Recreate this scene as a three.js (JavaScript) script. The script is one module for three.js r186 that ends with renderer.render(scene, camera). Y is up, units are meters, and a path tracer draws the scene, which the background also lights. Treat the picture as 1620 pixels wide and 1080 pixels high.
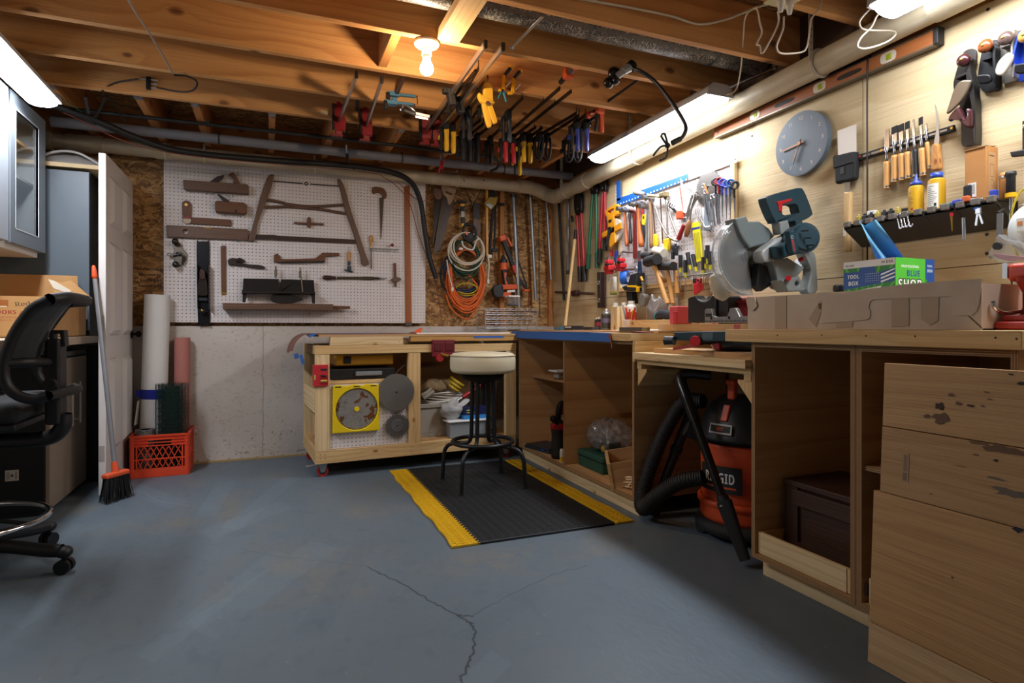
import * as THREE from 'three';
import { mergeGeometries, toCreasedNormals } from 'three/addons/utils/BufferGeometryUtils.js';
import { RoundedBoxGeometry } from 'three/addons/geometries/RoundedBoxGeometry.js';
import { RectAreaLightUniformsLib } from 'three/addons/lights/RectAreaLightUniformsLib.js';

// ---------- camera, light, exposure ----------
const scene = new THREE.Scene();
scene.background = new THREE.Color(0x000000);
const camera = new THREE.PerspectiveCamera(THREE.MathUtils.radToDeg(2 * Math.atan(540 / 939)), 1.5, 0.05, 60);
camera.position.set(0, 0.975, 0);
camera.lookAt(Math.sin(0.38921), 0.975, -Math.cos(0.38921));
camera.setViewOffset(1620, 1080, 0, 22, 1620, 1080);
const renderer = new THREE.WebGLRenderer({ antialias: true });
renderer.toneMapping = THREE.LinearToneMapping;
renderer.toneMappingExposure = 3.0;
renderer.shadowMap.enabled = true;
RectAreaLightUniformsLib.init();
const STRIP = { color: 0xf2f6ff, power: 14, glow: 5 };
const BULB = { color: 0xffdcb4, power: .4, glow: 5 };

// ---------- helpers ----------
let seed = 7;
const rnd = (a = 1, b) => { seed = (seed * 1664525 + 1013904223) >>> 0; const t = seed / 4294967296; return b === undefined ? t * a : a + t * (b - a); };
const pick = (a) => a[Math.floor(rnd(a.length))];
const V = (x, y, z) => new THREE.Vector3(x, y, z);
const PI = Math.PI;
const names = {};
const numbered = (n) => { const k = names[n] = (names[n] ?? -1) + 1; return k ? n + '_' + String(k).padStart(3, '0') : n; };
function tag(o, label, category, group, kind) { Object.assign(o.userData, { label, category }); if (group) o.userData.group = group; if (kind) o.userData.kind = kind; return o; }
function thing(name, label, category, group, pos = [0, 0, 0], turn = 0) {
  const o = new THREE.Group(); o.name = numbered(name); scene.add(o);
  o.position.set(...pos); if (Array.isArray(turn)) o.rotation.set(...turn); else o.rotation.y = turn;
  return tag(o, label, category, group);
}
const onBack = (name, label, category, group, z = -4.785) => thing(name, label, category, group, [0, 0, z]);            // local x, y are the room's; local z comes out of the wall
const onRight = (name, label, category, group, x = 2.37) => thing(name, label, category, group, [x, 0, 0], -PI / 2);      // local x is the room's z, local y its height; local z comes out of the wall
const structure = (o) => { o.userData.kind = 'structure'; return o; };
function shell(name) { const o = new THREE.Group(); o.name = name; scene.add(o); return structure(o); }
const clean = (g) => {
  if (g.index) g = g.toNonIndexed();
  for (const k of Object.keys(g.attributes)) if (!['position', 'normal', 'uv'].includes(k)) g.deleteAttribute(k);
  if (!g.attributes.normal) g.computeVertexNormals();
  if (!g.attributes.uv) g.setAttribute('uv', new THREE.BufferAttribute(new Float32Array(g.attributes.position.count * 2), 2));
  g.morphAttributes = {}; g.groups = [];
  return g;
};
function metricUV(g, grain) {   // uv in metres, u along the grain
  g.computeBoundingBox(); const s = g.boundingBox.getSize(V());
  const ax = grain ?? (s.x >= s.y && s.x >= s.z ? 0 : s.y >= s.z ? 1 : 2);
  const p = g.attributes.position, n = g.attributes.normal, uv = new Float32Array(p.count * 2), ou = rnd(3), ov = rnd(3);
  const P = [0, 0, 0], N = [0, 0, 0];
  for (let i = 0; i < p.count; i++) {
    P[0] = p.getX(i); P[1] = p.getY(i); P[2] = p.getZ(i); N[0] = Math.abs(n.getX(i)); N[1] = Math.abs(n.getY(i)); N[2] = Math.abs(n.getZ(i));
    const d = N[0] > N[1] && N[0] > N[2] ? 0 : N[1] > N[2] ? 1 : 2, r = [0, 1, 2].filter((k) => k !== d);
    const a = r.includes(ax) ? ax : r[0], b = r.find((k) => k !== a);
    uv[i * 2] = (r.includes(ax) ? P[a] : P[a] * 0.15) + ou; uv[i * 2 + 1] = P[b] + ov;
  }
  g.setAttribute('uv', new THREE.BufferAttribute(uv, 2));
}
function part(name, geos, m, parent, label) {
  let g = Array.isArray(geos) ? (geos.length === 1 ? clean(geos[0]) : mergeGeometries(geos.map(clean))) : clean(geos);
  if (m.userData.metric) metricUV(g, m.userData.grain);
  const o = new THREE.Mesh(g, m); o.name = name; o.castShadow = o.receiveShadow = true;
  if (label) o.userData.label = label;
  (parent ?? scene).add(o);
  if (!parent) o.name = numbered(name);
  return o;
}
const mv = (g, x = 0, y = 0, z = 0, rx = 0, ry = 0, rz = 0) => { if (rx || ry || rz) g.applyMatrix4(new THREE.Matrix4().makeRotationFromEuler(new THREE.Euler(rx, ry, rz))); return g.translate(x, y, z); };
const bx = (w, h, d, x = 0, y = 0, z = 0, rx, ry, rz) => mv(new THREE.BoxGeometry(w, h, d), x, y, z, rx, ry, rz);
const bb = (x0, x1, y0, y1, z0, z1) => bx(x1 - x0, y1 - y0, z1 - z0, (x0 + x1) / 2, (y0 + y1) / 2, (z0 + z1) / 2);   // by its limits
const rb = (w, h, d, r, x = 0, y = 0, z = 0, rx, ry, rz) => mv(new RoundedBoxGeometry(w, h, d, 3, Math.min(r, w / 2.02, h / 2.02, d / 2.02)), x, y, z, rx, ry, rz);
const sp = (r, x = 0, y = 0, z = 0, sx = 1, sy = 1, sz = 1, s = 16) => new THREE.SphereGeometry(r, s, Math.max(6, s * 0.7 | 0)).scale(sx, sy, sz).translate(x, y, z);
function cy(a, b, r0, r1 = r0, s = 14, open = false) {
  const A = V(...a), B = V(...b), d = B.clone().sub(A), L = d.length(), g = new THREE.CylinderGeometry(r1, r0, L, s, 1, open);
  g.applyQuaternion(new THREE.Quaternion().setFromUnitVectors(V(0, 1, 0), d.divideScalar(L)));
  return g.translate((A.x + B.x) / 2, (A.y + B.y) / 2, (A.z + B.z) / 2);
}
const bar = (a, b, w, h, roll = 0) => {   // a square bar from a to b, w across, h deep
  const A = V(...a), B = V(...b), d = B.clone().sub(A), L = d.length(), g = new THREE.BoxGeometry(w, L, h); if (roll) g.rotateY(roll);
  g.applyQuaternion(new THREE.Quaternion().setFromUnitVectors(V(0, 1, 0), d.divideScalar(L)));
  return g.translate((A.x + B.x) / 2, (A.y + B.y) / 2, (A.z + B.z) / 2);
};
const curve = (pts, closed = false, t = 0.5) => new THREE.CatmullRomCurve3(pts.map((p) => V(p[0], p[1], p[2] ?? 0)), closed, 'catmullrom', t);
const tb = (pts, r, n = pts.length * 6, s = 8, closed = false) => new THREE.TubeGeometry(curve(pts, closed), n, r, s, closed);
const ring = (R, r, x = 0, y = 0, z = 0, rx, ry, rz, s = 28, t = 8, arc = 2 * PI) => mv(new THREE.TorusGeometry(R, r, t, s, arc), x, y, z, rx, ry, rz);
const poly = (pts) => new THREE.Shape(pts.map((p) => new THREE.Vector2(p[0], p[1])));
const spl = (pts, n = 40, closed = true) => curve(pts.map((p) => [p[0], p[1], 0]), closed).getPoints(n).map((p) => [p.x, p.y]);
function ex(pts, d, bev = 0, z = 0, holes = [], crease = 0) {   // outline in x, y; depth along z from z to z + d
  const sh = Array.isArray(pts) ? poly(pts) : pts; for (const h of holes) sh.holes.push(Array.isArray(h) ? new THREE.Path(h.map((p) => new THREE.Vector2(p[0], p[1]))) : h);
  let g = new THREE.ExtrudeGeometry(sh, { depth: Math.max(1e-4, d - 2 * bev), bevelEnabled: bev > 0, bevelSize: bev, bevelThickness: bev, bevelOffset: -bev, bevelSegments: 2, curveSegments: 18, steps: 1 });
  g.translate(0, 0, z + bev);
  return crease ? toCreasedNormals(clean(g), crease) : g;
}
const circ = (r, x = 0, y = 0, n = 20) => Array.from({ length: n }, (_, i) => [x + r * Math.cos(i / n * 2 * PI), y + r * Math.sin(i / n * 2 * PI)]);
const la = (prof, s = 24, x = 0, y = 0, z = 0, rx, ry, rz) => mv(new THREE.LatheGeometry(prof.map((p) => new THREE.Vector2(p[0], p[1])), s), x, y, z, rx, ry, rz);
const gearPts = (r, n, d, x = 0, y = 0) => { const a = []; for (let i = 0; i < n; i++) { const t = i / n * 2 * PI, e = 2 * PI / n; a.push([x + (r - d) * Math.cos(t), y + (r - d) * Math.sin(t)], [x + r * Math.cos(t + e * .12), y + r * Math.sin(t + e * .12)], [x + (r - d * .1) * Math.cos(t + e * .45), y + (r - d * .1) * Math.sin(t + e * .45)], [x + (r - d) * Math.cos(t + e * .72), y + (r - d) * Math.sin(t + e * .72)]); } return a; };
const along = (g, a, b) => { const A = V(...a), B = V(...b); g.applyQuaternion(new THREE.Quaternion().setFromUnitVectors(V(0, 1, 0), B.clone().sub(A).normalize())); return g.translate(A.x, A.y, A.z); };   // a shape grown up y is put at a, pointing to b

// ---------- textures ----------
const hash = (x, y, s) => { let h = Math.imul(x, 374761393) ^ Math.imul(y, 668265263) ^ Math.imul(s, 974634777); h = Math.imul(h ^ (h >>> 13), 1274126177); return ((h ^ (h >>> 16)) >>> 0) / 4294967296; };
const vn = (x, y, px, py, s) => {   // value noise that repeats after px, py cells
  const xi = Math.floor(x), yi = Math.floor(y), fx = x - xi, fy = y - yi, u = fx * fx * (3 - 2 * fx), v = fy * fy * (3 - 2 * fy);
  const w = (a, n) => ((a % n) + n) % n, x0 = w(xi, px), x1 = w(xi + 1, px), y0 = w(yi, py), y1 = w(yi + 1, py);
  const a = hash(x0, y0, s), b = hash(x1, y0, s), c = hash(x0, y1, s), d = hash(x1, y1, s);
  return a + (b - a) * u + (c - a) * v + (a - b - c + d) * u * v;
};
const fbm = (u, v, fx, fy, o, s) => { let t = 0, a = 0.5, n = 0; for (let i = 0; i < o; i++) { t += a * vn(u * fx, v * fy, fx, fy, s + i); n += a; a *= 0.5; fx *= 2; fy *= 2; } return t / n; };
const hex = (c) => [(c >> 16) & 255, (c >> 8) & 255, c & 255];
const mix3 = (a, b, t) => [a[0] + (b[0] - a[0]) * t, a[1] + (b[1] - a[1]) * t, a[2] + (b[2] - a[2]) * t];
function paint(w, h, f, draw) {
  const c = document.createElement('canvas'); c.width = w; c.height = h; const g = c.getContext('2d');
  if (f) { const im = g.createImageData(w, h); for (let y = 0, i = 0; y < h; y++) for (let x = 0; x < w; x++, i += 4) { const q = f(x / w, y / h); im.data[i] = q[0]; im.data[i + 1] = q[1]; im.data[i + 2] = q[2]; im.data[i + 3] = 255; } g.putImageData(im, 0, 0); }
  if (draw) draw(g, w, h);
  return c;
}
function tex(c, sx, sy, color = true) { const t = new THREE.CanvasTexture(c); t.wrapS = t.wrapT = THREE.RepeatWrapping; if (sx) t.repeat.set(1 / sx, 1 / sy); if (color) t.colorSpace = THREE.SRGBColorSpace; return t; }
function woodMap({ w = 768, h = 384, a, b, dark, rings = 9, wav = 1.2, lo = 2, fine = 0.35, knots = 2, s = 1, soft = 2.2 }) {
  const A = hex(a), Bc = hex(b), D = hex(dark), K = Array.from({ length: knots }, (_, i) => [hash(i, 1, s), hash(i, 2, s), 0.012 + 0.016 * hash(i, 3, s)]);
  return paint(w, h, (u, v) => {
    let val = v * rings + wav * 2 * (fbm(u, v, lo, 3, 3, s) - 0.5), kn = 0;
    for (const [ku, kv, kr] of K) { let du = Math.abs(u - ku), dv = Math.abs(v - kv); du = Math.min(du, 1 - du) * 0.5; dv = Math.min(dv, 1 - dv) * 0.6; const d = Math.hypot(du * 1.6, dv * 0.55) / kr; val += 1.6 * Math.exp(-d * 0.9); kn = Math.max(kn, Math.exp(-Math.pow(d * 1.9, 4))); }
    const f = val - Math.floor(val), t = Math.pow(f, soft) * (1 - Math.pow(f, 14));
    const fib = fbm(u, v, 6, 160, 2, s + 9) - 0.5, fl = fbm(u, v, 3, 12, 2, s + 20) - 0.5;
    const c = mix3(mix3(A, Bc, Math.min(1, Math.max(0, t * 0.8 + fl * 0.7))), D, Math.min(1, Math.max(0, fib * fine + kn * 0.75)));
    return c;
  });
}
const noiseMap = (w, a, b, f, o, s, h = w, g = f) => { const A = hex(a), Bc = hex(b); return paint(w, h, (u, v) => mix3(A, Bc, Math.min(1, Math.max(0, (fbm(u, v, f, g, o, s) - 0.5) * 1.8 + 0.5)))); };

function crumple(g, amp, f, s, flat) { const p = g.attributes.position; for (let i = 0; i < p.count; i++) { const x = p.getX(i), y = p.getY(i), z = p.getZ(i), k = 1 + amp * (fbm((x + z) * f * .25 + .3, y * f * .3 + .3, 17, 13, 3, s) - .5); p.setXYZ(i, x * k, flat ? Math.max(0, y * k) : y * k, z * k); } g.computeVertexNormals(); return g; }

// ---------- materials ----------
const cache = {};
function mat(c, rough = 0.6, metal = 0, extra = {}) {
  const k = c + '|' + rough + '|' + metal + '|' + JSON.stringify(extra);
  return cache[k] ?? (cache[k] = new THREE.MeshPhysicalMaterial({ color: c, roughness: rough, metalness: metal, ...extra }));
}
function texMat(map, rough = 0.7, o = {}) { const { tint = 0xffffff, bump, bumpScale, grain, metal = 0, ...rest } = o; const m = new THREE.MeshPhysicalMaterial({ map, color: tint, roughness: rough, metalness: metal, bumpMap: bump ?? null, bumpScale: bumpScale ?? 1, ...rest }); m.userData.metric = true; m.userData.grain = grain; return m; }
const fineBump = tex(noiseMap(256, 0, 0xffffff, 32, 3, 51), 0.12, 0.12, false);
const woodBump = tex(noiseMap(256, 0, 0xffffff, 4, 3, 53, 256, 64), 0.5, 0.2, false);
const W = {};
{
  const joist = woodMap({ a: 0xd09a5e, b: 0xb07640, dark: 0x5c3418, rings: 7, wav: 1.6, knots: 5, s: 3, fine: .3, w: 1024, h: 384 });
  const pine = woodMap({ a: 0xe2c99b, b: 0xc9a570, dark: 0x8a5a30, rings: 8, wav: .9, knots: 2, s: 5, fine: .25 });
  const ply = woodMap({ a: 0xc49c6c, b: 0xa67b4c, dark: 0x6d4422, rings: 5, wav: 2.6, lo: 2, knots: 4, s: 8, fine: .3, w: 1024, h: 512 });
  const wallply = woodMap({ a: 0xcdb890, b: 0xbda479, dark: 0x8a6b44, rings: 6, wav: 2.6, lo: 2, knots: 1, s: 12, fine: .45, w: 1024, h: 768, soft: 1.5 });
  const walnut = woodMap({ a: 0x6c4f3b, b: 0x4e3628, dark: 0x1f140e, rings: 14, wav: .8, knots: 0, s: 14, fine: .5 });
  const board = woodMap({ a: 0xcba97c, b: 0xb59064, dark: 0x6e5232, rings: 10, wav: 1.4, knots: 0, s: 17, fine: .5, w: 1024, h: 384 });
  const edge = paint(64, 128, (u, v) => { const k = (v * 6) % 1, l = Math.floor(v * 6) % 2; return mix3(l ? [190, 152, 104] : [128, 90, 54], [90, 60, 36], (k < 0.09 ? 0.7 : 0) + 0.3 * fbm(u, v, 20, 30, 2, 4)); });
  const T = (c, x, y) => tex(c, x, y);
  W.joist = texMat(T(joist, 2.1, .5), .75, { bump: woodBump, bumpScale: .0006, grain: 0 });
  W.joist2 = texMat(T(joist, 1.7, .45), .75, { tint: 0xe6d6c2, bump: woodBump, bumpScale: .0006 });
  W.pine = texMat(T(pine, 1.3, .3), .68, { bump: woodBump, bumpScale: .0004 });
  W.pine2 = texMat(T(pine, 1.1, .24), .7, { tint: 0xf3e6d2, bump: woodBump, bumpScale: .0004 });
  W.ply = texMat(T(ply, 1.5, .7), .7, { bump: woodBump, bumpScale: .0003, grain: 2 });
  W.wallply = texMat(T(wallply, 2.2, 1.2), .72, { bump: woodBump, bumpScale: .0004, grain: 2 });
  W.walnut = texMat(T(walnut, .6, .16), .5, { bump: woodBump, bumpScale: .0004 });
  W.beech = texMat(T(pine, .7, .15), .5, { tint: 0xd6ab78 });
  W.oldoak = texMat(T(walnut, .6, .16), .55, { tint: 0xffd9a8, bump: woodBump, bumpScale: .0004 });
  W.board = texMat(T(board, 1.6, .5), .6, { bump: woodBump, bumpScale: .0004, grain: 2 });
  W.edge = texMat(T(edge, .1, .019), .75, {});
  W.handle = texMat(T(pine, .5, .1), .4, { tint: 0xe8c392 });
}
const white = mat(0xe9e7e2, .5), black = mat(0x121213, .55), blackGloss = mat(0x0d0d0e, .25), blackMatte = mat(0x161616, .85), steel = mat(0xb9bcc0, .32, 1), chrome = mat(0xe3e5e8, .12, 1), darkSteel = mat(0x55565a, .42, 1), iron = mat(0x2b2928, .55, .6), castIron = mat(0x18181a, .4, .4), brass = mat(0xb58f45, .35, 1), galv = mat(0x9a9ea2, .45, .9);
const red = mat(0xb3121c, .45), redDark = mat(0x7d0f18, .45), orange = mat(0xe2541c, .5), yellow = mat(0xf0b80a, .45), blue = mat(0x1b56a8, .5), green = mat(0x0f5137, .5), grey = mat(0x7d8288, .5), rubber = mat(0x1a1a1b, .75), cream = mat(0xd9cfb6, .5);
const clearPlastic = mat(0xffffff, .15, 0, { transmission: 1, thickness: 0, ior: 1.45, side: THREE.DoubleSide });
function label2d(w, h, f) { const c = document.createElement('canvas'); c.width = w; c.height = h; const g = c.getContext('2d'); f(g, w, h); const t = new THREE.CanvasTexture(c); t.colorSpace = THREE.SRGBColorSpace; return new THREE.MeshPhysicalMaterial({ map: t, roughness: .55 }); }
const txt = (g, s, x, y, px, fill, bold = true, align = 'center', fam = 'sans-serif') => { g.font = (bold ? 'bold ' : '') + px + 'px ' + fam; g.textAlign = align; g.textBaseline = 'middle'; g.fillStyle = fill; g.fillText(s, x, y); };

// ---------- the room ----------
const floorC = paint(1536, 1536, (u, v) => {
  const n = fbm(u, v, 5, 5, 5, 61), m = fbm(u, v, 18, 18, 3, 66), k = fbm(u, v, 120, 120, 2, 71);
  let c = mix3([84, 97, 107], [106, 119, 128], n); c = mix3(c, [120, 112, 98], Math.max(0, m - .62) * 1.6); c = mix3(c, [70, 84, 98], Math.max(0, k - .6) * .8); return c;
}, (g, w, h) => {   // floor spans x -1.9..2.5, z -4.9..1.5 ; canvas x to the east, y to the camera
  const X = (x) => (x + 1.9) / 4.4 * w, Z = (z) => (z + 4.9) / 6.4 * h;
  const line = (pts, lw, st) => { g.strokeStyle = st; g.lineWidth = lw; g.beginPath(); let p = pts[0]; g.moveTo(X(p[0]), Z(p[1])); for (const q of pts.slice(1)) { for (let i = 1; i <= 8; i++) g.lineTo(X(p[0] + (q[0] - p[0]) * i / 8 + rnd(-.006, .006)), Z(p[1] + (q[1] - p[1]) * i / 8 + rnd(-.008, .008))); p = q; } g.stroke(); };
  const c = 'rgba(28,32,38,.85)';
  line([[.375,-2.464],[.477,-2.236],[.547,-2.04],[.59,-1.937],[.642,-1.902]], 1.3, c); line([[.59,-1.937],[.618,-1.865],[.612,-1.802],[.569,-1.699],[.516,-1.614],[.493,-1.565]], 1.6, c); line([[.632,-1.906],[.792,-1.992],[1.024,-2.104],[1.215,-2.14]], 1, 'rgba(40,46,54,.6)');
  line([[.375,-2.464],[.232,-2.579],[.038,-2.718],[-.116,-2.875]], .9, 'rgba(40,46,54,.5)');
  line([[-.694,-4.09],[-.576,-3.848],[-.399,-3.673]], 2, 'rgba(150,140,125,.5)');
  for (let i = 0; i < 900; i++) { g.fillStyle = `rgba(${150 + rnd(70) | 0},${140 + rnd(60) | 0},${120 + rnd(50) | 0},${rnd(.1, .5)})`; g.fillRect(rnd(w), rnd(h), rnd(.8, 2.4), rnd(.8, 2.2)); }
  for (const [x, z, r] of [[.8, -2.35, .2], [1.0, -2.3, .25], [.55, -3.2, .15], [1.5, -2.3, .18], [-.2, -3.3, .25], [.3, -2.6, .2], [-.6, -3.4, .2]]) for (let i = 0; i < 260; i++) { const a = rnd(6.3), q = r * Math.sqrt(rnd(1)) ; g.fillStyle = `rgba(128,116,98,${rnd(.02, .09)})`; g.beginPath(); g.ellipse(X(x + q * Math.cos(a) * 1.4), Z(z + q * Math.sin(a) * .7), rnd(2, 12), rnd(1, 5), rnd(3), 0, 7); g.fill(); }
  g.globalAlpha = .12; for (let i = 0; i < 60; i++) { g.fillStyle = rnd() < .5 ? '#8ba0b4' : '#445262'; g.save(); g.translate(rnd(w), rnd(h)); g.rotate(rnd(3)); g.fillRect(0, 0, rnd(60, 260), rnd(10, 60)); g.restore(); } g.globalAlpha = 1;
});
{
  const m = new THREE.MeshPhysicalMaterial({ map: tex(floorC), roughness: .5, bumpMap: fineBump, bumpScale: .0004 });
  const g = bb(-1.9, 2.5, -.1, 0, -4.9, 1.5), p = g.attributes.position, uv = g.attributes.uv;
  for (let i = 0; i < p.count; i++) uv.setXY(i, (p.getX(i) + 1.9) / 4.4, 1 - (p.getZ(i) + 4.9) / 6.4);
  structure(part('floor', g, m));
}
// back wall: concrete footing wall, oriented strand board above it
const osbC = paint(1024, 1024, () => [120, 84, 48], (g, w, h) => {
  const pal = ['#97703f', '#b5874e', '#845c30', '#c69a62', '#744e27', '#a17643', '#cda671', '#654321'];
  for (let i = 0; i < 5200; i++) { const x = rnd(w), y = rnd(h), L = rnd(30, 120), t = rnd(6, 26), a = rnd() < .65 ? rnd(-.6, .6) : rnd(-1.6, 1.6); g.fillStyle = pick(pal); g.globalAlpha = rnd(.5, .95); for (const [ox, oy] of [[0, 0], [-w, 0], [0, -h], [-w, -h]]) { g.save(); g.translate(x + ox + 60, y + oy + 60); g.rotate(a); g.beginPath(); g.moveTo(-L / 2, -t / 2 + rnd(3)); g.lineTo(L / 2, -t / 2 * rnd(.4, 1)); g.lineTo(L / 2 + rnd(-14, 10), t / 2); g.lineTo(-L / 2 + rnd(-8, 8), t / 2 * rnd(.5, 1)); g.fill(); g.restore(); } }
  g.globalAlpha = 1;
});
const osbM = texMat(tex(osbC, 1.0, 1.0), .7, { bump: tex(osbC, 1.0, 1.0, false), bumpScale: .0015, grain: 0 });
const concC = paint(1536, 512, (u, v) => {
  const n = fbm(u, v, 8, 3, 5, 81), k = fbm(u, v, 200, 70, 2, 85); let c = mix3([178, 168, 158], [205, 197, 188], n); return mix3(c, [150, 138, 124], Math.max(0, k - .62) * 1.4);
}, (g, w, h) => {
  for (let i = 0; i < 900; i++) { const y = h - Math.pow(rnd(), 2.2) * h * .28; g.fillStyle = pick(['rgba(126,104,72,.55)', 'rgba(220,214,206,.6)', 'rgba(92,84,74,.5)', 'rgba(150,128,92,.5)']); g.beginPath(); g.ellipse(rnd(w), y, rnd(1, 6), rnd(.6, 2.4), rnd(3), 0, 7); g.fill(); }
  for (let i = 0; i < 160; i++) { g.fillStyle = 'rgba(96,86,78,.55)'; g.fillRect(rnd(w), rnd(h), rnd(1, 3), rnd(1, 2.5)); }
  g.strokeStyle = 'rgba(110,100,90,.8)'; g.lineWidth = 1.2; g.beginPath(); g.moveTo(w * .433, 0); for (let i = 1; i < 20; i++) g.lineTo(w * .433 + rnd(-1.5, 1.5), h * i / 19); g.stroke();
  g.strokeStyle = 'rgba(120,110,98,.6)'; for (let i = 0; i < 24; i++) { g.beginPath(); const x = rnd(w), y = rnd(h * .75, h); g.moveTo(x, y); g.quadraticCurveTo(x + rnd(10), y + rnd(-10, 10), x + rnd(4, 20), y + rnd(-6, 8)); g.stroke(); }
});
{
  const m = new THREE.MeshPhysicalMaterial({ map: tex(concC), roughness: .85, bumpMap: tex(concC, 0, 0, false), bumpScale: .003 });
  const wb = shell('wall_back');
  const g = bb(-1.9, 2.4, 0, .985, -5.05, -4.8), p = g.attributes.position, uv = g.attributes.uv;
  for (let i = 0; i < p.count; i++) uv.setXY(i, (p.getX(i) + 1.9) / 4.3, p.getY(i) / .985);
  part('concrete_wall', g, m, wb);
  for (const [a, b] of [[-1.9, -.62], [-.617, .602], [.605, 1.823], [1.826, 2.4]]) part('strand_board', bb(a, b, .985, 2.5, -4.87, -4.845), osbM, wb);
  for (const x of [-1.2, 1.86, 2.33]) part('stud', bb(x, x + .038, .985, 2.25, -4.845, -4.805), W.joist2, wb);
  part('sill_plate', bb(-1.9, 2.4, 2.25, 2.29, -4.845, -4.78), W.joist2, wb);
  structure(part('baseboard_back', bb(-1.9, 2.4, 0, .012, -4.8, -4.785), mat(0xa98f5f, .9)));
  // stencilled print on the strand board beside the door
  const pm = label2d(256, 200, (g2) => { g2.clearRect(0, 0, 256, 200); g2.save(); g2.translate(256, 200); g2.rotate(PI); for (const [i, s] of ['THIS SIDE DOWN', 'SITE OR BETTER', 'ROOF CLADDING', 'MAY BE REQUIRED'].entries()) txt(g2, s, 128, 28 + i * 46, 27, '#1d130b'); g2.restore(); });
  pm.transparent = true; part('stencil_print', mv(new THREE.PlaneGeometry(.26, .17), -.735, 1.33, -4.8435), pm, wb);
}
// right wall: plywood sheets
{
  const wr = shell('wall_right');
  part('backing', bb(2.4, 2.6, 0, 2.5, -5.05, 1.7), mat(0x4a3626, .9), wr);
  const top = 2.13, mid = 1.2;
  for (const [a, b] of [[-4.845, -2.532], [-2.529, -1.797], [-1.7935, -.6], [-.597, 1.5]]) {
    part('plywood_sheet', bb(2.372, 2.39, mid + .0015, top, a, b), W.wallply, wr);
    part('plywood_sheet', bb(2.373, 2.39, 0, mid - .0015, a, b), W.wallply, wr);
  }
  part('top_plate', bb(2.385, 2.4, top, 2.25, -4.845, 1.5), W.joist2, wr);
  for (const [px, py] of [[-1.317,1.307],[-1.317,1.239],[-2.428,1.99],[-1.313,2.108]]) part('screw_hole', cy([2.37, py, px], [2.3725, py, px], .006, .006, 8), black, wr);
}
{
  const m = mat(0xb9b4aa, .9);
  structure(part('wall_left', bb(-1.95, -1.7, 0, 2.5, -5.05, 1.7), m));
  structure(part('wall_front', bb(-1.95, 2.6, 0, 2.5, 1.5, 1.7), m));
}
// ceiling: joists under a strand board deck
{
  const c = shell('ceiling');
  part('deck', bb(-1.95, 2.6, 2.487, 2.52, -5.05, 1.7), osbM, c);
  for (let k = 0; k < 12; k++) { const z = -3.79 + k * .4064; part('joist', rb(4.12, .235, .038, .003, .34, 2.3675 + rnd(-.002, .002), z), W.joist, c); }
  for (const x of [-1.09, -.69, -.41, 0, .37, .78, 1.19, 1.6, 2.0]) {
    part('joist', bb(x, x + .038, 2.252, 2.487, -4.845, -3.81), W.joist2, c);
    part('joist_hanger', [bb(x - .002, x + .04, 2.25, 2.252, -3.87, -3.81), bb(x - .003, x, 2.25, 2.4, -3.86, -3.81), bb(x + .038, x + .041, 2.25, 2.4, -3.86, -3.81)], galv, c);
  }
  part('rim_joist', bb(-1.7, 2.4, 2.29, 2.487, -4.845, -4.81), W.joist2, c);
  // flat noggin above the bulb and short blocks
  part('blocking', bb(.69, .79, 2.25, 2.29, -2.56, -2.18), W.pine2, c);
  part('blocking', bb(.50, .54, 2.26, 2.48, -2.95, -2.59), W.joist2, c);
}

// ---------- lamps ----------
function stripLight(label, x, y, z0, z1, k = 1) {
  const t = thing('shop_light', label, 'light', 'hanging shop lights', [x, y, (z0 + z1) / 2]), L = Math.abs(z1 - z0);
  const prof = [[-.078, 0], [-.07, .028], [-.045, .052], [.045, .052], [.07, .028], [.078, 0]];
  part('housing', mv(ex(prof, L, 0), 0, 0, -L / 2), mat(0xb9b9ba, .5), t);
  for (const s of [-1, 1]) part('end_cap', mv(ex([[-.08, -.008], [-.074, .03], [-.047, .056], [.047, .056], [.074, .03], [.08, -.008]], .012, .002), 0, 0, s * L / 2 - .006), mat(0xa8a8aa, .5), t);
  const em = new THREE.MeshStandardMaterial({ color: 0xffffff, emissive: STRIP.color, emissiveIntensity: STRIP.glow, roughness: .6 });
  part('diffuser', mv(ex(spl([[-.07, 0], [-.06, -.022], [-.03, -.034], [0, -.036], [.03, -.034], [.06, -.022], [.07, 0]], 24, false), L - .03, 0), 0, -.001, -L / 2 + .015), em, t);
  for (const s of [-1, 1]) part('hanger_chain', [cy([-.03, .045, s * L * .42], [0, 2.25 - y, s * L * .42], .0015, .0015, 5), cy([.03, .045, s * L * .42], [0, 2.25 - y, s * L * .42], .0015, .0015, 5)], steel, t);
  const l = new THREE.RectAreaLight(STRIP.color, STRIP.power * k, .12, L - .04); l.position.set(x, y - .04, (z0 + z1) / 2); l.rotation.x = -PI / 2; l.name = 'shop_light_glow'; scene.add(l);
  return t;
}
stripLight('lit strip light hanging over the pegboard end of the workbench', 2.11, 2.15, -3.585, -2.375);
stripLight('lit strip light hanging over the wood level and hand planes', 2.10, 2.15, -1.51, -.30);
stripLight('lit strip light hanging beside the grey glass-door cabinet', -1.08, 2.15, -3.77, -2.56, 1.4);
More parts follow.
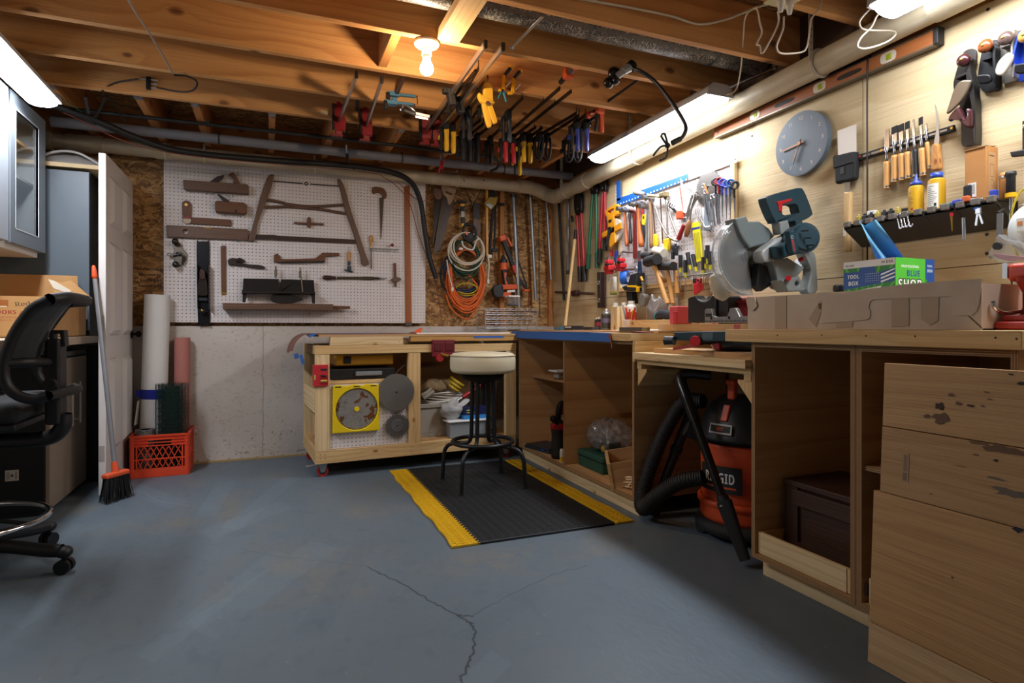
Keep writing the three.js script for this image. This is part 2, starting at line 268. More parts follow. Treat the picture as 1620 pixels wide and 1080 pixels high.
{
  const p = [.654, 2.25, -2.60], t = thing('ceiling_bulb', 'glowing bare bulb in a white porcelain ceiling holder', 'light', null, p);
  part('holder', la([[0, 0], [.056, 0], [.058, -.008], [.05, -.018], [.03, -.026], [.022, -.034], [.022, -.06], [.0, -.06]].reverse(), 28), mat(0xded6c8, .35), t);
  part('screw', sp(.004, .033, -.026, .02), steel, t);
  part('bulb_collar', la([[.0, -.082], [.017, -.082], [.019, -.07], [.017, -.058], [0, -.058]], 20), mat(0xe8e2d6, .4), t);
  const em = new THREE.MeshStandardMaterial({ color: 0xffffff, emissive: 0xfff0d8, emissiveIntensity: BULB.glow });
  part('bulb', la([[0, -.148], [.014, -.146], [.026, -.137], [.031, -.122], [.029, -.107], [.02, -.088], [.016, -.08], [0, -.08]], 24), em, t);
  const l = new THREE.PointLight(BULB.color, BULB.power); l.position.set(p[0], p[1] - .12, p[2]); l.shadow.radius = 1.4; l.castShadow = true; l.name = 'bulb_glow'; scene.add(l);
}

// ---------- right-hand workbench ----------
const plyBoard = (name, x0, x1, y0, y1, z0, z1, parent, m = W.ply, front = true) => {   // a sheet with its layered front edge
  const o = part(name, bb(x0 + (front ? .0015 : 0), x1, y0, y1, z0, z1), m, parent);
  if (front) part('ply_edge', bb(x0, x0 + .0015, y0, y1, z0, z1), Math.abs(z1 - z0) < .05 ? W.edgeV : W.edge, o);
  return o;
};
W.edgeV = W.edge.clone(); W.edgeV.userData = { metric: true, grain: 1 }; W.edge.userData = { metric: true, grain: 2 };
{ // open cabinet under the paper-covered end
  const t = thing('base_cabinet', 'open plywood base cabinet with a half shelf, under the blue-taped bench top', 'cabinet', 'plywood base cabinets'), x0 = 1.745, x1 = 2.36;
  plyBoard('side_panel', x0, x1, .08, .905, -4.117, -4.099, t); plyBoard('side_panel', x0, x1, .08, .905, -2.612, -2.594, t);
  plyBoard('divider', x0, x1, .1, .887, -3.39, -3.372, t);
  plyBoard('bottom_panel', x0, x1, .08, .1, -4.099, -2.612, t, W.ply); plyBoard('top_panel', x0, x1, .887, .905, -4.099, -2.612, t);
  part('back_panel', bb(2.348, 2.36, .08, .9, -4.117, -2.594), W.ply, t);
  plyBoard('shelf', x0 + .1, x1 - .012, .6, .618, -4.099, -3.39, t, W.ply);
  part('toe_kick', bb(1.775, 1.793, 0, .08, -4.117, -2.594), W.pine, t);
}
{
  const t = thing('base_cabinet', 'open plywood base cabinet holding the old wooden chest, under the long cardboard box', 'cabinet', 'plywood base cabinets'), x0 = 1.75, x1 = 2.36;
  plyBoard('side_panel', x0, x1, .08, .919, -1.795, -1.777, t); plyBoard('side_panel', x0, x1, .08, .919, -1.368, -1.35, t);
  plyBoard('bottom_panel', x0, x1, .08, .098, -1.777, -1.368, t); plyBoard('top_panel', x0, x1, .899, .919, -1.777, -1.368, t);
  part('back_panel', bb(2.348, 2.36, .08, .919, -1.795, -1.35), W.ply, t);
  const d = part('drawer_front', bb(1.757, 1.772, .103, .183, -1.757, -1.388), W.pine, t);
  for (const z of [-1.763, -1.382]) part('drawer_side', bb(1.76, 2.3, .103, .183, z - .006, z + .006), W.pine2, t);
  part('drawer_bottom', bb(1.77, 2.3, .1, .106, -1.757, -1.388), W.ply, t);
  for (const z of [-1.773, -1.372]) part('drawer_slide', bb(1.762, 2.2, .12, .16, z - .0032, z + .0032), mat(0x8d9094, .3, 1), t);
  part('toe_kick', bb(1.81, 1.828, 0, .08, -1.795, -1.35), W.pine, t);
}
{
  const t = thing('base_cabinet', 'open plywood base cabinet hidden behind the leaning plank panel', 'cabinet', 'plywood base cabinets'), x0 = 1.75, x1 = 2.36;
  plyBoard('side_panel', x0, x1, .08, .919, -1.349, -1.328, t); plyBoard('side_panel', x0, x1, .08, .919, -.918, -.9, t);
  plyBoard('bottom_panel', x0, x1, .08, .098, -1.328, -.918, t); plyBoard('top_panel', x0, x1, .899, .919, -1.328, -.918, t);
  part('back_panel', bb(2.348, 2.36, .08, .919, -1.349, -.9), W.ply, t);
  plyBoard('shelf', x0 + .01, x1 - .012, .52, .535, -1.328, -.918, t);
  part('drawer_front', bb(1.757, 1.772, .103, .183, -1.308, -.94), W.pine, t);
  for (const z of [-1.3235, -.9225]) part('drawer_slide', bb(1.762, 2.2, .12, .16, z - .0032, z + .0032), mat(0x8d9094, .3, 1), t);
  part('toe_kick', bb(1.81, 1.828, 0, .08, -1.349, -.9), W.pine, t);
}
{
  const t = thing('work_surface', 'pale wooden bench top over the taped cabinet, stepping down toward the saw', 'worktop');
  part('top_board', bb(1.73, 2.365, .907, .945, -4.72, -2.6), W.pine, t);
  part('front_edging', bb(1.722, 1.73, .905, .945, -3.0, -2.6), W.pine2, t);
  part('step_panel', bb(1.735, 2.36, .8, .905, -2.592, -2.574), W.pine2, t);
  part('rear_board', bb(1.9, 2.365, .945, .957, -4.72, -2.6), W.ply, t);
}
{
  const t = thing('saw_ledge', 'lowered pine bench ledge between the cabinets, above the shop vacuum', 'worktop');
  part('ledge_board', bb(1.72, 2.36, .815, .848, -2.572, -1.797), W.pine, t);
  part('ledge_board', bb(1.75, 2.36, .79, .815, -2.572, -1.797), W.pine2, t);
  for (const z of [-2.574, -1.835]) {
    part('cleat', bb(1.75, 2.3, .765, .79, z, z + .036), W.pine2, t);
    part('corner_bracket', ex([[0, 0], [.075, 0], [.075, -.012], [.0, -.09]], .2).applyMatrix4(new THREE.Matrix4().makeBasis(V(0, 0, z < -2 ? 1 : -1), V(0, 1, 0), V(z < -2 ? -1 : 1, 0, 0))).translate(z < -2 ? 1.955 : 1.755, .765, z < -2 ? z : z + .036), W.pine2, t);
  }
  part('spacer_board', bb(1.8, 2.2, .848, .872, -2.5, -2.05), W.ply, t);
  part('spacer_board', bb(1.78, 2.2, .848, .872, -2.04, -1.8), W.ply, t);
}
{
  const t = thing('work_surface', 'long pale wooden bench top under the cardboard box and red vise', 'worktop');
  part('top_board', rb(.645, .049, 1.03, .003, 2.0425, .9435, -1.393), W.pine2, t);
  for (const [z, y] of [[-1.638,.947],[-1.451,.95],[-1.291,.949],[-1.139,.95],[-.935,.949],[-.889,.947]]) part('screw_hole', cy([1.7195, y, z], [1.722, y, z], .003, .003, 6), black, t);
}
{ // paper and tape on the far bench end
  const t = thing('paper_cover', 'tan paper sheet taped over the far end of the right workbench', 'paper');
  part('paper_sheet', bb(1.722, 2.2, .946, .9475, -4.25, -3.05), mat(0xa98a72, .85), t);
  part('masking_tape', bb(1.7185, 1.7215, .897, .945, -4.2, -2.78), mat(0x2f67b0, .6), t, 'blue masking tape strip');
  part('masking_tape', [bb(1.7185, 1.76, .9478, .9485, -4.2, -2.8)], mat(0x2f67b0, .6), t, 'blue masking tape strip');
  part('loose_tape_end', ex([[-2.8, .93], [-2.775, .945], [-2.755, .87], [-2.762, .858], [-2.775, .9]], .002, 0, 0).applyMatrix4(new THREE.Matrix4().makeRotationY(-PI / 2)).translate(1.716, 0, 0), mat(0x8a4f3c, .8), t);
}
{ // plank panel leaning on the cabinets
  const t = thing('plank_panel', 'large panel of four wide stained boards leaning on the base cabinets', 'panel', null, [1.618, 0, -.63], [0, 0, -.05]);
  const hs = [.0, .117, .5, .69, .874];
  const tints = [0xffffff, 0xf2e2cc, 0xe8dccb, 0xf6ead8];
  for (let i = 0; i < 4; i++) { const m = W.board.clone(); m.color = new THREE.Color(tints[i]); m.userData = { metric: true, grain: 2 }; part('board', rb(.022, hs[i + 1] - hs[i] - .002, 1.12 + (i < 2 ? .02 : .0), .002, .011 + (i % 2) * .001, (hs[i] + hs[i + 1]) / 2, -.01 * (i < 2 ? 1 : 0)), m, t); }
  // ink and stain blots
  const st = mat(0x3a281c, .7), s2 = mat(0x6b4f37, .7), gy = mat(0x6a5d50, .7), nv = mat(0x23242c, .7);
  for (const [q, a, b, m] of [[[-1.032,.765], .014, .01, st], [[-1.065,.733], .011, .006, s2], [[-1.026,.733], .026, .016, s2], [[-1.004,.798], .009, .005, s2], [[-.985,.777], .01, .006, s2], [[-.957,.775], .012, .004, st], [[-.929,.777], .005, .003, s2], [[-.922,.813], .009, .002, s2], [[-.914,.796], .01, .002, s2], [[-.871,.861], .007, .003, st], [[-.848,.841], .012, .004, st], [[-.932,.683], .03, .004, s2], [[-.942,.653], .01, .003, s2], [[-.896,.648], .006, .004, st], [[-.975,.617], .02, .0015, s2], [[-.893,.604], .025, .004, gy], [[-.864,.577], .045, .011, gy], [[-.847,.495], .012, .008, nv], [[-1.047,.528], .006, .002, s2], [[-.987,.328], .004, .003, st], [[-.883,.677], .06, .014, s2]]) {
    const P = Array.from({ length: 14 }, (_, k) => { const e = k / 14 * 2 * PI, r = rnd(.55, 1.15); return [a * r * Math.cos(e), b * r * Math.sin(e)]; });
    part('stain', new THREE.ShapeGeometry(poly(P)).rotateY(-PI / 2).translate(-.0008 + (q[1] > .5 ? 0 : -.0), q[1] + .002, q[0] + .63), m, t); }
  part('price_sticker', bb(-.0012, -.0004, .545, .625, -.497, -.478), label2d(32, 160, (g, w, h) => { g.fillStyle = '#a98a68'; g.fillRect(0, 0, w, h); for (let i = 0; i < 22; i++) { g.fillStyle = '#4a3626'; g.fillRect(6, h - 50 + i * 2, 20, 1); } for (let i = 0; i < 6; i++) { g.fillStyle = '#6d4a34'; g.fillRect(8 + i * 3, 10, 1.5, 90); } }), t);
}
{ // old wooden chest in the cabinet
  const t = thing('tool_chest', 'old dark wooden chest with a recessed front panel, inside the base cabinet', 'chest'), m = W.walnut.clone(); m.color = new THREE.Color(0xa8917a); m.userData = { metric: true };
  const z0 = -1.745, z1 = -1.40, y0 = .106, y1 = .385, x = 1.87;
  part('body', bb(x + .012, x + .3, y0, y1 - .02, z0 + .006, z1 - .006), m, t);
  part('lid', rb(.32, .022, z1 - z0 + .01, .004, x + .155, y1 - .01, (z0 + z1) / 2), m, t);
  for (const [a, b] of [[z0, z0 + .06], [z1 - .05, z1]]) part('stile', bb(x, x + .016, y0, y1 - .022, a, b), m, t);
  part('rail', rb(.024, .06, .26, .003, x + .004, y1 - .06, -1.575), m, t); part('rail', bb(x, x + .016, y0, y0 + .05, z0 + .06, z1 - .05), m, t);
}
{
  const t = thing('patterned_mug', 'small round patterned jar standing on the old wooden chest', 'jar', null, [2.0, .387, -1.47]);
  part('body', la([[0, 0], [.04, 0], [.055, .03], [.055, .06], [.04, .085], [.03, .095], [0, .095]], 20), mat(0x3c2415, .5), t);
  part('band', ring(.053, .003, 0, .06, 0, PI / 2), mat(0xb9a58c, .5), t); part('band', ring(.054, .002, 0, .032, 0, PI / 2), mat(0xb9a58c, .5), t);
  part('lid', la([[0, .095], [.028, .095], [.022, .105], [.008, .112], [0, .113]], 16), mat(0x2a1a10, .5), t);
}
{ // shop vacuum under the ledge
  const c = [2.09, 0, -2.19], t = thing('shop_vacuum', 'orange and black wet-dry shop vacuum with hose and wands', 'vacuum', null, c, -1.3), or = mat(0xc9491b, .45);
  part('drum', la([[0, .07], [.19, .07], [.2, .1], [.2, .16], [.192, .17], [.2, .43], [.205, .445], [0, .445]], 36), or, t);
  part('drum_band', la([[.2, .15], [.212, .155], [.212, .175], [.198, .18]], 36), or, t);
  part('base_ring', la([[0, .02], [.2, .02], [.225, .035], [.225, .07], [.19, .085], [0, .085]], 30), rubber, t);
  for (let i = 0; i < 4; i++) { const a = i * PI / 2 + .7; part('caster', [cy([.2 * Math.cos(a), .025, .2 * Math.sin(a) - .012], [.2 * Math.cos(a), .025, .2 * Math.sin(a) + .012], .025, .025, 14)], rubber, t); }
  part('motor_head', la([[0, .445], [.212, .445], [.215, .47], [.2, .49], [.18, .56], [.15, .62], [.1, .65], [0, .655]], 32), mat(0x17181a, .45), t);
  part('carry_handle', [rb(.05, .03, .24, .012, 0, .72, 0), rb(.04, .08, .03, .01, 0, .68, .1), rb(.04, .08, .03, .01, 0, .68, -.1)], or, t);
  part('head_stripe', rb(.035, .08, .02, .006, .01, .583, .166, -.42), or, t);
  part('name_plate', mv(new THREE.CylinderGeometry(.214, .214, .12, 24, 1, true, -.5, 1.0), 0, .29, 0), label2d(512, 200, (g, w, h) => { g.fillStyle = '#1a1a1b'; g.fillRect(0, 0, w, h); txt(g, 'RIDGID', w / 2, h * .45, 104, '#e9e6e0'); g.fillStyle = '#d2531f'; g.fillRect(60, h * .76, 390, 14); }), t);
  part('badge', mv(new THREE.CylinderGeometry(.199, .209, .045, 20, 1, true, -.28, .56), 0, .515, 0), label2d(256, 80, (g, w, h) => { g.fillStyle = '#b8babd'; g.fillRect(0, 0, w, h); g.fillStyle = '#222'; g.fillRect(14, 14, 228, 52); txt(g, 'NXT', w / 2, h / 2, 40, '#e05a20'); }), t);
  part('inlet', cy([-.13, .45, .13], [-.19, .49, .19], .032, .036, 16), rubber, t);
  const inv = (p) => { const v = V(...p).sub(V(...c)); v.applyAxisAngle(V(0, 1, 0), 1.3); return [v.x, v.y, v.z]; };
  const H1 = [[1.95, .62, -2.31], [1.92, .6, -2.42], [1.86, .45, -2.49], [1.8, .25, -2.54], [1.76, .1, -2.55], [1.74, .07, -2.5], [1.74, .14, -2.42], [1.78, .25, -2.28], [1.84, .29, -2.18]].map(inv);
  const hose = tb(H1, .034, 70, 12); part('hose', hose, mat(0x191a1b, .6), t);
  const cv = curve(H1), rg = []; for (let i = 1; i < 95; i++) { const p = cv.getPointAt(i / 95), d = cv.getTangentAt(i / 95), g = new THREE.TorusGeometry(.0345, .0036, 5, 14); g.applyQuaternion(new THREE.Quaternion().setFromUnitVectors(V(0, 0, 1), d)); rg.push(g.translate(p.x, p.y, p.z)); } part('hose_rib', rg, mat(0x26201c, .6), t).userData.kind = 'stuff';
}
{
  const t = thing('vacuum_wand', 'black vacuum wand with a crevice nozzle leaning under the bench ledge', 'wand');
  const P0 = [1.79, .03, -1.87], P1 = [1.79, .66, -2.24];
  const L = (k) => P0.map((v, i) => v + (P1[i] - v) * k);
  part('wand_tube', cy(L(.33), L(.86), .018, .021, 16), blackGloss, t); part('coupling', cy(L(.28), L(.36), .025, .025, 16), black, t);
  part('curved_grip', tb([L(.82), L(.92), L(1.0), [1.8, .735, -2.29], [1.83, .76, -2.27], [1.9, .755, -2.2]], .025, 30, 12), blackGloss, t);
  part('nozzle', along(new THREE.CylinderGeometry(.026, .017, .24, 12).translate(0, .12, 0).scale(1, 1, 1.6), L(0), L(.3)), blackMatte, t);
  part('name_mark', cy(L(.298), L(.318), .0256, .0256, 16, true), label2d(256, 24, (g, w, h) => { g.fillStyle = '#181818'; g.fillRect(0, 0, w, h); txt(g, 'RIDGID', 60, 12, 20, '#ddd'); txt(g, 'RIDGID', 190, 12, 20, '#ddd'); }), t);
}
{
  const t = thing('vacuum_wand', 'black extension wand standing behind the looped hose of the shop vacuum', 'wand'), P0 = [1.82, .02, -2.55], P1 = [2.0, .6, -2.43];
  const L = (k) => P0.map((v, i) => v + (P1[i] - v) * k);
  part('wand_tube', cy(L(.3), L(1), .022, .026, 14), black, t); part('coupling', cy(L(.55), L(.6), .03, .03, 14), blackMatte, t); part('nozzle', along(new THREE.CylinderGeometry(.022, .05, .19, 12).translate(0, .095, 0).scale(1, 1, .6), L(0), L(.3)), blackMatte, t);
}
// things inside the far cabinet
{
  const t = thing('plastic_tub', 'small clear tub with a white lid on the cabinet half shelf', 'container', null, [1.875, .619, -3.68]);
  part('tub', la([[0, .002], [.035, .002], [.042, .05], [.043, .05], [.036, 0], [0, 0]], 4).rotateY(PI / 4).scale(1.4, 1, 1.4), clearPlastic, t); part('lid', rb(.13, .01, .13, .003, 0, .056, 0), mat(0xdfe3e6, .4), t); part('contents', rb(.08, .03, .08, .01, 0, .02, 0), mat(0x9a8f7d, .8), t);
}
{
  const t = thing('rotary_sander', 'black and red power sander standing on the cabinet floor', 'sander', null, [1.8, .1, -3.57], .5);
  part('body', la([[0, 0], [.045, 0], [.05, .03], [.045, .15], [.05, .2], [.04, .25], [0, .26]], 18), mat(0x202022, .5), t);
  part('collar', la([[.046, .19], [.054, .2], [.054, .225], [.046, .235]], 18), red, t);
  part('handle', tb([[0, .23, 0], [-.03, .3, .02], [-.02, .36, .03], [.03, .37, .03]], .02, 24, 10), black, t); part('trigger', rb(.02, .06, .02, .006, .01, .32, .02), red, t);
  part('side_knob', [cy([-.04, .24, .02], [-.1, .27, .03], .012, .012), sp(.022, -.11, .28, .035)], black, t);
}
{
  const t = thing('spray_can', 'small white and yellow tube standing beside the power sander', 'bottle', null, [1.768, .1, -3.455]);
  part('can', la([[0, 0], [.014, 0], [.014, .07], [.01, .085], [0, .085]], 14), mat(0xd8d5cc, .4), t); part('wrap', la([[.0145, .005], [.0145, .035]], 14), mat(0xd6a613, .5), t);
}
{
  const t = thing('drill_bit_case', 'flat black plastic case lying on the cabinet floor', 'case', null, [1.86, .1, -3.86], .2);
  part('shell', rb(.2, .02, .3, .006, 0, .01, 0), mat(0x22262e, .5), t); part('lid', rb(.19, .012, .28, .005, 0, .026, 0), mat(0x2b3038, .45), t); part('latch', rb(.02, .012, .03, .003, -.1, .018, .08), blue, t);
}
{
  const t = thing('green_toolbox', 'dark green plastic case on the cabinet floor under a clear bag', 'case', null, [1.93, .101, -3.2], .0);
  part('body', rb(.2, .065, .3, .008, 0, .0325, 0), mat(0x1f4a3a, .5), t); part('lid', rb(.205, .035, .305, .008, 0, .085, 0), mat(0x234f40, .5), t); part('seam', bb(-.101, .101, .064, .068, -.151, .151), black, t);
}
{
  const t = thing('plastic_bag', 'crumpled clear plastic bag with a black and yellow part inside', 'bag', null, [1.97, .203, -3.2]);
  const g = crumple(new THREE.SphereGeometry(.13, 60, 40).scale(1.0, .8, 1.3), .45, 13, 5, 0).translate(0, .1, 0);
  part('film', g, mat(0xe8eaec, .18, 0, { transmission: .85, thickness: 0, side: THREE.DoubleSide }), t); part('contents', [rb(.1, .06, .14, .02, 0, .035, 0), cy([-.05, .05, -.05], [-.05, .05, .05], .03, .03)], mat(0x1a1a1c, .5), t); part('badge', sp(.022, -.075, .03, .05, .5, 1, 1), yellow, t);
}
{
  const t = thing('tilted_drawer', 'loose pale wooden drawer box tipped sideways in the base cabinet', 'drawer', null, [1.92, .115, -2.85], [.06, -.5, .2]);
  part('front', bb(-.14, -.122, .0, .15, -.15, .15), W.pine2, t); for (const s of [-1, 1]) part('side', bb(-.122, .16, .01, .15, s * .14 - .006, s * .14 + .006), W.ply, t); part('bottom', bb(-.122, .16, .008, .016, -.134, .134), W.ply, t); part('rear', bb(.16, .172, .01, .15, -.146, .146), W.ply, t);
}
{
  const t = thing('twig_bundle', 'small bundle of tied wooden offcuts at the cabinet floor', 'offcuts', null, [1.82, .1, -2.67]);
  for (let i = 0; i < 6; i++) part('offcut', bar([-.04 + rnd(.03), .012 + i * .009, -.1 + rnd(.03)], [.05 + rnd(.04), .014 + i * .014, .02 + rnd(.04)], .016, .008), i % 2 ? W.handle : W.pine, t); part('tie', tb([[-.03, .02, -.05], [0, .06, -.03], [.04, .07, 0], [.03, .02, .01]], .003), cream, t);
}

// ---------- rolling bench, stool, mat ----------
function pegSheet(x0, x1, y0, y1, th, pitch = .0254, r = .0037, seg = 6) {   // a sheet with a real hole on every grid point, local z from -th to 0
  const nx = Math.round((x1 - x0) / pitch), ny = Math.round((y1 - y0) / pitch), ax = (x1 - x0) / nx, ay = (y1 - y0) / ny, P = [], N = [];
  const tri = (a, b, c, n) => { P.push(...a, ...b, ...c); N.push(...n, ...n, ...n); };
  const per = []; for (let k = 0; k < 8; k++) { const a = k * PI / 4; const m = Math.max(Math.abs(Math.cos(a)), Math.abs(Math.sin(a))); per.push([Math.cos(a) / m * .5, Math.sin(a) / m * .5, Math.cos(a), Math.sin(a)]); }
  for (let i = 0; i < nx; i++) for (let j = 0; j < ny; j++) {
    const cx = x0 + (i + .5) * ax, cyy = y0 + (j + .5) * ay;
    for (let k = 0; k < 8; k++) {
      const a = per[k], b = per[(k + 1) % 8], oa = [cx + a[0] * ax, cyy + a[1] * ay, 0], ob = [cx + b[0] * ax, cyy + b[1] * ay, 0], ia = [cx + a[2] * r, cyy + a[3] * r, 0], ib = [cx + b[2] * r, cyy + b[3] * r, 0];
      tri(ia, oa, ob, [0, 0, 1]); tri(ia, ob, ib, [0, 0, 1]);
      const ja = [ia[0], ia[1], -th], jb = [ib[0], ib[1], -th], n = [-a[2], -a[3], 0]; tri(ia, ib, jb, n); tri(ia, jb, ja, n);
    }
  }
  const g = new THREE.BufferGeometry(); g.setAttribute('position', new THREE.Float32BufferAttribute(P, 3)); g.setAttribute('normal', new THREE.Float32BufferAttribute(N, 3));
  const e = 1e-4; const rim = [bb(x0, x1, y0 - e, y0, -th, 0), bb(x0, x1, y1, y1 + e, -th, 0), bb(x0 - e, x0, y0, y1, -th, 0), bb(x1, x1 + e, y0, y1, -th, 0)];
  return mergeGeometries([clean(g), ...rim.map(clean)]);
}
const pegWhite = mat(0xdcd5d2, .55);
const BEN = [.28, 0, -4.025], BT = .06;
const onBench = (name, label, cat, group) => thing(name, label, cat, group, BEN, BT);
{
  const t = onBench('rolling_bench', 'pine-framed rolling workbench on red casters below the pegboard', 'workbench'), L = 1.44, D = .66;
  part('post', bb(0, .088, .175, .8, -.04, 0), W.pine, t); part('post', bb(.615, .7, .175, .8, -.04, 0), W.pine2, t); part('post', bb(1.36, L, .175, .8, -.04, 0), W.pine, t);
  part('post', bb(0, .088, .175, .8, -D, -D + .04), W.pine, t); part('post', bb(1.36, L, .175, .8, -D, -D + .04), W.pine, t);
  part('bottom_rail', rb(L, .085, .04, .003, L / 2, .1325, -.02), W.pine2, t); part('bottom_rail', bb(0, L, .09, .175, -D, -D + .04), W.pine, t);
  part('apron', rb(L + .005, .056, .044, .003, L / 2, .829, -.02), W.pine2, t); part('apron', bb(0, L, .8, .857, -D, -D + .04), W.pine, t);
  part('upper_apron', rb(.485, .068, .042, .003, .335, .892, -.02), W.pine, t); part('upper_apron', rb(.84, .045, .04, .003, 1.05, .9, -.022), mat(0xb98a45, .6), t, 'honey-coloured edge board'); part('filler_board', bb(.58, .63, .86, .9, -.2, -.06), W.pine, t);
  part('side_rail', bb(0, .04, .09, .175, -D + .04, -.04), W.pine2, t); part('side_rail', bb(0, .04, .8, .857, -D + .04, -.04), W.pine2, t); part('side_rail', bb(1.4, L, .09, .175, -D + .04, -.04), W.pine2, t); part('side_board', bb(-.004, .012, .42, .56, -D + .03, -.03), W.pine, t);
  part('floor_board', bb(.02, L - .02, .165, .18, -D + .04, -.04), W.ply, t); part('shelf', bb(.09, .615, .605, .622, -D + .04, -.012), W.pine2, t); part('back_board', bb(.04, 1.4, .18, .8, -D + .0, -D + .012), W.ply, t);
  part('top_board', bb(.02, L, .915, .93, -D, .002), W.ply, t);
  part('pegboard_panel', mv(pegSheet(.092, .612, .178, .602, .004), 0, 0, -.016), pegWhite, t);
  for (const [x, z] of [[.05, -.05], [.05, -D + .06], [1.37, -.05], [1.37, -D + .06]]) {
    const c = part('caster_bracket', [rb(.07, .006, .06, .002, x, .087, z), mv(ex([[-.03, .085], [.03, .085], [.012, .03], [-.012, .03]], .004), x, 0, z - .022), mv(ex([[-.03, .085], [.03, .085], [.012, .03], [-.012, .03]], .004), x, 0, z + .018)], galv, t);
    part('caster_wheel', [cy([x, .036, z - .014], [x, .036, z + .014], .036, .036, 24)], mat(0xb31f1c, .4), c); part('caster_hub', cy([x, .036, z - .0145], [x, .036, z + .0145], .024, .024, 18), mat(0x2c2c2e, .5), c); part('brake_lever', rb(.09, .006, .025, .002, x - .06, .082, z + .02, 0, 0, .08), steel, c);
  }
  for (const [x, y] of [[.03, .125], [.06, .125], [.03, .15], [.06, .15], [.64, .15], [.64, .12], [.02, .79], [.03, .83], [.62, .785], [.08, .88], [.55, .88]]) part('screw_head', cy([x, y, .001], [x, y, -.004], .003, .003, 6), black, t);
}
{
  const t = onBench('paper_cover', 'brown builder paper taped over the rolling bench top, hanging off its end', 'paper'), m = mat(0x7d5648, .85);
  part('paper_sheet', bb(-.02, .66, .931, .9325, -.64, -.0), m, t);
  const g = new THREE.PlaneGeometry(1, .5, 14, 8), p = g.attributes.position; for (let i = 0; i < p.count; i++) { const u = p.getX(i) + .5, v = p.getY(i); p.setXYZ(i, -.02 - .11 * Math.sin(u * 1.45), .932 - .14 * (1 - Math.cos(u * 1.45)) - .012 * Math.sin(v * 9) * u, -.3 - v * .9); } g.computeVertexNormals();
  part('hanging_flap', g, mat(0x7d5648, .85, 0, { side: THREE.DoubleSide }), t);
  const tp = mat(0x2d63b4, .6); part('masking_tape', [bx(.03, .03, .002, -.13, .80, .14, 0, .5, .2), bx(.02, .06, .002, -.1, .78, .16, 0, .4, .3)], tp, t, 'blue tape scrap'); part('masking_tape', bb(.1, .42, .9327, .9335, -.06, .0), tp, t, 'blue tape strip'); part('masking_tape', bx(.04, .012, .05, -.02, .925, -.02, 0, 0, .4), tp, t);
  part('loose_corner', ex([[.62, .93], [.72, .928], [.66, .945]], .05, 0, -.08), m, t);
}
{
  const t = onBench('flush_batten', 'long white batten lying along the rolling bench top', 'batten');
  part('strip', bb(.68, 1.4, .9305, .939, -.08, -.02), white, t); part('masking_tape', bb(1.1, 1.34, .9, .922, -.001, .0), mat(0x2d63b4, .6), t);
}
{ const t = onBench('spring_clip', 'small orange spring clip on the rolling bench top', 'clip'); part('jaw', ex(spl([[.63, .931], [.7, .931], [.72, .95], [.7, .96], [.66, .942]], 20), .02, .003, -.06), orange, t); part('lever', ex(spl([[.66, .94], [.69, .945], [.73, .965], [.71, .97]], 16), .016, .003, -.058), orange, t); }
{
  const t = onBench('post_level', 'red plastic post level strapped to the rolling bench leg', 'level');
  part('body', [rb(.085, .14, .012, .003, .035, .665, .008), rb(.012, .14, .05, .003, -.008, .665, -.012)], mat(0xc02630, .45), t); part('name_mark', bb(.03, .07, .695, .71, .0142, .0148), mat(0x222222, .5), t);
  part('vial', cy([.03, .63, .015], [.07, .63, .015], .006, .006, 10), mat(0xb9c24a, .2), t); part('vial', cy([.03, .665, .015], [.065, .66, .015], .006, .006, 10), black, t); part('vial', cy([-.005, .64, .014], [-.005, .67, .014], .005, .005, 10), mat(0xc9b25a, .2), t); part('rib', [bb(.025, .075, .612, .616, .014, .018), bb(.025, .075, .648, .652, .014, .018)], redDark, t);
}
{ // saw blades on the bench pegboard
  const t = onBench('circular_saw_blade', 'rusty circular saw blade in a square yellow plastic holder', 'saw blade', 'blades on the rolling bench');
  part('holder_plate', ex([[.105, .285], [.41, .285], [.405, .592], [.33, .6], [.3, .59], [.24, .6], [.2, .59], [.13, .6], [.108, .592]], .03, .004, -.012, [circ(.138, .262, .435, 40)]), mat(0xe6c60d, .4), t); part('tray', bb(.11, .405, .29, .59, -.012, -.006), mat(0xd9ba0c, .45), t);
  part('slot', [bb(.12, .16, .583, .59, .0176, .019), bb(.24, .28, .583, .59, .0176, .019), bb(.35, .39, .583, .59, .0176, .019)], black, t);
  const rust = texMat(tex(paint(256, 256, (u, v) => { const k = fbm(u, v, 9, 9, 4, 91); return k > .62 ? [128, 84, 52] : mix3([176, 174, 170], [150, 146, 140], fbm(u, v, 30, 30, 2, 92)); }), .3, .3), .36, { metal: .6 });
  part('blade', ex(gearPts(.135, 60, .006, .262, .435), .003, 0, .002), rust, t); part('hub', cy([.262, .435, .0], [.262, .435, .014], .018, .016, 20), mat(0xe6c60d, .4), t);
}
{
  const t = onBench('circular_saw_blade', 'large dull grey circular saw blade hanging beside the yellow holder', 'saw blade', 'blades on the rolling bench');
  part('blade', ex(gearPts(.127, 90, .004, .527, .535), .003, 0, .01, [circ(.008, .527, .535, 10)]), mat(0x8a8680, .34, .65), t); part('hook', cy([.527, .54, -.016], [.527, .54, .02], .003), steel, t);
}
{
  const t = onBench('circular_saw_blade', 'small coarse-toothed circular saw blade hanging lowest on the bench pegboard', 'saw blade', 'blades on the rolling bench');
  part('blade', ex(gearPts(.085, 26, .011, .535, .305), .0025, 0, .004, [circ(.008, .535, .305, 10)]), mat(0x75726e, .38, .65), t); part('washer', ex(circ(.042, .535, .305, 24), .004, .001, .0065, [circ(.008, .535, .305, 10)]), steel, t); part('hook', cy([.535, .311, -.016], [.535, .311, .016], .003), steel, t);
}
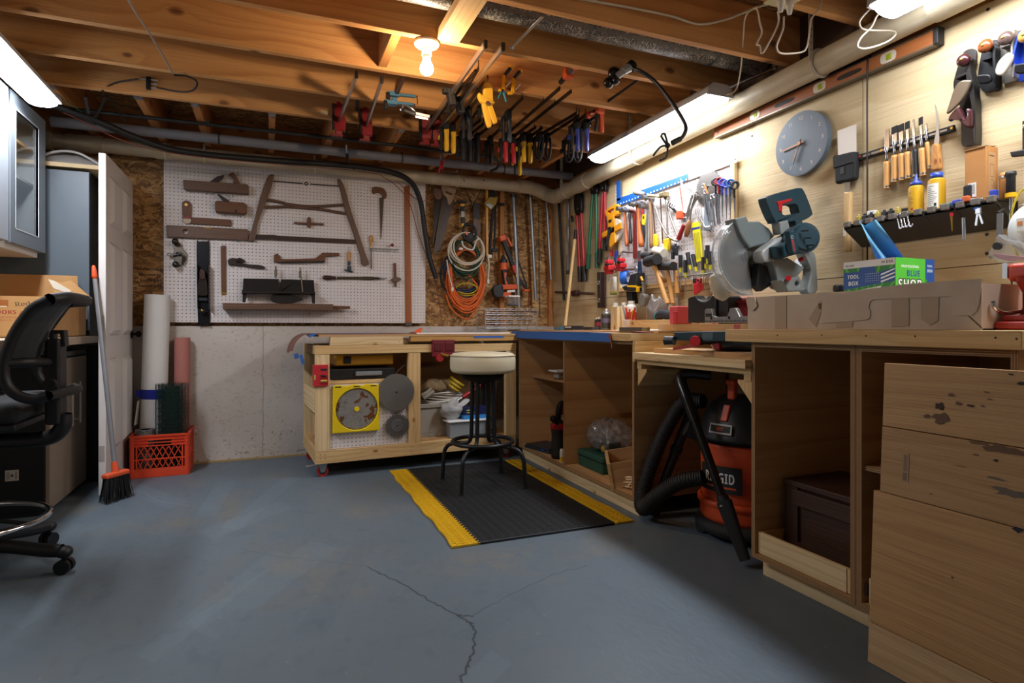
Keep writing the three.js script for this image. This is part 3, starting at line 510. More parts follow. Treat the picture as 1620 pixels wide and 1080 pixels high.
{
  const t = onBench('power_tool_case', 'yellow and black tool case on the upper shelf of the rolling bench', 'case');
  part('lower_shell', rb(.44, .075, .3, .01, .33, .66, -.25), mat(0x16171a, .5), t); part('lid', rb(.4, .07, .28, .012, .34, .752, -.25), mat(0xd89a10, .45), t); part('grip', rb(.18, .03, .03, .008, .36, .662, -.085), grey, t); part('latch', [rb(.05, .05, .01, .004, .22, .755, -.105)], black, t); part('cord', tb([[.55, .64, -.14], [.6, .7, -.1], [.66, .73, -.12], [.72, .68, -.14]], .004), grey, t);
}
// under the rolling bench, right bay
{
  const t = onBench('storage_tote', 'grey-white plastic tote with a lip under the rolling bench', 'tote'), m = mat(0xa9a49a, .5);
  part('bin', mv(ex([[-.16, .22], [-.15, 0], [.15, 0], [.16, .22], [.15, .22], [.14, .01], [-.14, .01], [-.15, .22]], .34), .87, .182, -.5), m, t); for (const z of [-.163, -.497]) part('side_panel', bb(.725, 1.015, .19, .4, z - .003, z + .003), m, t); part('rim', [rb(.34, .03, .012, .004, .87, .405, -.155), rb(.34, .03, .012, .004, .87, .405, -.505), rb(.012, .03, .36, .004, 1.035, .405, -.33), rb(.012, .03, .36, .004, .705, .405, -.33)], m, t); part('rib', [bb(.72, 1.02, .21, .216, -.164, -.158)], m, t);
}
{
  const t = onBench('cable_coil', 'coil of white electrical cable heaped in the grey tote', 'cable'), g = [];
  for (let i = 0; i < 6; i++) g.push(tb(Array.from({ length: 12 }, (_, k) => { const a = k / 12 * 2 * PI; return [.93 + (.17 + .012 * Math.sin(i * 2)) * Math.cos(a), .43 + i * .011 + .01 * Math.sin(a * 2 + i), -.28 + (.12 + .01 * Math.cos(i)) * Math.sin(a)]; }), .006, 60, 6, true)); part('loop', g, mat(0xd6d0c4, .5), t);
}
{
  const t = onBench('tape_stack', 'three rolls of yellow packing tape in shrink wrap on the cable coil', 'tape'); const q = V(.25, .55, .2).normalize();
  for (let i = 0; i < 3; i++) { const a = [1.0 + i * .022, .56 - i * .0, -.2 + i * .004], b = [a[0] + .02, a[1] + .012, a[2] + .004]; part('tape_roll', along(la([[.035, 0], [.062, 0], [.062, .022], [.035, .022], [.035, 0]], 28), a, [a[0] + .5, a[1] + .75, a[2] + .15]).translate(i * -.005, i * .02 - .04, 0), mat(0xc2a32a, .3), t); }
}
{
  const t = onBench('cloth_rag', 'crumpled tan cloth glove on top of the grey tote', 'glove'); const g = new THREE.SphereGeometry(.07, 26, 18).scale(1.3, .8, .9); crumple(g, .5,6,31,0); part('palm', g.translate(.88, .54, -.22), mat(0x9a8360, .9), t); part('cuff', tb([[.92, .56, -.2], [.95, .57, -.18], [.97, .55, -.17]], .022, 16, 8), mat(0x8a734f, .9), t); part('finger', [tb([[.84, .53, -.18], [.8, .5, -.17], [.76, .48, -.17]], .014), tb([[.85, .51, -.16], [.8, .48, -.15], [.77, .46, -.15]], .014)], mat(0x9d9487, .9), t);
}
{
  const t = onBench('clear_storage_box', 'clear plastic box with a white lid on the bench floor board', 'container');
  part('tub', [bb(.93, .933, .182, .29, -.19, -.03), bb(1.2, 1.203, .182, .29, -.19, -.03), bb(.93, 1.203, .182, .29, -.033, -.03), bb(.93, 1.203, .182, .29, -.193, -.19)], mat(0xd4dade, .2, 0, { transmission: .7, thickness: 0 }), t); part('lid', rb(.31, .014, .19, .005, 1.066, .298, -.11), mat(0xe4e4e2, .4), t); part('contents', [rb(.1, .07, .1, .004, 1.0, .22, -.11), rb(.1, .05, .1, .02, 1.13, .21, -.11)], mat(0x47525a, .6), t);
}
{ const t = onBench('glove_box', 'navy and light blue carton on the clear box lid', 'carton'); part('carton', bb(1.04, 1.23, .306, .39, -.16, -.04), mat(0x151b4a, .5), t); part('band', bb(1.039, 1.231, .306, .336, -.161, -.039), mat(0x2f86c9, .5), t); part('print', [bb(1.06, 1.1, .368, .376, -.0395, -.039), bb(1.06, 1.12, .352, .357, -.0395, -.039)], mat(0xc9d94a, .5), t); }
{ const t = onBench('plastic_sack', 'crumpled white plastic sack beside the navy carton', 'bag'); const g = new THREE.SphereGeometry(.09, 30, 20).scale(1.0, .75, .6); crumple(g, .6,7,37,0); part('sack', g.translate(.97, .37, -.1), mat(0xa9a9a6, .5), t); part('loose_end', ex(spl([[1.0, .4], [1.06, .45], [1.1, .44], [1.05, .4]], 16), .004, 0, -.08), mat(0xd8d8d8, .4), t); }
{ const t = onBench('first_aid_case', 'dark red plastic drill case hung on the bench apron behind the stool', 'case'); part('shell', rb(.165, .12, .03, .006, .86, .83, .018), mat(0x6d1520, .4), t); part('panel', [rb(.06, .06, .008, .003, .82, .84, .034), rb(.06, .06, .008, .003, .9, .84, .034)], mat(0x5c101a, .4), t); part('knob', cy([.83, .765, .02], [.83, .765, .045], .03, .028, 18), mat(0xa01f24, .4), t); part('barrel', cy([.835, .79, .04], [.885, .775, .06], .011, .011, 12), brass, t); }
{ const t = onBench('pipe_wrench', 'long steel bar clamp leaning in the corner of the rolling bench', 'clamp'); part('bar', bar([1.27, .25, -.1], [1.36, .62, -.16], .026, .006), galv, t); part('jaw', [rb(.07, .05, .03, .006, 1.26, .24, -.09), rb(.03, .09, .03, .006, 1.29, .27, -.09), rb(.06, .025, .03, .006, 1.24, .2, -.09)], steel, t); part('screw', cy([1.22, .21, -.09], [1.3, .21, -.09], .006), darkSteel, t); }
{ const t = onBench('lopping_shears', 'red-handled shears lying behind the stool legs', 'tool'); part('grip', [cy([1.17, .5, -.15], [1.27, .57, -.2], .017, .014), cy([1.06, .46, -.12], [1.12, .49, -.13], .014, .014)], mat(0xa8141c, .4), t); part('shank', cy([1.0, .43, -.11], [1.2, .52, -.16], .007), steel, t); part('jaw', rb(.06, .04, .02, .006, 1.0, .42, -.11), darkSteel, t); }

{ // stool
  const c = [1.222, 0, -3.455], t = thing('bar_stool', 'round cream-padded shop stool with a black tubular base', 'stool', null, c, .785), m = mat(0x15171b, .4, .2);
  part('seat_cushion', la([[0, .68], [.17, .68], [.19, .688], [.2, .705], [.202, .75], [.198, .785], [.183, .8], [.1, .808], [0, .81]].map(([r, y]) => [r, y + .018]), 48), mat(0xcdc2a4, .45), t);
  part('seam', [ring(.2005, .0025, 0, .805, 0, PI / 2, 0, 0, 48, 5)], mat(0xb9ac8c, .5), t);
  part('swivel_plate', la([[0, .63], [.03, .63], [.12, .66], [.14, .698], [0, .698]], 24), blackMatte, t);
  part('screw_post', cy([0, .5, 0], [0, .67, 0], .014), m, t);
  for (let i = 0; i < 4; i++) { const a = i * PI / 2, C = Math.cos(a), S = Math.sin(a), q = (r, y) => [r * C, y, r * S]; part('leg', [cy(q(.078, .33), q(.07, .66), .0125), tb([q(.078, .34), q(.08, .3), q(.095, .265), q(.13, .255), q(.18, .25), q(.235, .235), q(.265, .2), q(.275, .14), q(.285, .0)], .0125, 40, 10)], m, t); part('foot_cap', cy(q(.285, 0), q(.2835, .02), .0145), rubber, t); }
  part('foot_ring', ring(.185, .0125, 0, .275, 0, PI / 2, 0, 0, 56, 10), m, t);
}
{ // anti-fatigue mat
  const t = thing('floor_mat', 'black diamond-plate rubber mat with yellow safety borders', 'mat', null, [.755, 0, -4.02]), w = .94, d = 1.5;
  const blk = mat(0x1d1f21, .55), yl = mat(0xd4a60e, .5);
  part('field', rb(w - .22, .012, d, .004, w / 2, .006, d / 2), blk, t);
  const wavy = (x0, x1, ph) => { const e = []; for (let i = 0; i <= 30; i++) e.push([x0 + (ph < 0 ? .008 * Math.sin(i * .9) * Math.sin(i * .37) : 0), i / 30 * d]); for (let i = 30; i >= 0; i--) e.push([x1 + (ph > 0 ? .006 * Math.sin(i * .8) : 0), i / 30 * d]); return ex(e, .011, .002).rotateX(PI / 2).translate(0, .0115, 0); };
  part('safety_border', wavy(0, .125, -1), yl, t); part('safety_border', wavy(w - .1, w, 1), yl, t);
  const chip = new THREE.BoxGeometry(.02, .0022, .005), ms = [[], []];
  const n = new THREE.Matrix4(), make = (xa, xb, name, m) => { const L = []; let r = 0; for (let z = .012; z < d - .01; z += .0155, r++) { let k = 0; for (let x = xa + (r % 2) * .0115; x < xb; x += .023, k++) L.push([x, z, (k + r) % 2]); } const im = new THREE.InstancedMesh(chip, m, L.length); L.forEach(([x, z, o], i) => { n.makeRotationY(o ? .78 : -.78).setPosition(x, .0125, z); im.setMatrixAt(i, n); }); im.name = name; im.userData.kind = 'stuff'; im.castShadow = im.receiveShadow = true; t.add(im); };
  make(.14, w - .115, 'tread_studs', blk); make(.012, .116, 'border_studs', yl); make(w - .092, w - .01, 'border_studs', yl);
}

// ---------- left side ----------
const cabGrey = mat(0x9aa2aa, .45), cabDark = mat(0x4b545c, .45), blkMel = mat(0x101012, .5);
{
  const t = thing('wall_cabinet', 'grey wall cabinet with a glass door beside the strip light', 'cabinet', null, [-1.185, 1.4, -3.92]);   // local z along the wall, +x out of the wall
  const w = .5, h = .76;
  part('body', [bb(-.32, -.022, 0, .018, -.25, .25), bb(-.32, -.022, h - .018, h, -.25, .25), bb(-.32, -.022, .018, h - .018, -.25, -.235), bb(-.32, -.022, .018, h - .018, .235, .25), bb(-.332, -.32, 0, h, -.25, .25)], mat(0xb7bcbd, .5), t);
  part('shelf', bb(-.31, -.05, .37, .385, -.235, .235), mat(0xaeb3b4, .5), t); part('shelf', bb(-.31, -.05, .56, .575, -.235, .235), W.pine2, t);
  const d = part('door', ex([[-.25, 0], [.25, 0], [.25, h], [-.25, h]], .02, .002, 0, [[[-.18, .08], [.14, .08], [.14, h - .08], [-.18, h - .08]]]).rotateY(PI / 2).translate(-.02, 0, 0), mat(0x6f7880, .4), t);
  part('bead', [bb(-.012, .001, .074, .08, -.14, .18), bb(-.012, .001, h - .08, h - .074, -.14, .18), bb(-.012, .001, .08, h - .08, .18, .186), bb(-.012, .001, .08, h - .08, -.146, -.14)], mat(0xc7ccd0, .35), d);
  part('glass_pane', bb(-.012, -.008, .08, h - .08, -.14, .18), mat(0xffffff, .03, 0, { transmission: 1, thickness: 0, ior: 1.5 }), d);
  part('light_rail', bb(-.34, -.03, -.03, 0, -.22, .36), mat(0xd9d6d1, .5), t);
}
{
  const t = thing('wall_cabinet', 'plain grey wall cabinet next to the glass-door one', 'cabinet', null, [-1.185, 1.4, -3.38]);
  part('body', bb(-.332, -.022, 0, .76, -.27, .27), mat(0xb7bcbd, .5), t); part('door', rb(.02, .757, .262, .002, -.01, .38, -.134), cabGrey, t); part('door', rb(.02, .757, .262, .002, -.01, .38, .134), cabGrey, t); part('handle', cy([.02, .1, -.02], [.02, .25, -.02], .006), steel, t);
}
for (const [z, y, s] of [[-3.95, 1.787, .03], [-4.02, 1.787, .035], [-3.86, 1.422, .03], [-3.9, 1.422, .026]]) { const t = thing('glassware', 'dark small jar on a shelf inside the glass-door cabinet', 'jar', 'jars in the glass-door cabinet', [-1.33, y, z]); part('jar', la([[0, 0], [s, 0], [s, .05], [s * .7, .065], [0, .065]], 16), mat(0x4a4f52, .4), t); part('lid', cy([0, .065, 0], [0, .078, 0], s * .75), darkSteel, t); }
{
  const t = thing('hutch_cabinet', 'tall dark slate cabinet standing on the counter against the back wall', 'cabinet'); const x0 = -1.6, x1 = -1.0, z0 = -4.795, z1 = -4.28;
  part('carcass', bb(x0, x1, .926, 1.915, z0, z1 - .02), mat(0x1d1a1a, .55), t); part('door', rb(x1 - x0 - .002, 1.0 - .045, .02, .003, (x0 + x1) / 2, 1.435, z1 - .01), mat(0x5d6870, .4), t); part('plinth', bb(x0, x1, .926, .955, z1 - .02, z1 - .005), blkMel, t);
}
{ const t = thing('overhead_shelf', 'thin pine shelf board above the tall slate cabinet', 'shelf'); part('board', bb(-1.68, -.93, 1.93, 1.955, -4.795, -4.27), W.pine, t); part('support', bb(-.94, -.925, 1.75, 1.93, -4.795, -4.5), W.pine2, t); }
{ const t = thing('plastic_sheet', 'folded clear plastic sheet heaped on the pine shelf', 'plastic sheet', null, [-1.13, 1.956, -4.42]); const g = new THREE.SphereGeometry(.2, 36, 16, 0, 6.283, 0, 1.6).scale(1.0, .45, .5); crumple(g, .35,4,41,1); part('film', g, mat(0xb9b6b2, .35, 0, { transmission: .35, thickness: 0 }), t); part('fold', tb([[-.15, .02, .09], [-.05, .07, .1], [.06, .075, .1], [.17, .02, .08]], .008, 24, 6), mat(0xc9c6c2, .3), t); }
{
  const t = thing('storage_counter', 'low black cabinet with taupe doors and bar handles under the counter', 'cabinet'), tp = mat(0x8d7d6c, .6);
  part('carcass', bb(-1.65, -1.075, .03, .84, -4.46, -3.76), blkMel, t); part('plinth', bb(-1.65, -1.1, 0, .03, -4.45, -3.77), black, t);
  for (const [a, b, hz] of [[-3.775, -4.105, -4.03], [-4.112, -4.445, -4.18]]) { const d = part('door', rb(.02, .775, Math.abs(b - a), .002, -1.064, .415, (a + b) / 2), tp, t); part('handle', [cy([-1.022, .42, hz], [-1.022, .66, hz], .007, .007), cy([-1.054, .44, hz], [-1.022, .44, hz], .005), cy([-1.054, .64, hz], [-1.022, .64, hz], .005)], mat(0xc9c6c2, .3, .8), d); }
  part('mesh_vent', bb(-1.076, -1.056, .812, .84, -4.445, -3.775), mat(0x4a4a4b, .5, .5), t); const sl = []; for (let i = 0; i < 40; i++) sl.push(bar([-1.0555, .815, -3.78 - i * .0165], [-1.0555, .837, -3.79 - i * .0165], .003, .002)); part('vent_grid', sl, mat(0x8a8784, .4, .6), t).userData.kind = 'stuff';
  part('product_label', bb(-1.236, -1.18, .195, .25, -3.76, -3.7592), label2d(128, 128, (g) => { g.fillStyle = '#b9b0a2'; g.fillRect(0, 0, 128, 128); g.fillStyle = '#333'; g.beginPath(); g.moveTo(64, 40); g.lineTo(84, 78); g.lineTo(44, 78); g.fill(); for (const x of [14, 24, 34, 96, 106]) g.fillRect(x, 20, 4, 88); }), t);
}
{ const t = thing('side_pillar', 'narrow black side cabinet between the taupe doors and the white door', 'cabinet'); part('carcass', bb(-1.06, -.915, .0, .86, -4.62, -4.47), blkMel, t); part('mesh_vent', bb(-1.05, -.92, .8, .84, -4.4705, -4.468), mat(0x2d2d2e, .5, .5), t); part('screw', cy([-.94, .62, -4.469], [-.94, .62, -4.466], .004), darkSteel, t); }
{ const t = thing('countertop', 'pale wooden counter top over the taupe-door cabinet', 'worktop'); part('slab', rb(.7, .045, 2.09, .004, -1.35, .902, -3.745), mat(0xb7a28a, .55), t); part('edge_band', bb(-1.0, -.998, .882, .922, -4.78, -2.71), mat(0xc2ad94, .5), t); }
{ // white panel door standing open
  const t = thing('panel_door', 'white six-panel interior door standing edge-on by the back wall', 'door', null, [-.905, 0, -4.43]), m = mat(0xd9d4d0, .45); const w = .74, h = 1.98;
  const pan = [[-.28, -.06, 1.42, 1.86], [.06, .28, 1.42, 1.86], [-.28, -.06, .86, 1.3], [.06, .28, .86, 1.3], [-.28, -.06, .2, .72], [.06, .28, .2, .72]].map((p, i) => i < 2 ? [p[0], p[1], 1.58, 1.87] : i < 4 ? [p[0], p[1], .93, 1.48] : [p[0], p[1], .24, .79]);
  part('slab', ex([[-w / 2, .01], [w / 2, .01], [w / 2, h], [-w / 2, h]], .036, .0015, 0, pan.map(([a, b, c, d]) => [[a, c], [b, c], [b, d], [a, d]])).rotateY(PI / 2), m, t);
  for (const [a, b, c, d] of pan) { const o = part('raised_panel', new THREE.ExtrudeGeometry(poly([[a + .03, c + .03], [b - .03, c + .03], [b - .03, d - .03], [a + .03, d - .03]]), { depth: .004, bevelEnabled: true, bevelSize: .028, bevelThickness: .02, bevelSegments: 1 }).translate(0, 0, .03).rotateY(PI / 2), m, t); part('panel_back', bb(.008, .012, c, d, -b, -a), m, o); }
  for (const y of [.25, 1.0, 1.72]) part('hinge', [bb(.002, .03, y - .045, y + .045, .3699, .3715), cy([.01, y - .025, .371], [.01, y - .025, .3725], .003), cy([.01, y + .025, .371], [.01, y + .025, .3725], .003)], mat(0xc9c4bd, .35, .4), t);
  part('knob', [cy([.036, .93, -.31], [.044, .93, -.31], .03, .03, 20), cy([.044, .93, -.31], [.072, .93, -.31], .009), mv(sp(.022, 0, 0, 0, .8), .08, .93, -.31)], mat(0x1b1816, .35, .7), t);
}
{ // push broom
  const t = thing('push_broom', 'broom with a grey handle and orange head leaning by the door', 'broom'); const A = [-.80, .16, -3.95], B = [-.925, 1.335, -4.04], L = (k) => A.map((v, i) => v + (B[i] - v) * k);
  part('handle', cy(L(.02), L(.94), .0125, .0115), mat(0x8f9196, .35, .3), t); part('grip_tip', along(la([[0, 0], [.0125, 0], [.014, .02], [.012, .05], [.008, .075], [0, .08]], 14), L(.93), B), mat(0xe9552a, .45), t);
  part('head', [cy(L(0), L(.05), .02, .015), mv(rb(.15, .028, .045, .01, 0, 0, 0), -.797, .15, -3.945, 0, .95)], mat(0xe0582f, .5), t);
  const g = []; for (let i = 0; i < 170; i++) { const u = rnd(-1, 1), v = rnd(-1, 1), c = Math.cos(.95), s = Math.sin(.95), lx = u * .07, lz = v * .018, bx2 = u * .09 + rnd(-.008, .008), bz = v * .035; g.push(cy([-.797 + lx * c + lz * s, .14, -3.945 - lx * s + lz * c], [-.797 + bx2 * c + bz * s, .002 + rnd(.012), -3.945 - bx2 * s + bz * c], .0028, .0018, 4)); } part('bristles', g, mat(0x17181a, .8), t).userData.kind = 'stuff';
}
{ // milk crate
  const c = [-.662, 0, -4.635], t = thing('milk_crate', 'orange plastic milk crate holding paper and wire rolls', 'crate', null, c, .02), m = mat(0xd8431f, .5), S = .33, Hh = .275;
  const wall = () => { const g = [rb(S, .05, .012, .003, 0, .025, 0), bx(S, .012, .016, 0, Hh - .006, 0), bx(S, .006, .014, 0, Hh - .03, 0), bx(S, .006, .014, 0, Hh - .05, 0), bx(S, .006, .014, 0, Hh - .07, 0), bx(S, .007, .012, 0, .118, 0), bx(S, .007, .012, 0, .055, 0), bx(.02, Hh, .01, -S / 2 + .012, Hh / 2, 0), bx(.02, Hh, .01, S / 2 - .012, Hh / 2, 0), bx(.008, .2, .014, -S / 2 + .035, .1, 0), bx(.008, .2, .014, S / 2 - .035, .1, 0), bx(S, .024, .004, 0, Hh - .018, -.002), bx(S * .3, .05, .004, -S * .35, Hh - .05, -.002), bx(S * .3, .05, .004, S * .35, Hh - .05, -.002)]; for (let i = 0; i < 8; i++) { const x = -.12 + i * .034; for (const d of [-1, 1]) { const a = [x - d * .035, .06, 0], b = [x + d * .035, .2, 0]; if (Math.max(Math.abs(a[0]), Math.abs(b[0])) < .135) g.push(bar(a, b, .005, .008)); } } g.push(bar([-.13, .13, 0], [-.09, .2, 0], .005, .008), bar([.13, .13, 0], [.09, .2, 0], .005, .008), bar([-.13, .13, 0], [-.1, .06, 0], .005, .008), bar([.13, .13, 0], [.1, .06, 0], .005, .008)); return g; };
  for (let k = 0; k < 4; k++) part('side_wall', wall().map((g) => mv(g, 0, 0, S / 2).applyMatrix4(new THREE.Matrix4().makeRotationY(k * PI / 2))), m, t);
  const fl = []; for (let i = -5; i <= 5; i++) fl.push(bb(i * .028 - .005, i * .028 + .005, .004, .012, -S / 2, S / 2), bb(-S / 2, S / 2, .004, .012, i * .028 - .005, i * .028 + .005)); part('floor_grid', fl, m, t);
}
{ const t = thing('paper_roll', 'tall white paper roll with a blue band standing in the orange crate', 'paper roll', 'rolls in the milk crate', [-.74, .02, -4.705], [0, 0, -.028]); part('roll', la([[.03, 0], [.078, 0], [.08, .3], [.078, 1.18], [.03, 1.18], [.03, 0]], 36), mat(0xdad7d2, .75), t); part('blue_band', [la([[.0815, .47], [.0825, .475], [.0825, .53], [.0815, .535]], 32), bx(.03, .045, .01, -.09, .505, .03)], mat(0x14228c, .45), t); part('loose_edge', ex([[-.1, .3], [-.085, .46], [-.08, .46], [-.092, .3]], .1, 0, -.02), mat(0xcfcbc2, .8), t); }
{ const t = thing('paper_roll', 'short dusty pink roll standing in the orange crate', 'paper roll', 'rolls in the milk crate', [-.56, .02, -4.73]); part('roll', la([[.02, 0], [.05, 0], [.05, .885], [.02, .885], [.02, 0]], 30), mat(0xa96b60, .8), t); }
{ const t = thing('wire_mesh_roll', 'dark green chicken wire roll standing in the orange crate', 'wire roll', 'rolls in the milk crate', [-.602, .02, -4.575]); const g = [], n = 34, hh = .58; for (const r of [.098, .08, .062]) for (let i = 0; i < n; i++) for (let j = 0; j < 22; j++) { const a0 = (i + (j % 2) * .5) / n * 2 * PI, a1 = a0 + PI / n, a2 = a0 - PI / n, y0 = j / 22 * hh, y1 = y0 + hh / 22 * .65; const q = (a, y) => [r * Math.cos(a), y, r * Math.sin(a)]; g.push(cy(q(a0, y0), q(a1, y1), .0009, .0009, 3, true), cy(q(a0, y0), q(a2, y1), .0009, .0009, 3, true)); if (j % 1 === 0) g.push(cy(q(a1, y1), q(a1, (j + 1) / 22 * hh), .0012, .0012, 3, true)); } part('wire_mesh', g, mat(0x12352c, .5, .2), t); part('inner_coil', la([[.04, 0], [.05, 0], [.045, .56], [.035, .56]], 20), mat(0x0c1f1a, .8), t); }
{ const t = thing('wire_mesh_roll', 'small grey fine mesh roll in the front of the orange crate', 'wire roll', 'rolls in the milk crate', [-.755, .02, -4.56]); part('roll', la([[.03, 0], [.055, 0], [.055, .28], [.03, .28]], 24), texMat(tex(noiseMap(128, 0x2b2b2a, 0x8a8883, 60, 1, 97), .2, .2), .5), t); part('top_rim', ring(.055, .002, 0, .28, 0, PI / 2), grey, t); }
// cardboard boxes on the counter
const cardC = noiseMap(512, 0xb98a54, 0xc99c66, 6, 4, 101), card = texMat(tex(cardC, .6, .6), .8);
{
  const t = thing('cardboard_box', 'opened brown book carton with raised flaps on the counter', 'box', null, [-1.22, .925, -3.98]); const x1 = .21, z0 = -.27, z1 = .35, h = .205;
  part('body', [bb(-.25, x1, 0, .004, z0, z1), bb(-.25, x1, 0, h, z1 - .004, z1), bb(-.25, x1, 0, h, z0, z0 + .004), bb(x1 - .004, x1, 0, h, z0, z1), bb(-.25, -.246, 0, h, z0, z1)], card, t);
  part('flap', mv(bb(-.25, x1 - .03, 0, .15, -.002, .002), 0, h, z0 + .03, .12), card, t); part('flap', ex([[-1.085,1.233],[-1.031,1.215],[-.984,1.229],[-.889,1.134],[-.948,1.143],[-1.058,1.164]].map(([x, y]) => [x + 1.22, y - .925]), .003, 0, .12), card, t, 'torn paper-faced flap'); part('torn_strip', ex([[-1.085,1.233],[-1.058,1.224],[-.981,1.173],[-.998,1.159],[-1.061,1.184]].map(([x, y]) => [x + 1.22, y - .925]), .001, 0, .1236), mat(0xd8cdbb, .8), t);
  part('front_print', bb(-.25, x1 - .01, .01, h - .01, z1 + .0002, z1 + .001), label2d(768, 400, (g, w, h2) => { g.fillStyle = '#bd9059'; g.fillRect(0, 0, w, h2); g.fillStyle = '#a8622c'; g.fillRect(w * .5, 20, 110, 70); g.fillStyle = '#e2d4bd'; g.fillRect(w * .55, 84, 60, 12); g.save(); g.translate(w * .8, 60); g.rotate(-.1); g.font = '62px serif'; g.fillStyle = '#3b2c20'; g.fillText('Red', -80, 20); g.fillText('2nd', -20, 80); g.restore(); txt(g, 'BOOKS', w * .6, 150, 54, '#9c2f24'); txt(g, 'ADDISON-WESLEY', w * .6, 205, 26, '#9c2f24', false); txt(g, 'PUBLISHING CO., INC.', w * .6, 236, 24, '#9c2f24', false); g.fillStyle = '#c0392e'; for (let i = 0; i < 9; i++) { g.save(); g.translate(w * .8, 175); g.rotate(-i * .39); g.fillRect(24, -4, 26, 8); g.restore(); } g.beginPath(); g.arc(w * .8, 175, 18, 0, 7); g.fill(); }), t);
  part('tape_tab', bb(x1 + .0002, x1 + .001, .1, .17, -.3, -.27), mat(0xe4ddd0, .6), t);
}
{ // drafting chair
  const c = [-1.1, 0, -2.94], t = thing('office_chair', 'black mesh-back drafting chair with a chrome foot ring', 'chair', null, c), q = ([x, y, z]) => [x - c[0], y, z - c[2]], bm = mat(0x151516, .5);
  const near = [[-.756,1.079],[-.809,1.04],[-.862,.947],[-.891,.844],[-.886,.772],[-.851,.727],[-.8,.709],[-.76,.721]].map(([x, y]) => q([x, y, -2.7])), far = near.map(([x, y, z], i) => [x - .01, y, -3.06 - c[2] + (i === 0 ? .1 : 0)]);
  part('back_frame', [tb(near, .019, 60, 10), tb(far, .019, 60, 10), tb([near[0], [near[0][0] + .035, near[0][1] + .012, near[0][2] - .1], [near[0][0] + .03, near[0][1] + .01, -.12], [far[0][0], far[0][1], far[0][2]]], .023, 30, 10), tb([near[7], [near[7][0] + .03, near[7][1], -.0], far[7]], .018, 20, 8)], bm, t);
  part('back_mesh', (() => { const n = 10, mm = 8, P = []; const a = curve(near), b = curve(far); for (let i = 0; i < n; i++) for (let j = 0; j < mm; j++) { const S = (u, v) => { const A = a.getPoint(u), B = b.getPoint(u); return [A.x + (B.x - A.x) * v + .05 * Math.sin(PI * v), A.y + (B.y - A.y) * v, A.z + (B.z - A.z) * v]; }; const p = S(i / n * .45, j / mm), p1 = S((i + 1) / n * .45, j / mm), p2 = S((i + 1) / n * .45, (j + 1) / mm), p3 = S(i / n * .45, (j + 1) / mm); P.push(...p, ...p1, ...p2, ...p, ...p2, ...p3); } const g = new THREE.BufferGeometry(); g.setAttribute('position', new THREE.Float32BufferAttribute(P, 3)); g.computeVertexNormals(); return g; })(), mat(0x1a1a1b, .9, 0, { side: THREE.DoubleSide, transmission: .25, thickness: 0 }), t);
  part('lumbar_brace', [tb([near[3], [near[3][0] + .07, near[3][1] + .0, near[3][2] - .06], [.31, .83, -.02]], .018, 20, 8), tb([far[3], [far[3][0] + .07, far[3][1], far[3][2] + .06], [.31, .83, .02]], .018, 20, 8)], bm, t);
  part('back_spine', [rb(.05, .34, .1, .012, .31, .76, .04), tb([[.335, .63, .04], [.33, .57, .04], [.27, .53, .02], [.1, .525, 0]], .03, 24, 10)], bm, t); part('hand_loop', ex([[.29, .9], [.35, .9], [.345, .965], [.3, .965]], .05, .004, .02, [[[.31, .915], [.335, .915], [.33, .95], [.312, .95]]]), bm, t); part('tilt_knob', cy([.31, .755, .095], [.31, .755, .125], .022, .022, 12), black, t);
  part('seat_cushion', rb(.46, .09, .48, .04, .02, .66, 0), mat(0x1d1d1e, .8), t); part('seat_pan', rb(.44, .025, .46, .01, .02, .605, 0), bm, t); part('mechanism', rb(.2, .05, .16, .01, .0, .56, 0), blackMatte, t); part('tilt_lever', cy([.05, .57, .05], [.07, .57, .26], .006), darkSteel, t);
  part('gas_lift', [cy([0, .12, 0], [0, .55, 0], .016), cy([0, .1, 0], [0, .38, 0], .028)], blackGloss, t);
  part('foot_ring', ring(.27, .011, 0, .215, 0, PI / 2, 0, 0, 60, 10), chrome, t); for (let i = 0; i < 3; i++) { const a = i * 2.094 + .4; part('ring_spoke', [cy([.03 * Math.cos(a), .235, .03 * Math.sin(a)], [.27 * Math.cos(a), .215, .27 * Math.sin(a)], .008)], black, t); }
  for (let i = 0; i < 5; i++) { const a = -.24 + i * 2 * PI / 5 - .0, C = Math.cos(a), S = -Math.sin(a), Q = (r, y) => [r * C, y, r * S]; const L = part('base_arm', [tb([Q(.02, .12), Q(.15, .118), Q(.29, .095), Q(.35, .09)], .026, 20, 10), sp(.03, ...Q(.36, .085), 1, .8, 1)], bm, t); part('caster', [cy([Q(.36, .03)[0] - .024 * S, .03, Q(.36, .03)[2] + .024 * C], [Q(.36, .03)[0] - .006 * S, .03, Q(.36, .03)[2] + .006 * C], .029, .029, 20), cy([Q(.36, .03)[0] + .006 * S, .03, Q(.36, .03)[2] - .006 * C], [Q(.36, .03)[0] + .024 * S, .03, Q(.36, .03)[2] - .024 * C], .029, .029, 20), cy(Q(.36, .03), Q(.36, .08), .008)], mat(0x0f0f10, .35), L); }
}

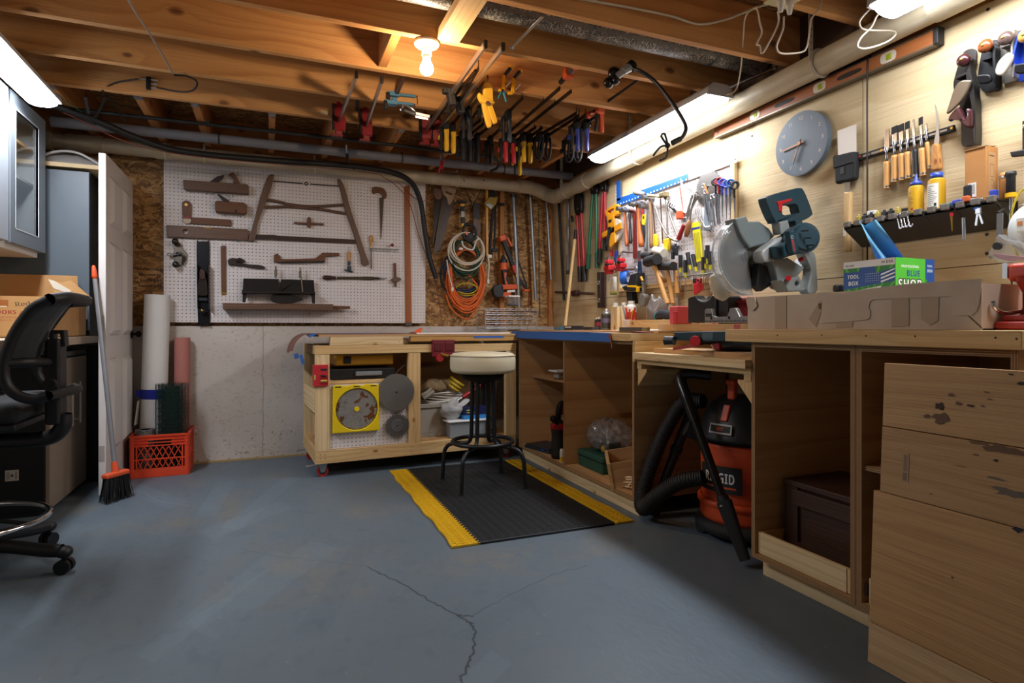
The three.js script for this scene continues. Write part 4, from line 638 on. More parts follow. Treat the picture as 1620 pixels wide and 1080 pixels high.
// ---------- pipes, cables ----------
const pvc = texMat(tex(noiseMap(256, 0xcabfa6, 0xb5a88c, 5, 4, 111), .5, .5), .45), conduit = mat(0x6f7076, .5);
{
  const t = thing('drain_pipe', 'cream plastic drain pipe running along the top of the back wall', 'pipe');
  part('pipe_run', cy([-1.55, 2.19, -4.7], [2.14, 2.185, -4.7], .05, .05, 24), pvc, t);
  for (const [a, b, r] of [[-1.5, -1.3, .06], [-1.22, -1.02, .06], [-.72, -.62, .056], [1.98, 2.12, .058]]) part('coupling', cy([a, 2.19, -4.7], [b, 2.19, -4.7], r, r, 24), pvc, t);
  for (const x of [-.66, -.42, .32, 1.44]) part('pipe_hanger', [ring(.053, .006, x, 2.19, -4.7, 0, PI / 2), bar([x, 2.24, -4.7], [x, 2.27, -4.7], .012, .003)], cream, t);
}
{
  const t = thing('drain_pipe', 'long cream plastic drain pipe hung along the plywood wall under the joists', 'pipe'), A = [2.28, 2.1, -4.5], B = [2.285, 2.19, -.3], at = (z) => 2.1 + (z + 4.5) / 4.2 * .09;
  part('pipe_run', cy(A, B, .055, .055, 28), pvc, t);
  part('elbow', tb([[2.1, 2.186, -4.7], [2.17, 2.175, -4.7], [2.25, 2.14, -4.68], [2.28, 2.1, -4.58], [2.28, 2.1, -4.45]], .06, 30, 20), pvc, t);
  for (const z of [-4.1, -1.35]) part('coupling', cy([2.28, at(z - .09), z - .09], [2.28, at(z + .09), z + .09], .062, .062, 26), pvc, t);
  for (const z of [-1.93, -3.35, -4.35]) { const h = part('pipe_hanger', [ring(.059, .007, 2.28, at(z), z, 0, 0, 0, 28, 8), bar([2.222, at(z), z], [2.222, 2.46, z], .024, .004, PI / 2 * 0)], mat(0xb3a993, .6), t); const hs = []; for (let k = 0; k < 9; k++) hs.push(cy([2.222, at(z) + .05 + k * .03, z + .0021], [2.222, at(z) + .05 + k * .03, z + .003], .003, .003, 6)); part('strap_hole', hs, black, h).userData.kind = 'stuff'; }
}
{ const t = thing('conduit_pipe', 'dark grey plastic conduit hung just below the ceiling along the back wall', 'pipe'); part('pipe_run', cy([-1.2, 2.205, -4.32], [2.3, 2.215, -4.32], .031, .031, 18), conduit, t); for (const x of [-.3, .9, 1.7]) part('clip', [ring(.034, .004, x, 2.209, -4.32, 0, PI / 2), bar([x, 2.24, -4.32], [x, 2.256, -4.32], .012, .003)], black, t); }
{ const t = thing('cable_run', 'thin black cable pipe strung beneath the short joists', 'cable'); part('cable', tb([[-1.3, 2.237, -4.15], [-.3, 2.235, -4.12], [.7, 2.235, -4.1], [1.3, 2.235, -4.12], [1.55, 2.24, -4.15], [1.62, 2.2, -4.2], [1.56, 2.16, -4.24]], .012, 60, 8), black, t); for (const x of [-.35, .02, .4]) part('clip', bx(.02, .03, .03, x, 2.24, -4.12), rubber, t); }
{ const t = thing('black_hose', 'thick black hose sagging along the wall and dropping past the pegboard edge', 'hose'); part('hose', tb([[-1.233,2.249,-4.02], [-1.084,2.211,-4.05], [-.932,2.177,-4.1], [-.762,2.132,-4.2], [-.574,2.104,-4.3], [-.326,2.105,-4.35], [.102,2.131,-4.42], [.584,2.166,-4.5], [.883,2.173,-4.6], [1.049,2.133,-4.68], [1.135,1.997,-4.72], [1.179,1.735,-4.73], [1.219,1.533,-4.74], [1.274,1.38,-4.75]], .021, 120, 10), mat(0x131314, .55), t); part('strap', [ring(.024, .004, -.932,2.177,-4.1, 0, 1.2), ring(.024, .004, .584,2.166,-4.5, 0, PI / 2)], black, t); }
{ const t = thing('copper_wire', 'thin copper wire following the hose down the pegboard edge', 'wire'); part('wire', tb([[-1.07,2.185,-4.05], [-.606,2.079,-4.28], [.584,2.133,-4.5], [.843,2.137,-4.65], [1.036,2.008,-4.74], [1.129,1.737,-4.76], [1.224,1.483,-4.76], [1.293,1.278,-4.78], [1.336,1.006,-4.78]], .003, 90, 5), mat(0x8a4a3c, .5, .3), t); }
{ const t = thing('red_wire', 'thin dull red wire looping from the hose to the saws', 'wire'); part('wire', tb([[.62,2.199,-4.6], [.902,2.154,-4.7], [1.093,2.032,-4.76], [1.184,2.011,-4.77], [1.285,2.07,-4.79]], .003, 40, 5), mat(0x9a4a4a, .5), t); }
{ // insulated duct between the joists
  const g = cy([.42, 2.372, -2.37], [2.37, 2.372, -2.37], .078, .078, 26), t = thing('insulated_duct', 'silver-grey insulated duct lying in a joist bay', 'duct');
  const fl = texMat(tex(paint(512, 512, (u, v) => { const k = fbm(u, v, 90, 90, 2, 121), n = fbm(u, v, 6, 6, 3, 125); return mix3([70, 70, 70], [176, 172, 164], Math.min(1, Math.max(0, (k - .45) * 3 + (n - .5)))); }), .4, .4), .45, { metal: .3 });
  part('duct_sleeve', g, fl, t); for (const x of [1.35, 2.05]) part('tie_band', ring(.08, .005, x, 2.372, -2.37, 0, PI / 2), darkSteel, t);
}
{ const t = thing('steel_strap', 'bright steel strap slanting below the insulated duct', 'strap'); part('strap', bar([1.06,2.274,-2.25], [1.025,2.25,-2.5], .016, .003), steel, t); part('bolt_end', sp(.01, 1.025,2.25,-2.5), steel, t); }
{ const t = thing('metal_conduit', 'thin galvanised conduit crossing above the long drain pipe', 'pipe'); part('tube', cy([2.195,2.212,-2.42], [2.394,2.301,-2.3], .009), steel, t); part('bracket', bx(.02, .03, .02, 2.398,2.305,-2.3), steel, t); }
// cords by the ceiling outlet
const cordM = mat(0xd3c8b4, .5);
function cord(name, label, pts, r = .0035, m = cordM, cat = 'cord') { const t = thing(name, label, cat); part('cord', tb(pts, r, pts.length * 8, 6), m, t); return t; }
cord('power_cable', 'white cord stapled along the joist face to the ceiling outlet', [[1.009,2.303,-2.13], [1.376,2.324,-2.13], [1.617,2.332,-2.13], [1.771,2.326,-2.13], [1.914,2.367,-2.11], [1.972,2.375,-2], [1.89,2.284,-1.8]], .006);
cord('light_cord', 'white cord dropping to the strip light over the pegboard', [[1.884,2.313,-1.9], [1.899,2.315,-1.98], [1.999,2.293,-2.1], [2.126,2.23,-2.25], [2.188,2.178,-2.35], [2.141,2.153,-2.37]]);
cord('dangling_cord', 'zigzag loose white cord end hanging from the ceiling outlet', [[1.774,2.234,-1.85], [1.799,2.247,-1.82], [1.798,2.178,-1.8], [1.808,2.142,-1.8], [1.781,2.093,-1.8], [1.798,2.089,-1.8], [1.8,2.055,-1.79], [1.816,2.093,-1.77], [1.849,2.161,-1.76], [1.844,2.185,-1.75], [1.839,2.209,-1.75]]);
cord('looped_cord', 'white cord hanging in a wide loop from the ceiling outlet', [[1.86,2.187,-1.74], [1.857,2.142,-1.74], [1.833,2.09,-1.74], [1.823,2.06,-1.74], [1.848,2.042,-1.74], [1.946,2.063,-1.74], [1.981,2.091,-1.74], [1.999,2.169,-1.74], [2.007,2.208,-1.74], [2.048,2.258,-1.74], [2.066,2.303,-1.74]]);
cord('folded_cord', 'white cord folded in loops beside the strip light above the long level', [[2.14,2.211,-1.55], [2.101,2.173,-1.57], [2.071,2.133,-1.58], [2.089,2.108,-1.58], [2.152,2.11,-1.57], [2.222,2.117,-1.56], [2.243,2.107,-1.56], [2.19,2.068,-1.56], [2.101,2.033,-1.57], [2.061,2.036,-1.58], [2.079,2.074,-1.58], [2.121,2.117,-1.57], [2.125,2.151,-1.55], [2.123,2.155,-1.53]]);
{ const t = thing('ceiling_outlet', 'cream ceiling outlet plate with two white plugs', 'outlet', null, [1.853,2.25,-1.745]); part('plate', rb(.115, .006, .09, .002, 0, -.003, .01), mat(0xc9bd96, .5), t); for (const x of [-.025, .02]) part('plug', la([[0, -.06], [.008, -.058], [.011, -.045], [.012, -.03], [.016, -.026], [.016, -.006], [0, -.006]], 14, x, 0, .02), mat(0xd8d2c6, .45), t); }
cord('hanging_wire', 'grey wire hanging down across the joists to the antenna splitter', [[-.5,2.23,-2.6], [-.488,2.226,-2.75], [-.47,2.233,-2.95], [-.448,2.232,-3.2], [-.44,2.231,-3.36]], .004, mat(0x8e8d8b, .4, .4), 'wire');
cord('antenna_cable', 'black coaxial cable looping from the splitter on the joist', [[-.437,2.235,-3.38], [-.379,2.245,-3.4], [-.347,2.259,-3.5], [-.372,2.235,-3.56], [-.441,2.232,-3.6], [-.562,2.28,-3.72]], .005, black, 'cable');
cord('antenna_cable', 'black coaxial cable dropping from the splitter to the hose bundle', [[-.65,2.312,-3.72], [-.75,2.295,-3.76], [-.816,2.258,-3.78], [-.825,2.241,-3.8], [-.808,2.24,-3.95], [-.797,2.215,-4.05], [-.775,2.185,-4.1]], .005, black, 'cable');
{ const t = thing('cable_splitter', 'small black cable splitter with metal connectors screwed to the joist', 'splitter', null, [-.609,2.313,-3.765]); part('body', rb(.022, .07, .02, .004), black, t); for (const y of [.022, .0, -.022]) part('connector', cy([.01, y, 0], [.045, y, .004], .005), steel, t); part('connector', cy([-.01, .022, 0], [-.035, .022, 0], .006), steel, t); }
{ const t = thing('hook_strap', 'black plastic strap hooks screwed beside the far joist', 'hook'); part('strap', [bar([-.817,2.231,-3.83], [-.909,2.159,-4], .018, .004), bar([-.913,2.217,-3.83], [-.915,2.149,-3.9], .014, .004)], black, t); }
cord('green_wire', 'thin green wire trailing from the strip light end', [[-1.063,2.217,-3.8], [-1.035,2.217,-3.85], [-1.016,2.205,-3.92], [-.973,2.186,-4]], .002, mat(0x1d6b45, .5), 'wire');
cord('wire_loop', 'small wire ring hanging from a joist nail', [[-.402,2.274,-3.37], [-.385,2.279,-3.37], [-.378,2.257,-3.37], [-.393,2.249,-3.37], [-.402,2.274,-3.37]], .002, iron, 'wire');

// ---------- clamps hung under the joists ----------
const BY = 2.222;
function barAlong(t, h, n, w, hgt, m, name = 'bar') { return part(name, bar([h[0], BY, h[1]], [n[0], BY, n[1]], w, hgt), m, t); }
function parallelClamp(label, h, n, slide) {   // red cabinet clamp, jaws down at the far end
  const t = thing('bar_clamp', label, 'clamp', 'clamps under the joists'), [x, z] = h; barAlong(t, h, n, .011, .028, mat(0xb0aca6, .3, .9));
  part('jaw_housing', ex([[-.03, .1], [.018, .1], [.022, .05], [.034, -.01], [.03, -.06], [-.03, -.06], [-.034, 0]], .04, .004, -.05).rotateY(-.25).translate(x, BY, z), mat(0x8f141d, .5), t); part('jaw_pad', rb(.012, .15, .04, .004, x - .034, BY + .02, z - .02), blackMatte, t); part('jaw_foot', [rb(.04, .03, .03, .006, x, BY - .075, z - .02), rb(.065, .01, .035, .004, x - .01, BY - .092, z - .02)], mat(0x7d1018, .5), t); part('tip_knob', sp(.016, x - .004, BY + .105, z - .03, 1, .8, 1), mat(0xb5161f, .4), t); part('end_stop', rb(.016, .036, .016, .003, n[0], BY, n[1]), blackGloss, t);
  if (slide) part('sliding_jaw', [rb(.035, .09, .05, .006, h[0] + (n[0] - h[0]) * slide, BY - .02, h[1] + (n[1] - h[1]) * slide, 0, 0, .2), rb(.05, .03, .04, .006, h[0] + (n[0] - h[0]) * slide - .02, BY + .01, h[1] + (n[1] - h[1]) * slide)], mat(0x232120, .6), t);
  return t;
}
function quickGrip(label, h, n, c, trig = 0x141415, loop = false) {
  const t = thing('trigger_clamp', label, 'clamp', 'clamps under the joists'), [x, z] = h; const dz = Math.sign(n[1] - z) || 1;
  barAlong(t, h, n, .006, .02, mat(0x1b1b1c, .35, .6)); { const zj = -3.79 + .4064 * Math.round((n[1] + 3.75) / .4064), k = Math.min(1, Math.max(0, (zj - z) / (n[1] - z))); part('hanging_nail', cy([x + (n[0] - x) * k, BY, z + (n[1] - z) * k], [x + (n[0] - x) * k, 2.262, z + (n[1] - z) * k], .0025, .0025, 6), iron, t); } part('fixed_jaw', [rb(.022, .07, .03, .006, x, BY - .03, z - dz * .01), rb(.03, .03, .016, .005, x - .012, BY - .07, z - dz * .01)], blackMatte, t); part('jaw_pad', rb(.02, .026, .03, .006, x - .02, BY - .075, z + dz * .012), c === 0x141415 ? black : mat(c, .5), t);
  const k = z + dz * .07; part('body', rb(.03, .06, .055, .01, x, BY - .012, k), blackMatte, t);
  if (loop) { part('grip', tb([[x - .014, BY - .02, k - .02], [x - .02, BY - .08, k - .03], [x - .016, BY - .14, k - .02], [x, BY - .16, k], [x + .012, BY - .13, k + .02], [x + .012, BY - .07, k + .03], [x + .01, BY - .02, k + .025]], .008, 36, 8), black, t); part('trigger', tb([[x + .004, BY - .02, k], [x - .006, BY - .09, k - .004], [x - .004, BY - .14, k]], .009, 20, 8), black, t); }
  else { part('grip', ex(spl([[-.014, 0], [.014, 0], [.011, -.05], [.013, -.1], [.008, -.135], [-.008, -.135], [-.012, -.1], [-.01, -.05]], 32), .022, .005, -.011).rotateY(.5).translate(x + .006, BY - .035, k), mat(c, .45), t); part('trigger', ex(spl([[-.008, 0], [.008, 0], [.006, -.08], [.002, -.125], [-.008, -.125], [-.006, -.06]], 24), .018, .004, -.009).rotateY(.5).translate(x - .024, BY - .035, k - .01), mat(trig, .5), t); }
  return t;
}
parallelClamp('short red-jawed bar clamp under the far joist beside the white tag', [.393,-3.686], [.401,-2.999]);
parallelClamp('short red-jawed bar clamp under the far joist beside the blue face clamps', [.558,-3.714], [.527,-3.012]);
parallelClamp('long red-jawed aluminium bar clamp beside the glowing bulb', [.916,-3.642], [.884,-2.463], .5);
parallelClamp('long red-jawed aluminium bar clamp beside the yellow spring clamp', [.988,-3.651], [.964,-2.455], .42);
for (const [h, n, c, l] of [
  [[.998,-3.57], [.935,-2.704], 0xd9a70f, 'yellow-handled trigger clamp on a long dark bar beside the red-jawed clamps'],
  [[1.051,-3.599], [1.011,-2.781], 0xd9a70f, 'yellow-handled trigger clamp on a long dark bar next to the black row'],
  [[1.059,-3.31], [1.055,-3.063], 0x141415, 'black trigger clamp hung higher than the row, beside the aluminium clamps'],
  [[1.15,-3.719], [1.179,-3.375], 0x141415, 'black trigger clamp in the row of black clamps'],
  [[1.2,-3.726], [1.219,-3.431], 0x141415, 'black trigger clamp in the row of black clamps'],
  [[1.255,-3.732], [1.272,-3.409], 0x141415, 'black trigger clamp in the row of black clamps'],
  [[1.354,-3.749], [1.346,-3.491], 0x141415, 'black trigger clamp in the row of black clamps'],
  [[1.289,-3.272], [1.278,-2.962], 0x141415, 'black trigger clamp hung higher than the row, above the red-handled pair'],
  [[1.425,-3.662], [1.404,-2.764], 0xc22a38, 'red-handled trigger clamp on a long dark bar next to the black row'],
  [[1.482,-3.668], [1.478,-2.778], 0xc22a38, 'red-handled trigger clamp on a long dark bar next to the yellow-handled pair'],
  [[1.528,-3.606], [1.54,-3.361], 0xd9a70f, 'yellow-handled trigger clamp beside the red-handled pair'],
  [[1.578,-3.614], [1.581,-3.356], 0xd9a70f, 'yellow-handled trigger clamp beside the loop-handled clamps'],
  [[1.733,-3.257], [1.721,-3.061], 0x1d2c86, 'blue-handled trigger clamp nearer the loop-handled clamps'],
  [[1.789,-3.246], [1.794,-3.076], 0x1d2c86, 'blue-handled trigger clamp nearer the strip light'],
]) quickGrip(l, h, n, c);
quickGrip('yellow trigger clamp hanging lowest above the grey conduit', [1.637,-3.931], [1.621,-3.823], 0xd9a70f);
for (const [h, n] of [[[1.62,-3.554], [1.658,-3.053]], [[1.677,-3.559], [1.691,-3.084]], [[1.825,-3.527], [1.759,-3.137]], [[1.875,-3.507], [1.822,-3.171]]]) quickGrip(h[0] < 1.75 ? 'black loop-handled trigger clamp next to the yellow-handled pair' : 'black loop-handled trigger clamp hung behind the blue-handled pair', h, n, 0x141415, 0x141415, true);
{ // dark steel F-clamp bars between the aluminium clamps
  for (const [h, n, l] of [[[.926,-3.664], [.93,-2.736], 'dark rusty bar clamp lying between the two aluminium clamps'], [[1.126,-3.397], [1.091,-2.991], 'short dark bar clamp beside the yellow spring clamp']]) { const t = thing('bar_clamp', l, 'clamp', 'clamps under the joists'); barAlong(t, h, n, .006, .018, iron); part('sliding_jaw', rb(.02, .07, .03, .005, (h[0] + n[0]) / 2, BY - .02, (h[1] + n[1]) / 2), iron, t); part('fixed_jaw', rb(.02, .06, .025, .005, h[0], BY - .03, h[1]), iron, t); }
}
for (const [dx, dy, px, l] of [[0, 0, [.652,2.29,-3.36], 'light blue face clamp on the joist, upper of the pair'], [-.012, -.05, [.638,2.242,-3.36], 'light blue face clamp on the joist, lower of the pair']]) { const t = thing('face_clamp', l, 'clamp', 'light blue face clamps', px), m = mat(0x4f86a8, .5); part('body', [rb(.07, .024, .05, .004, 0, 0, 0, 0, 0, .05), rb(.03, .04, .03, .005, .02, .012, 0)], m, t); part('sleeve', rb(.1, .014, .02, .004, .075, .004, .01, 0, 0, .04), m, t); part('screw', [cy([.1, .004, .01], [.135, .006, .01], .004), cy([.135, .012, .01], [.137, -.036, .01], .0028)], chrome, t); part('jaw', rb(.02, .05, .02, .004, -.03, -.02, .015), iron, t); }
{ const t = thing('steel_bar', 'flat steel bar slanting down to the light blue face clamps', 'bar'); part('bar', bar([.681,2.344,-3.1], [.667,2.289,-3.33], .02, .006), mat(0x8a6f62, .4, .8), t); part('end_hole', cy([.676,2.329,-3.09], [.675,2.326,-3.085], .004), black, t); }
{ const t = thing('locking_clamp', 'bright steel locking clamp hung on the joist below the bulb', 'clamp', null, [.76,2.212,-3.36]); part('handle', [bar([.02, -.01, 0], [.1, -.02, .01], .014, .012), bar([.02, -.028, 0], [.09, -.036, .01], .012, .012)], steel, t); part('jaw', [tb([[.02, 0, 0], [-.01, .02, 0], [-.05, .03, .01], [-.06, .0, .01]], .009), tb([[.02, -.015, 0], [-.01, -.012, .01], [-.05, -.005, .02]], .008)], steel, t); part('pad', [cy([-.065, .0, .01], [-.06, -.008, .012], .012), cy([.1, -.02, .01], [.104, -.07, .012], .003)], chrome, t); }
{ const t = thing('spring_clamp', 'large pale yellow spring clamp hung among the bar clamps', 'clamp', null, [1.055,2.141,-2.92]), m = mat(0xe0ad35, .45), q = .0036; const S = (p) => spl(p.map(([a, b]) => [(a - 770) * q, (165 - b) * q]), 40); part('jaw', ex(S([[766, 135], [777, 138], [779, 158], [781, 163], [764, 165], [757, 158], [757, 151], [764, 153]]), .03, .005, -.015), m, t); part('handle', ex(S([[770, 165], [776, 163], [785, 185], [784, 191], [778, 190]]), .024, .005, -.012), m, t); part('handle', ex(S([[763, 166], [769, 166], [777, 190], [775, 198], [770, 194]]), .024, .005, -.016), m, t); part('spring', cy([0, 0, -.02], [0, 0, .02], .012), steel, t); part('hanger', cy([0, .1, 0], [0, .15, .0], .003), black, t); }
for (const [p, l, teal] of [[[1.155,2.283,-2.93], 'small yellow spring clamp with teal tips clipped on the joist edge', 1], [[1.209,2.275,-2.93], 'small yellow spring clamp with a steel screw clipped on the joist edge', 0]]) { const t = thing('edge_clamp', l, 'clamp', null, p), m = mat(0xe0a412, .45); part('frame', [bar([0, .03, 0], [-.005, -.05, 0], .014, .014), bar([-.005, -.05, 0], [-.03, -.055, 0], .012, .014), bar([0, .0, 0], [.018, -.005, 0], .01, .012)], m, t); part('grip', cy([.004, .03, 0], [.034, .07, .01], .009, .011), black, t); part('grip_cap', sp(.0125, .036, .073, .01), m, t); part('screw', cy([.01, -.03, 0], [.035, .0, .01], .0035), steel, t); if (teal) { part('tip_pivot', sp(.012, -.01, -.055, 0), black, t); part('tip', [cy([-.015, -.06, 0], [-.035, -.1, 0], .006, .004), cy([-.002, -.06, 0], [.014, -.11, 0], .008, .005)], mat(0x1f7383, .5), t); } }
{ const t = thing('pipe_clamp', 'orange pipe clamp head on a short dark pipe hung from a joist', 'clamp'); const a = [1.477,2.315,-2.9], b = [1.447,2.328,-2.6], L = (k) => a.map((v, i) => v + (b[i] - v) * k), m = mat(0xc4532a, .45); part('pipe', cy(a, b, .014), iron, t); part('fixed_head', [cy(L(.28), L(.42), .024), mv(rb(.05, .06, .04, .01), ...L(.35))], m, t); part('sliding_head', [cy(L(.66), L(.84), .026), mv(rb(.06, .06, .05, .012), ...L(.78))], m, t); part('screw', cy(L(.45), L(.64), .019), mat(0x4a3a34, .5), t); part('tommy_bar', cy([1.465,2.341,-2.6], [1.465,2.268,-2.6], .004), iron, t); }
{ const t = thing('trigger_clamp', 'orange-handled trigger clamp on a long dark bar beside the strip light', 'clamp', 'clamps under the joists'); const a = [1.784,2.256,-3.15], b = [1.864,2.326,-2.62], L = (k) => a.map((v, i) => v + (b[i] - v) * k), m = mat(0xc9542f, .45); part('bar', bar(L(.05), b, .006, .016), iron, t); part('end_stop', sp(.012, ...b), iron, t); part('body', mv(rb(.05, .09, .04, .012), ...L(.22)), m, t); part('grip', ex(spl([[-.012, .02], [.016, .02], [.022, -.07], [.024, -.14], [.008, -.145], [.0, -.07]], 30), .026, .006, -.013).translate(...L(.22)), m, t); part('trigger', ex(spl([[-.02, -.02], [-.008, -.02], [-.014, -.1], [-.022, -.14], [-.034, -.14], [-.028, -.08]], 26), .02, .005, -.01).translate(...L(.22)), black, t); part('jaw', [mv(rb(.04, .035, .04, .008), ...a), mv(rb(.03, .02, .03, .006), ...L(.08))], m, t); }
{ const t = thing('locking_pliers', 'red-handled pliers hung below the yellow trigger clamps', 'pliers', null, [1.152,2.188,-4.12]); part('hook', cy([.03, .04, 0], [.03, .13, 0], .003), iron, t); part('jaw', [tb([[0, 0, 0], [0, .035, 0], [.02, .045, 0], [.06, .04, 0], [.09, .055, 0]], .011), tb([[-.005, -.02, 0], [-.01, .02, 0], [0, .04, 0]], .01)], mat(0x8f857c, .4, .9), t); part('handle', [tb([[-.008, -.02, 0], [-.018, -.07, 0], [-.03, -.11, 0]], .006), tb([[.01, 0, 0], [0, -.05, 0], [-.004, -.095, 0]], .008)], mat(0xb31f2c, .4), t); }
cord('thin_strap', 'thin black cord slung under the grey conduit', [[1.108,2.072,-4], [1.173,2.07,-4.05], [1.246,2.079,-4.1], [1.284,2.108,-4.1]], .005, black, 'cord');
cord('thin_strap', 'black cord tied around the drain pipe above the cord coils', [[1.478,2.185,-4.64], [1.52,2.123,-4.72], [1.576,2.053,-4.77], [1.605,1.984,-4.79]], .004, black, 'cord');
cord('thin_strap', 'black cord from the drain pipe to the yellow axe', [[1.654,2.201,-4.64], [1.654,2.135,-4.72], [1.621,2.046,-4.77], [1.588,1.972,-4.79]], .004, black, 'cord');
{ const t = thing('wall_tag', 'small pale tag stapled on the far joist', 'tag'); part('tag', bx(.045, .022, .002, .314,2.281,-3.768, 0, 0, -.1), mat(0xc9b68a, .8), t); }
{ const t = thing('test_probe', 'black and silver probe hanging over the grey conduit', 'tool'); part('strap', bar([.458,2.293,-4], [.491,2.23,-4.2], .012, .004), black, t); part('shaft', cy([.493,2.23,-4.2], [.502,2.188,-4.24], .006), steel, t); part('tip', rb(.02, .06, .02, .005, .505,2.153,-4.25), black, t); }
{ const t = thing('door_latch', 'small steel bracket screwed to the joist between the red clamps', 'bracket'); part('plate', bar([.458,2.282,-3.37], [.509,2.319,-3.77], .022, .005), iron, t); }
{ // gooseneck holder
  const t = thing('gooseneck_holder', 'black flexible gooseneck arm with a three-prong gripper clamped to a joist', 'holder'); part('clamp_base', [mv(sp(.035, 0, 0, 0, 1, 1, .7), 1.599,2.242,-2.55), mv(sp(.028, 0, 0, 0, 1, 1, .7), 1.572,2.197,-2.56), mv(sp(.022), 1.6,2.206,-2.54)], blackGloss, t);
  part('socket', [cy([1.601,2.222,-2.53], [1.632,2.247,-2.51], .017), cy([1.625,2.243,-2.51], [1.67,2.274,-2.5], .019, .024)], mat(0x8d9094, .35, .5), t); part('socket_cap', cy([1.655,2.262,-2.5], [1.673,2.281,-2.5], .026), blackGloss, t);
  part('neck', tb([[1.662,2.26,-2.5], [1.687,2.236,-2.46], [1.744,2.18,-2.42], [1.792,2.073,-2.36], [1.828,1.982,-2.32], [1.838,1.926,-2.3], [1.819,1.881,-2.3], [1.768,1.845,-2.3]], .009, 60, 10), mat(0x15171a, .4), t); part('collar', cy([1.804,1.868,-2.3], [1.761,1.845,-2.3], .013), black, t);
  const c = [1.732,1.829,-2.3]; part('hub', sp(.013, ...c), black, t); for (const P of [[[1.703,1.847,-2.29], [1.689,1.868,-2.29], [1.707,1.879,-2.29], [1.724,1.837,-2.29]], [[1.681,1.812,-2.28], [1.653,1.785,-2.28], [1.639,1.766,-2.28]], [[1.739,1.803,-2.31], [1.729,1.775,-2.31], [1.696,1.757,-2.31]]]) part('prong', tb([c, ...P], .005, 20, 8), black, t);
}

// ---------- pegboard on the back wall ----------
{
  const t = onBack('pegboard', 'large white pegboard on the back wall hung with antique hand tools', 'pegboard');
  part('sheet', pegSheet(-.681, 1.193, 1.012, 2.2, .005), pegWhite, t); part('batten', [bb(-.66, 1.17, 1.02, 1.06, -.02, -.006), bb(-.66, 1.17, 2.15, 2.19, -.02, -.006)], W.joist2, t);
}
const AG = 'antique tools on the pegboard', hookM = mat(0x9fa3a6, .35, 1);
const hooks = (t, ...pts) => pts.forEach(([x, y]) => part('peg_hook', tb([[x, y + .012, -.003], [x, y - .006, .012], [x, y - .01, .035], [x, y + .01, .042]], .0022, 16, 5), hookM, t));
{
  const t = onBack('jack_plane', 'long wooden jointer plane with a curved rear grip, topmost on the pegboard', 'plane', AG);
  part('body', ex([[-.554,2.007],[-.549,2.011],[-.148,2.017],[-.135,2.01],[-.135,1.949],[-.542,1.944],[-.552,1.952]], .06, .004, .004), W.walnut, t); part('iron_wedge', ex([[-.391,2.013],[-.338,2.061],[-.295,2.073],[-.301,2.054],[-.343,2.013]], .03, .003, .02), mat(0x2a211c, .5), t); part('rear_grip', ex(spl([[-.266,2.081],[-.236,2.096],[-.22,2.08],[-.192,2.019],[-.236,2.016],[-.23,2.043],[-.247,2.065]], 40), .026, .005, .02), W.oldoak, t); hooks(t, ...[[-.409,1.938],[-.375,1.937],[-.274,1.934],[-.241,1.934]]);
}
{
  const t = onBack('smoothing_plane', 'short coffin-shaped wooden plane hung under the jointer plane', 'plane', AG);
  part('body', ex([[-.354,1.872],[-.343,1.881],[-.17,1.883],[-.146,1.87],[-.146,1.81],[-.159,1.799],[-.349,1.801],[-.354,1.812]], .06, .006, .004), W.oldoak, t); part('iron_wedge', ex([[-.341,1.928],[-.331,1.935],[-.263,1.891],[-.268,1.882],[-.301,1.882]], .028, .003, .02), mat(0x2a211c, .5), t); part('mouth', ex([[-.225,1.826],[-.209,1.827],[-.209,1.803],[-.225,1.802]], .002, 0, .0632), black, t); hooks(t, ...[[-.295,1.793],[-.192,1.788]]);
}
{
  const t = onBack('angle_gauge', 'folded wooden angle gauge with a rounded red-banded end', 'gauge', AG);
  part('stock', ex(spl([[-.562,1.861],[-.513,1.862],[-.511,1.76],[-.513,1.725],[-.537,1.711],[-.56,1.724],[-.562,1.756]], 50), .016, .002, .006), W.oldoak, t); part('blade', ex([[-.515,1.76],[-.252,1.76],[-.25,1.713],[-.511,1.713]], .014, .002, .004), W.oldoak, t); part('end_plate', ex([[-.562,1.761],[-.507,1.764],[-.508,1.746],[-.561,1.745]], .018, .001, .006), redDark, t); part('round_end', ex(spl([[-.559,1.743],[-.511,1.745],[-.515,1.72],[-.538,1.711],[-.556,1.722]], 30), .0175, .001, .006), mat(0xb9a98c, .5), t); part('pivot', cy([-.54,1.845, .02], [-.54,1.845, .024], .01), brass, t);
}
{
  const t = onBack('wood_level', 'long dark wooden straightedge with a round hole, behind the bow saw', 'level', AG), h = [-.544,1.653];
  part('body', ex([[-.662,1.692],[-.143,1.695],[-.137,1.615],[-.659,1.609]], .03, .003, .002, [circ(.017, h[0], h[1], 20)]), W.walnut, t); part('vial_plate', ex([[-.423,1.694],[-.38,1.695],[-.38,1.686],[-.423,1.686]], .004, 0, .031), brass, t); hooks(t, ...[[-.57,1.611],[-.201,1.608]]);
}
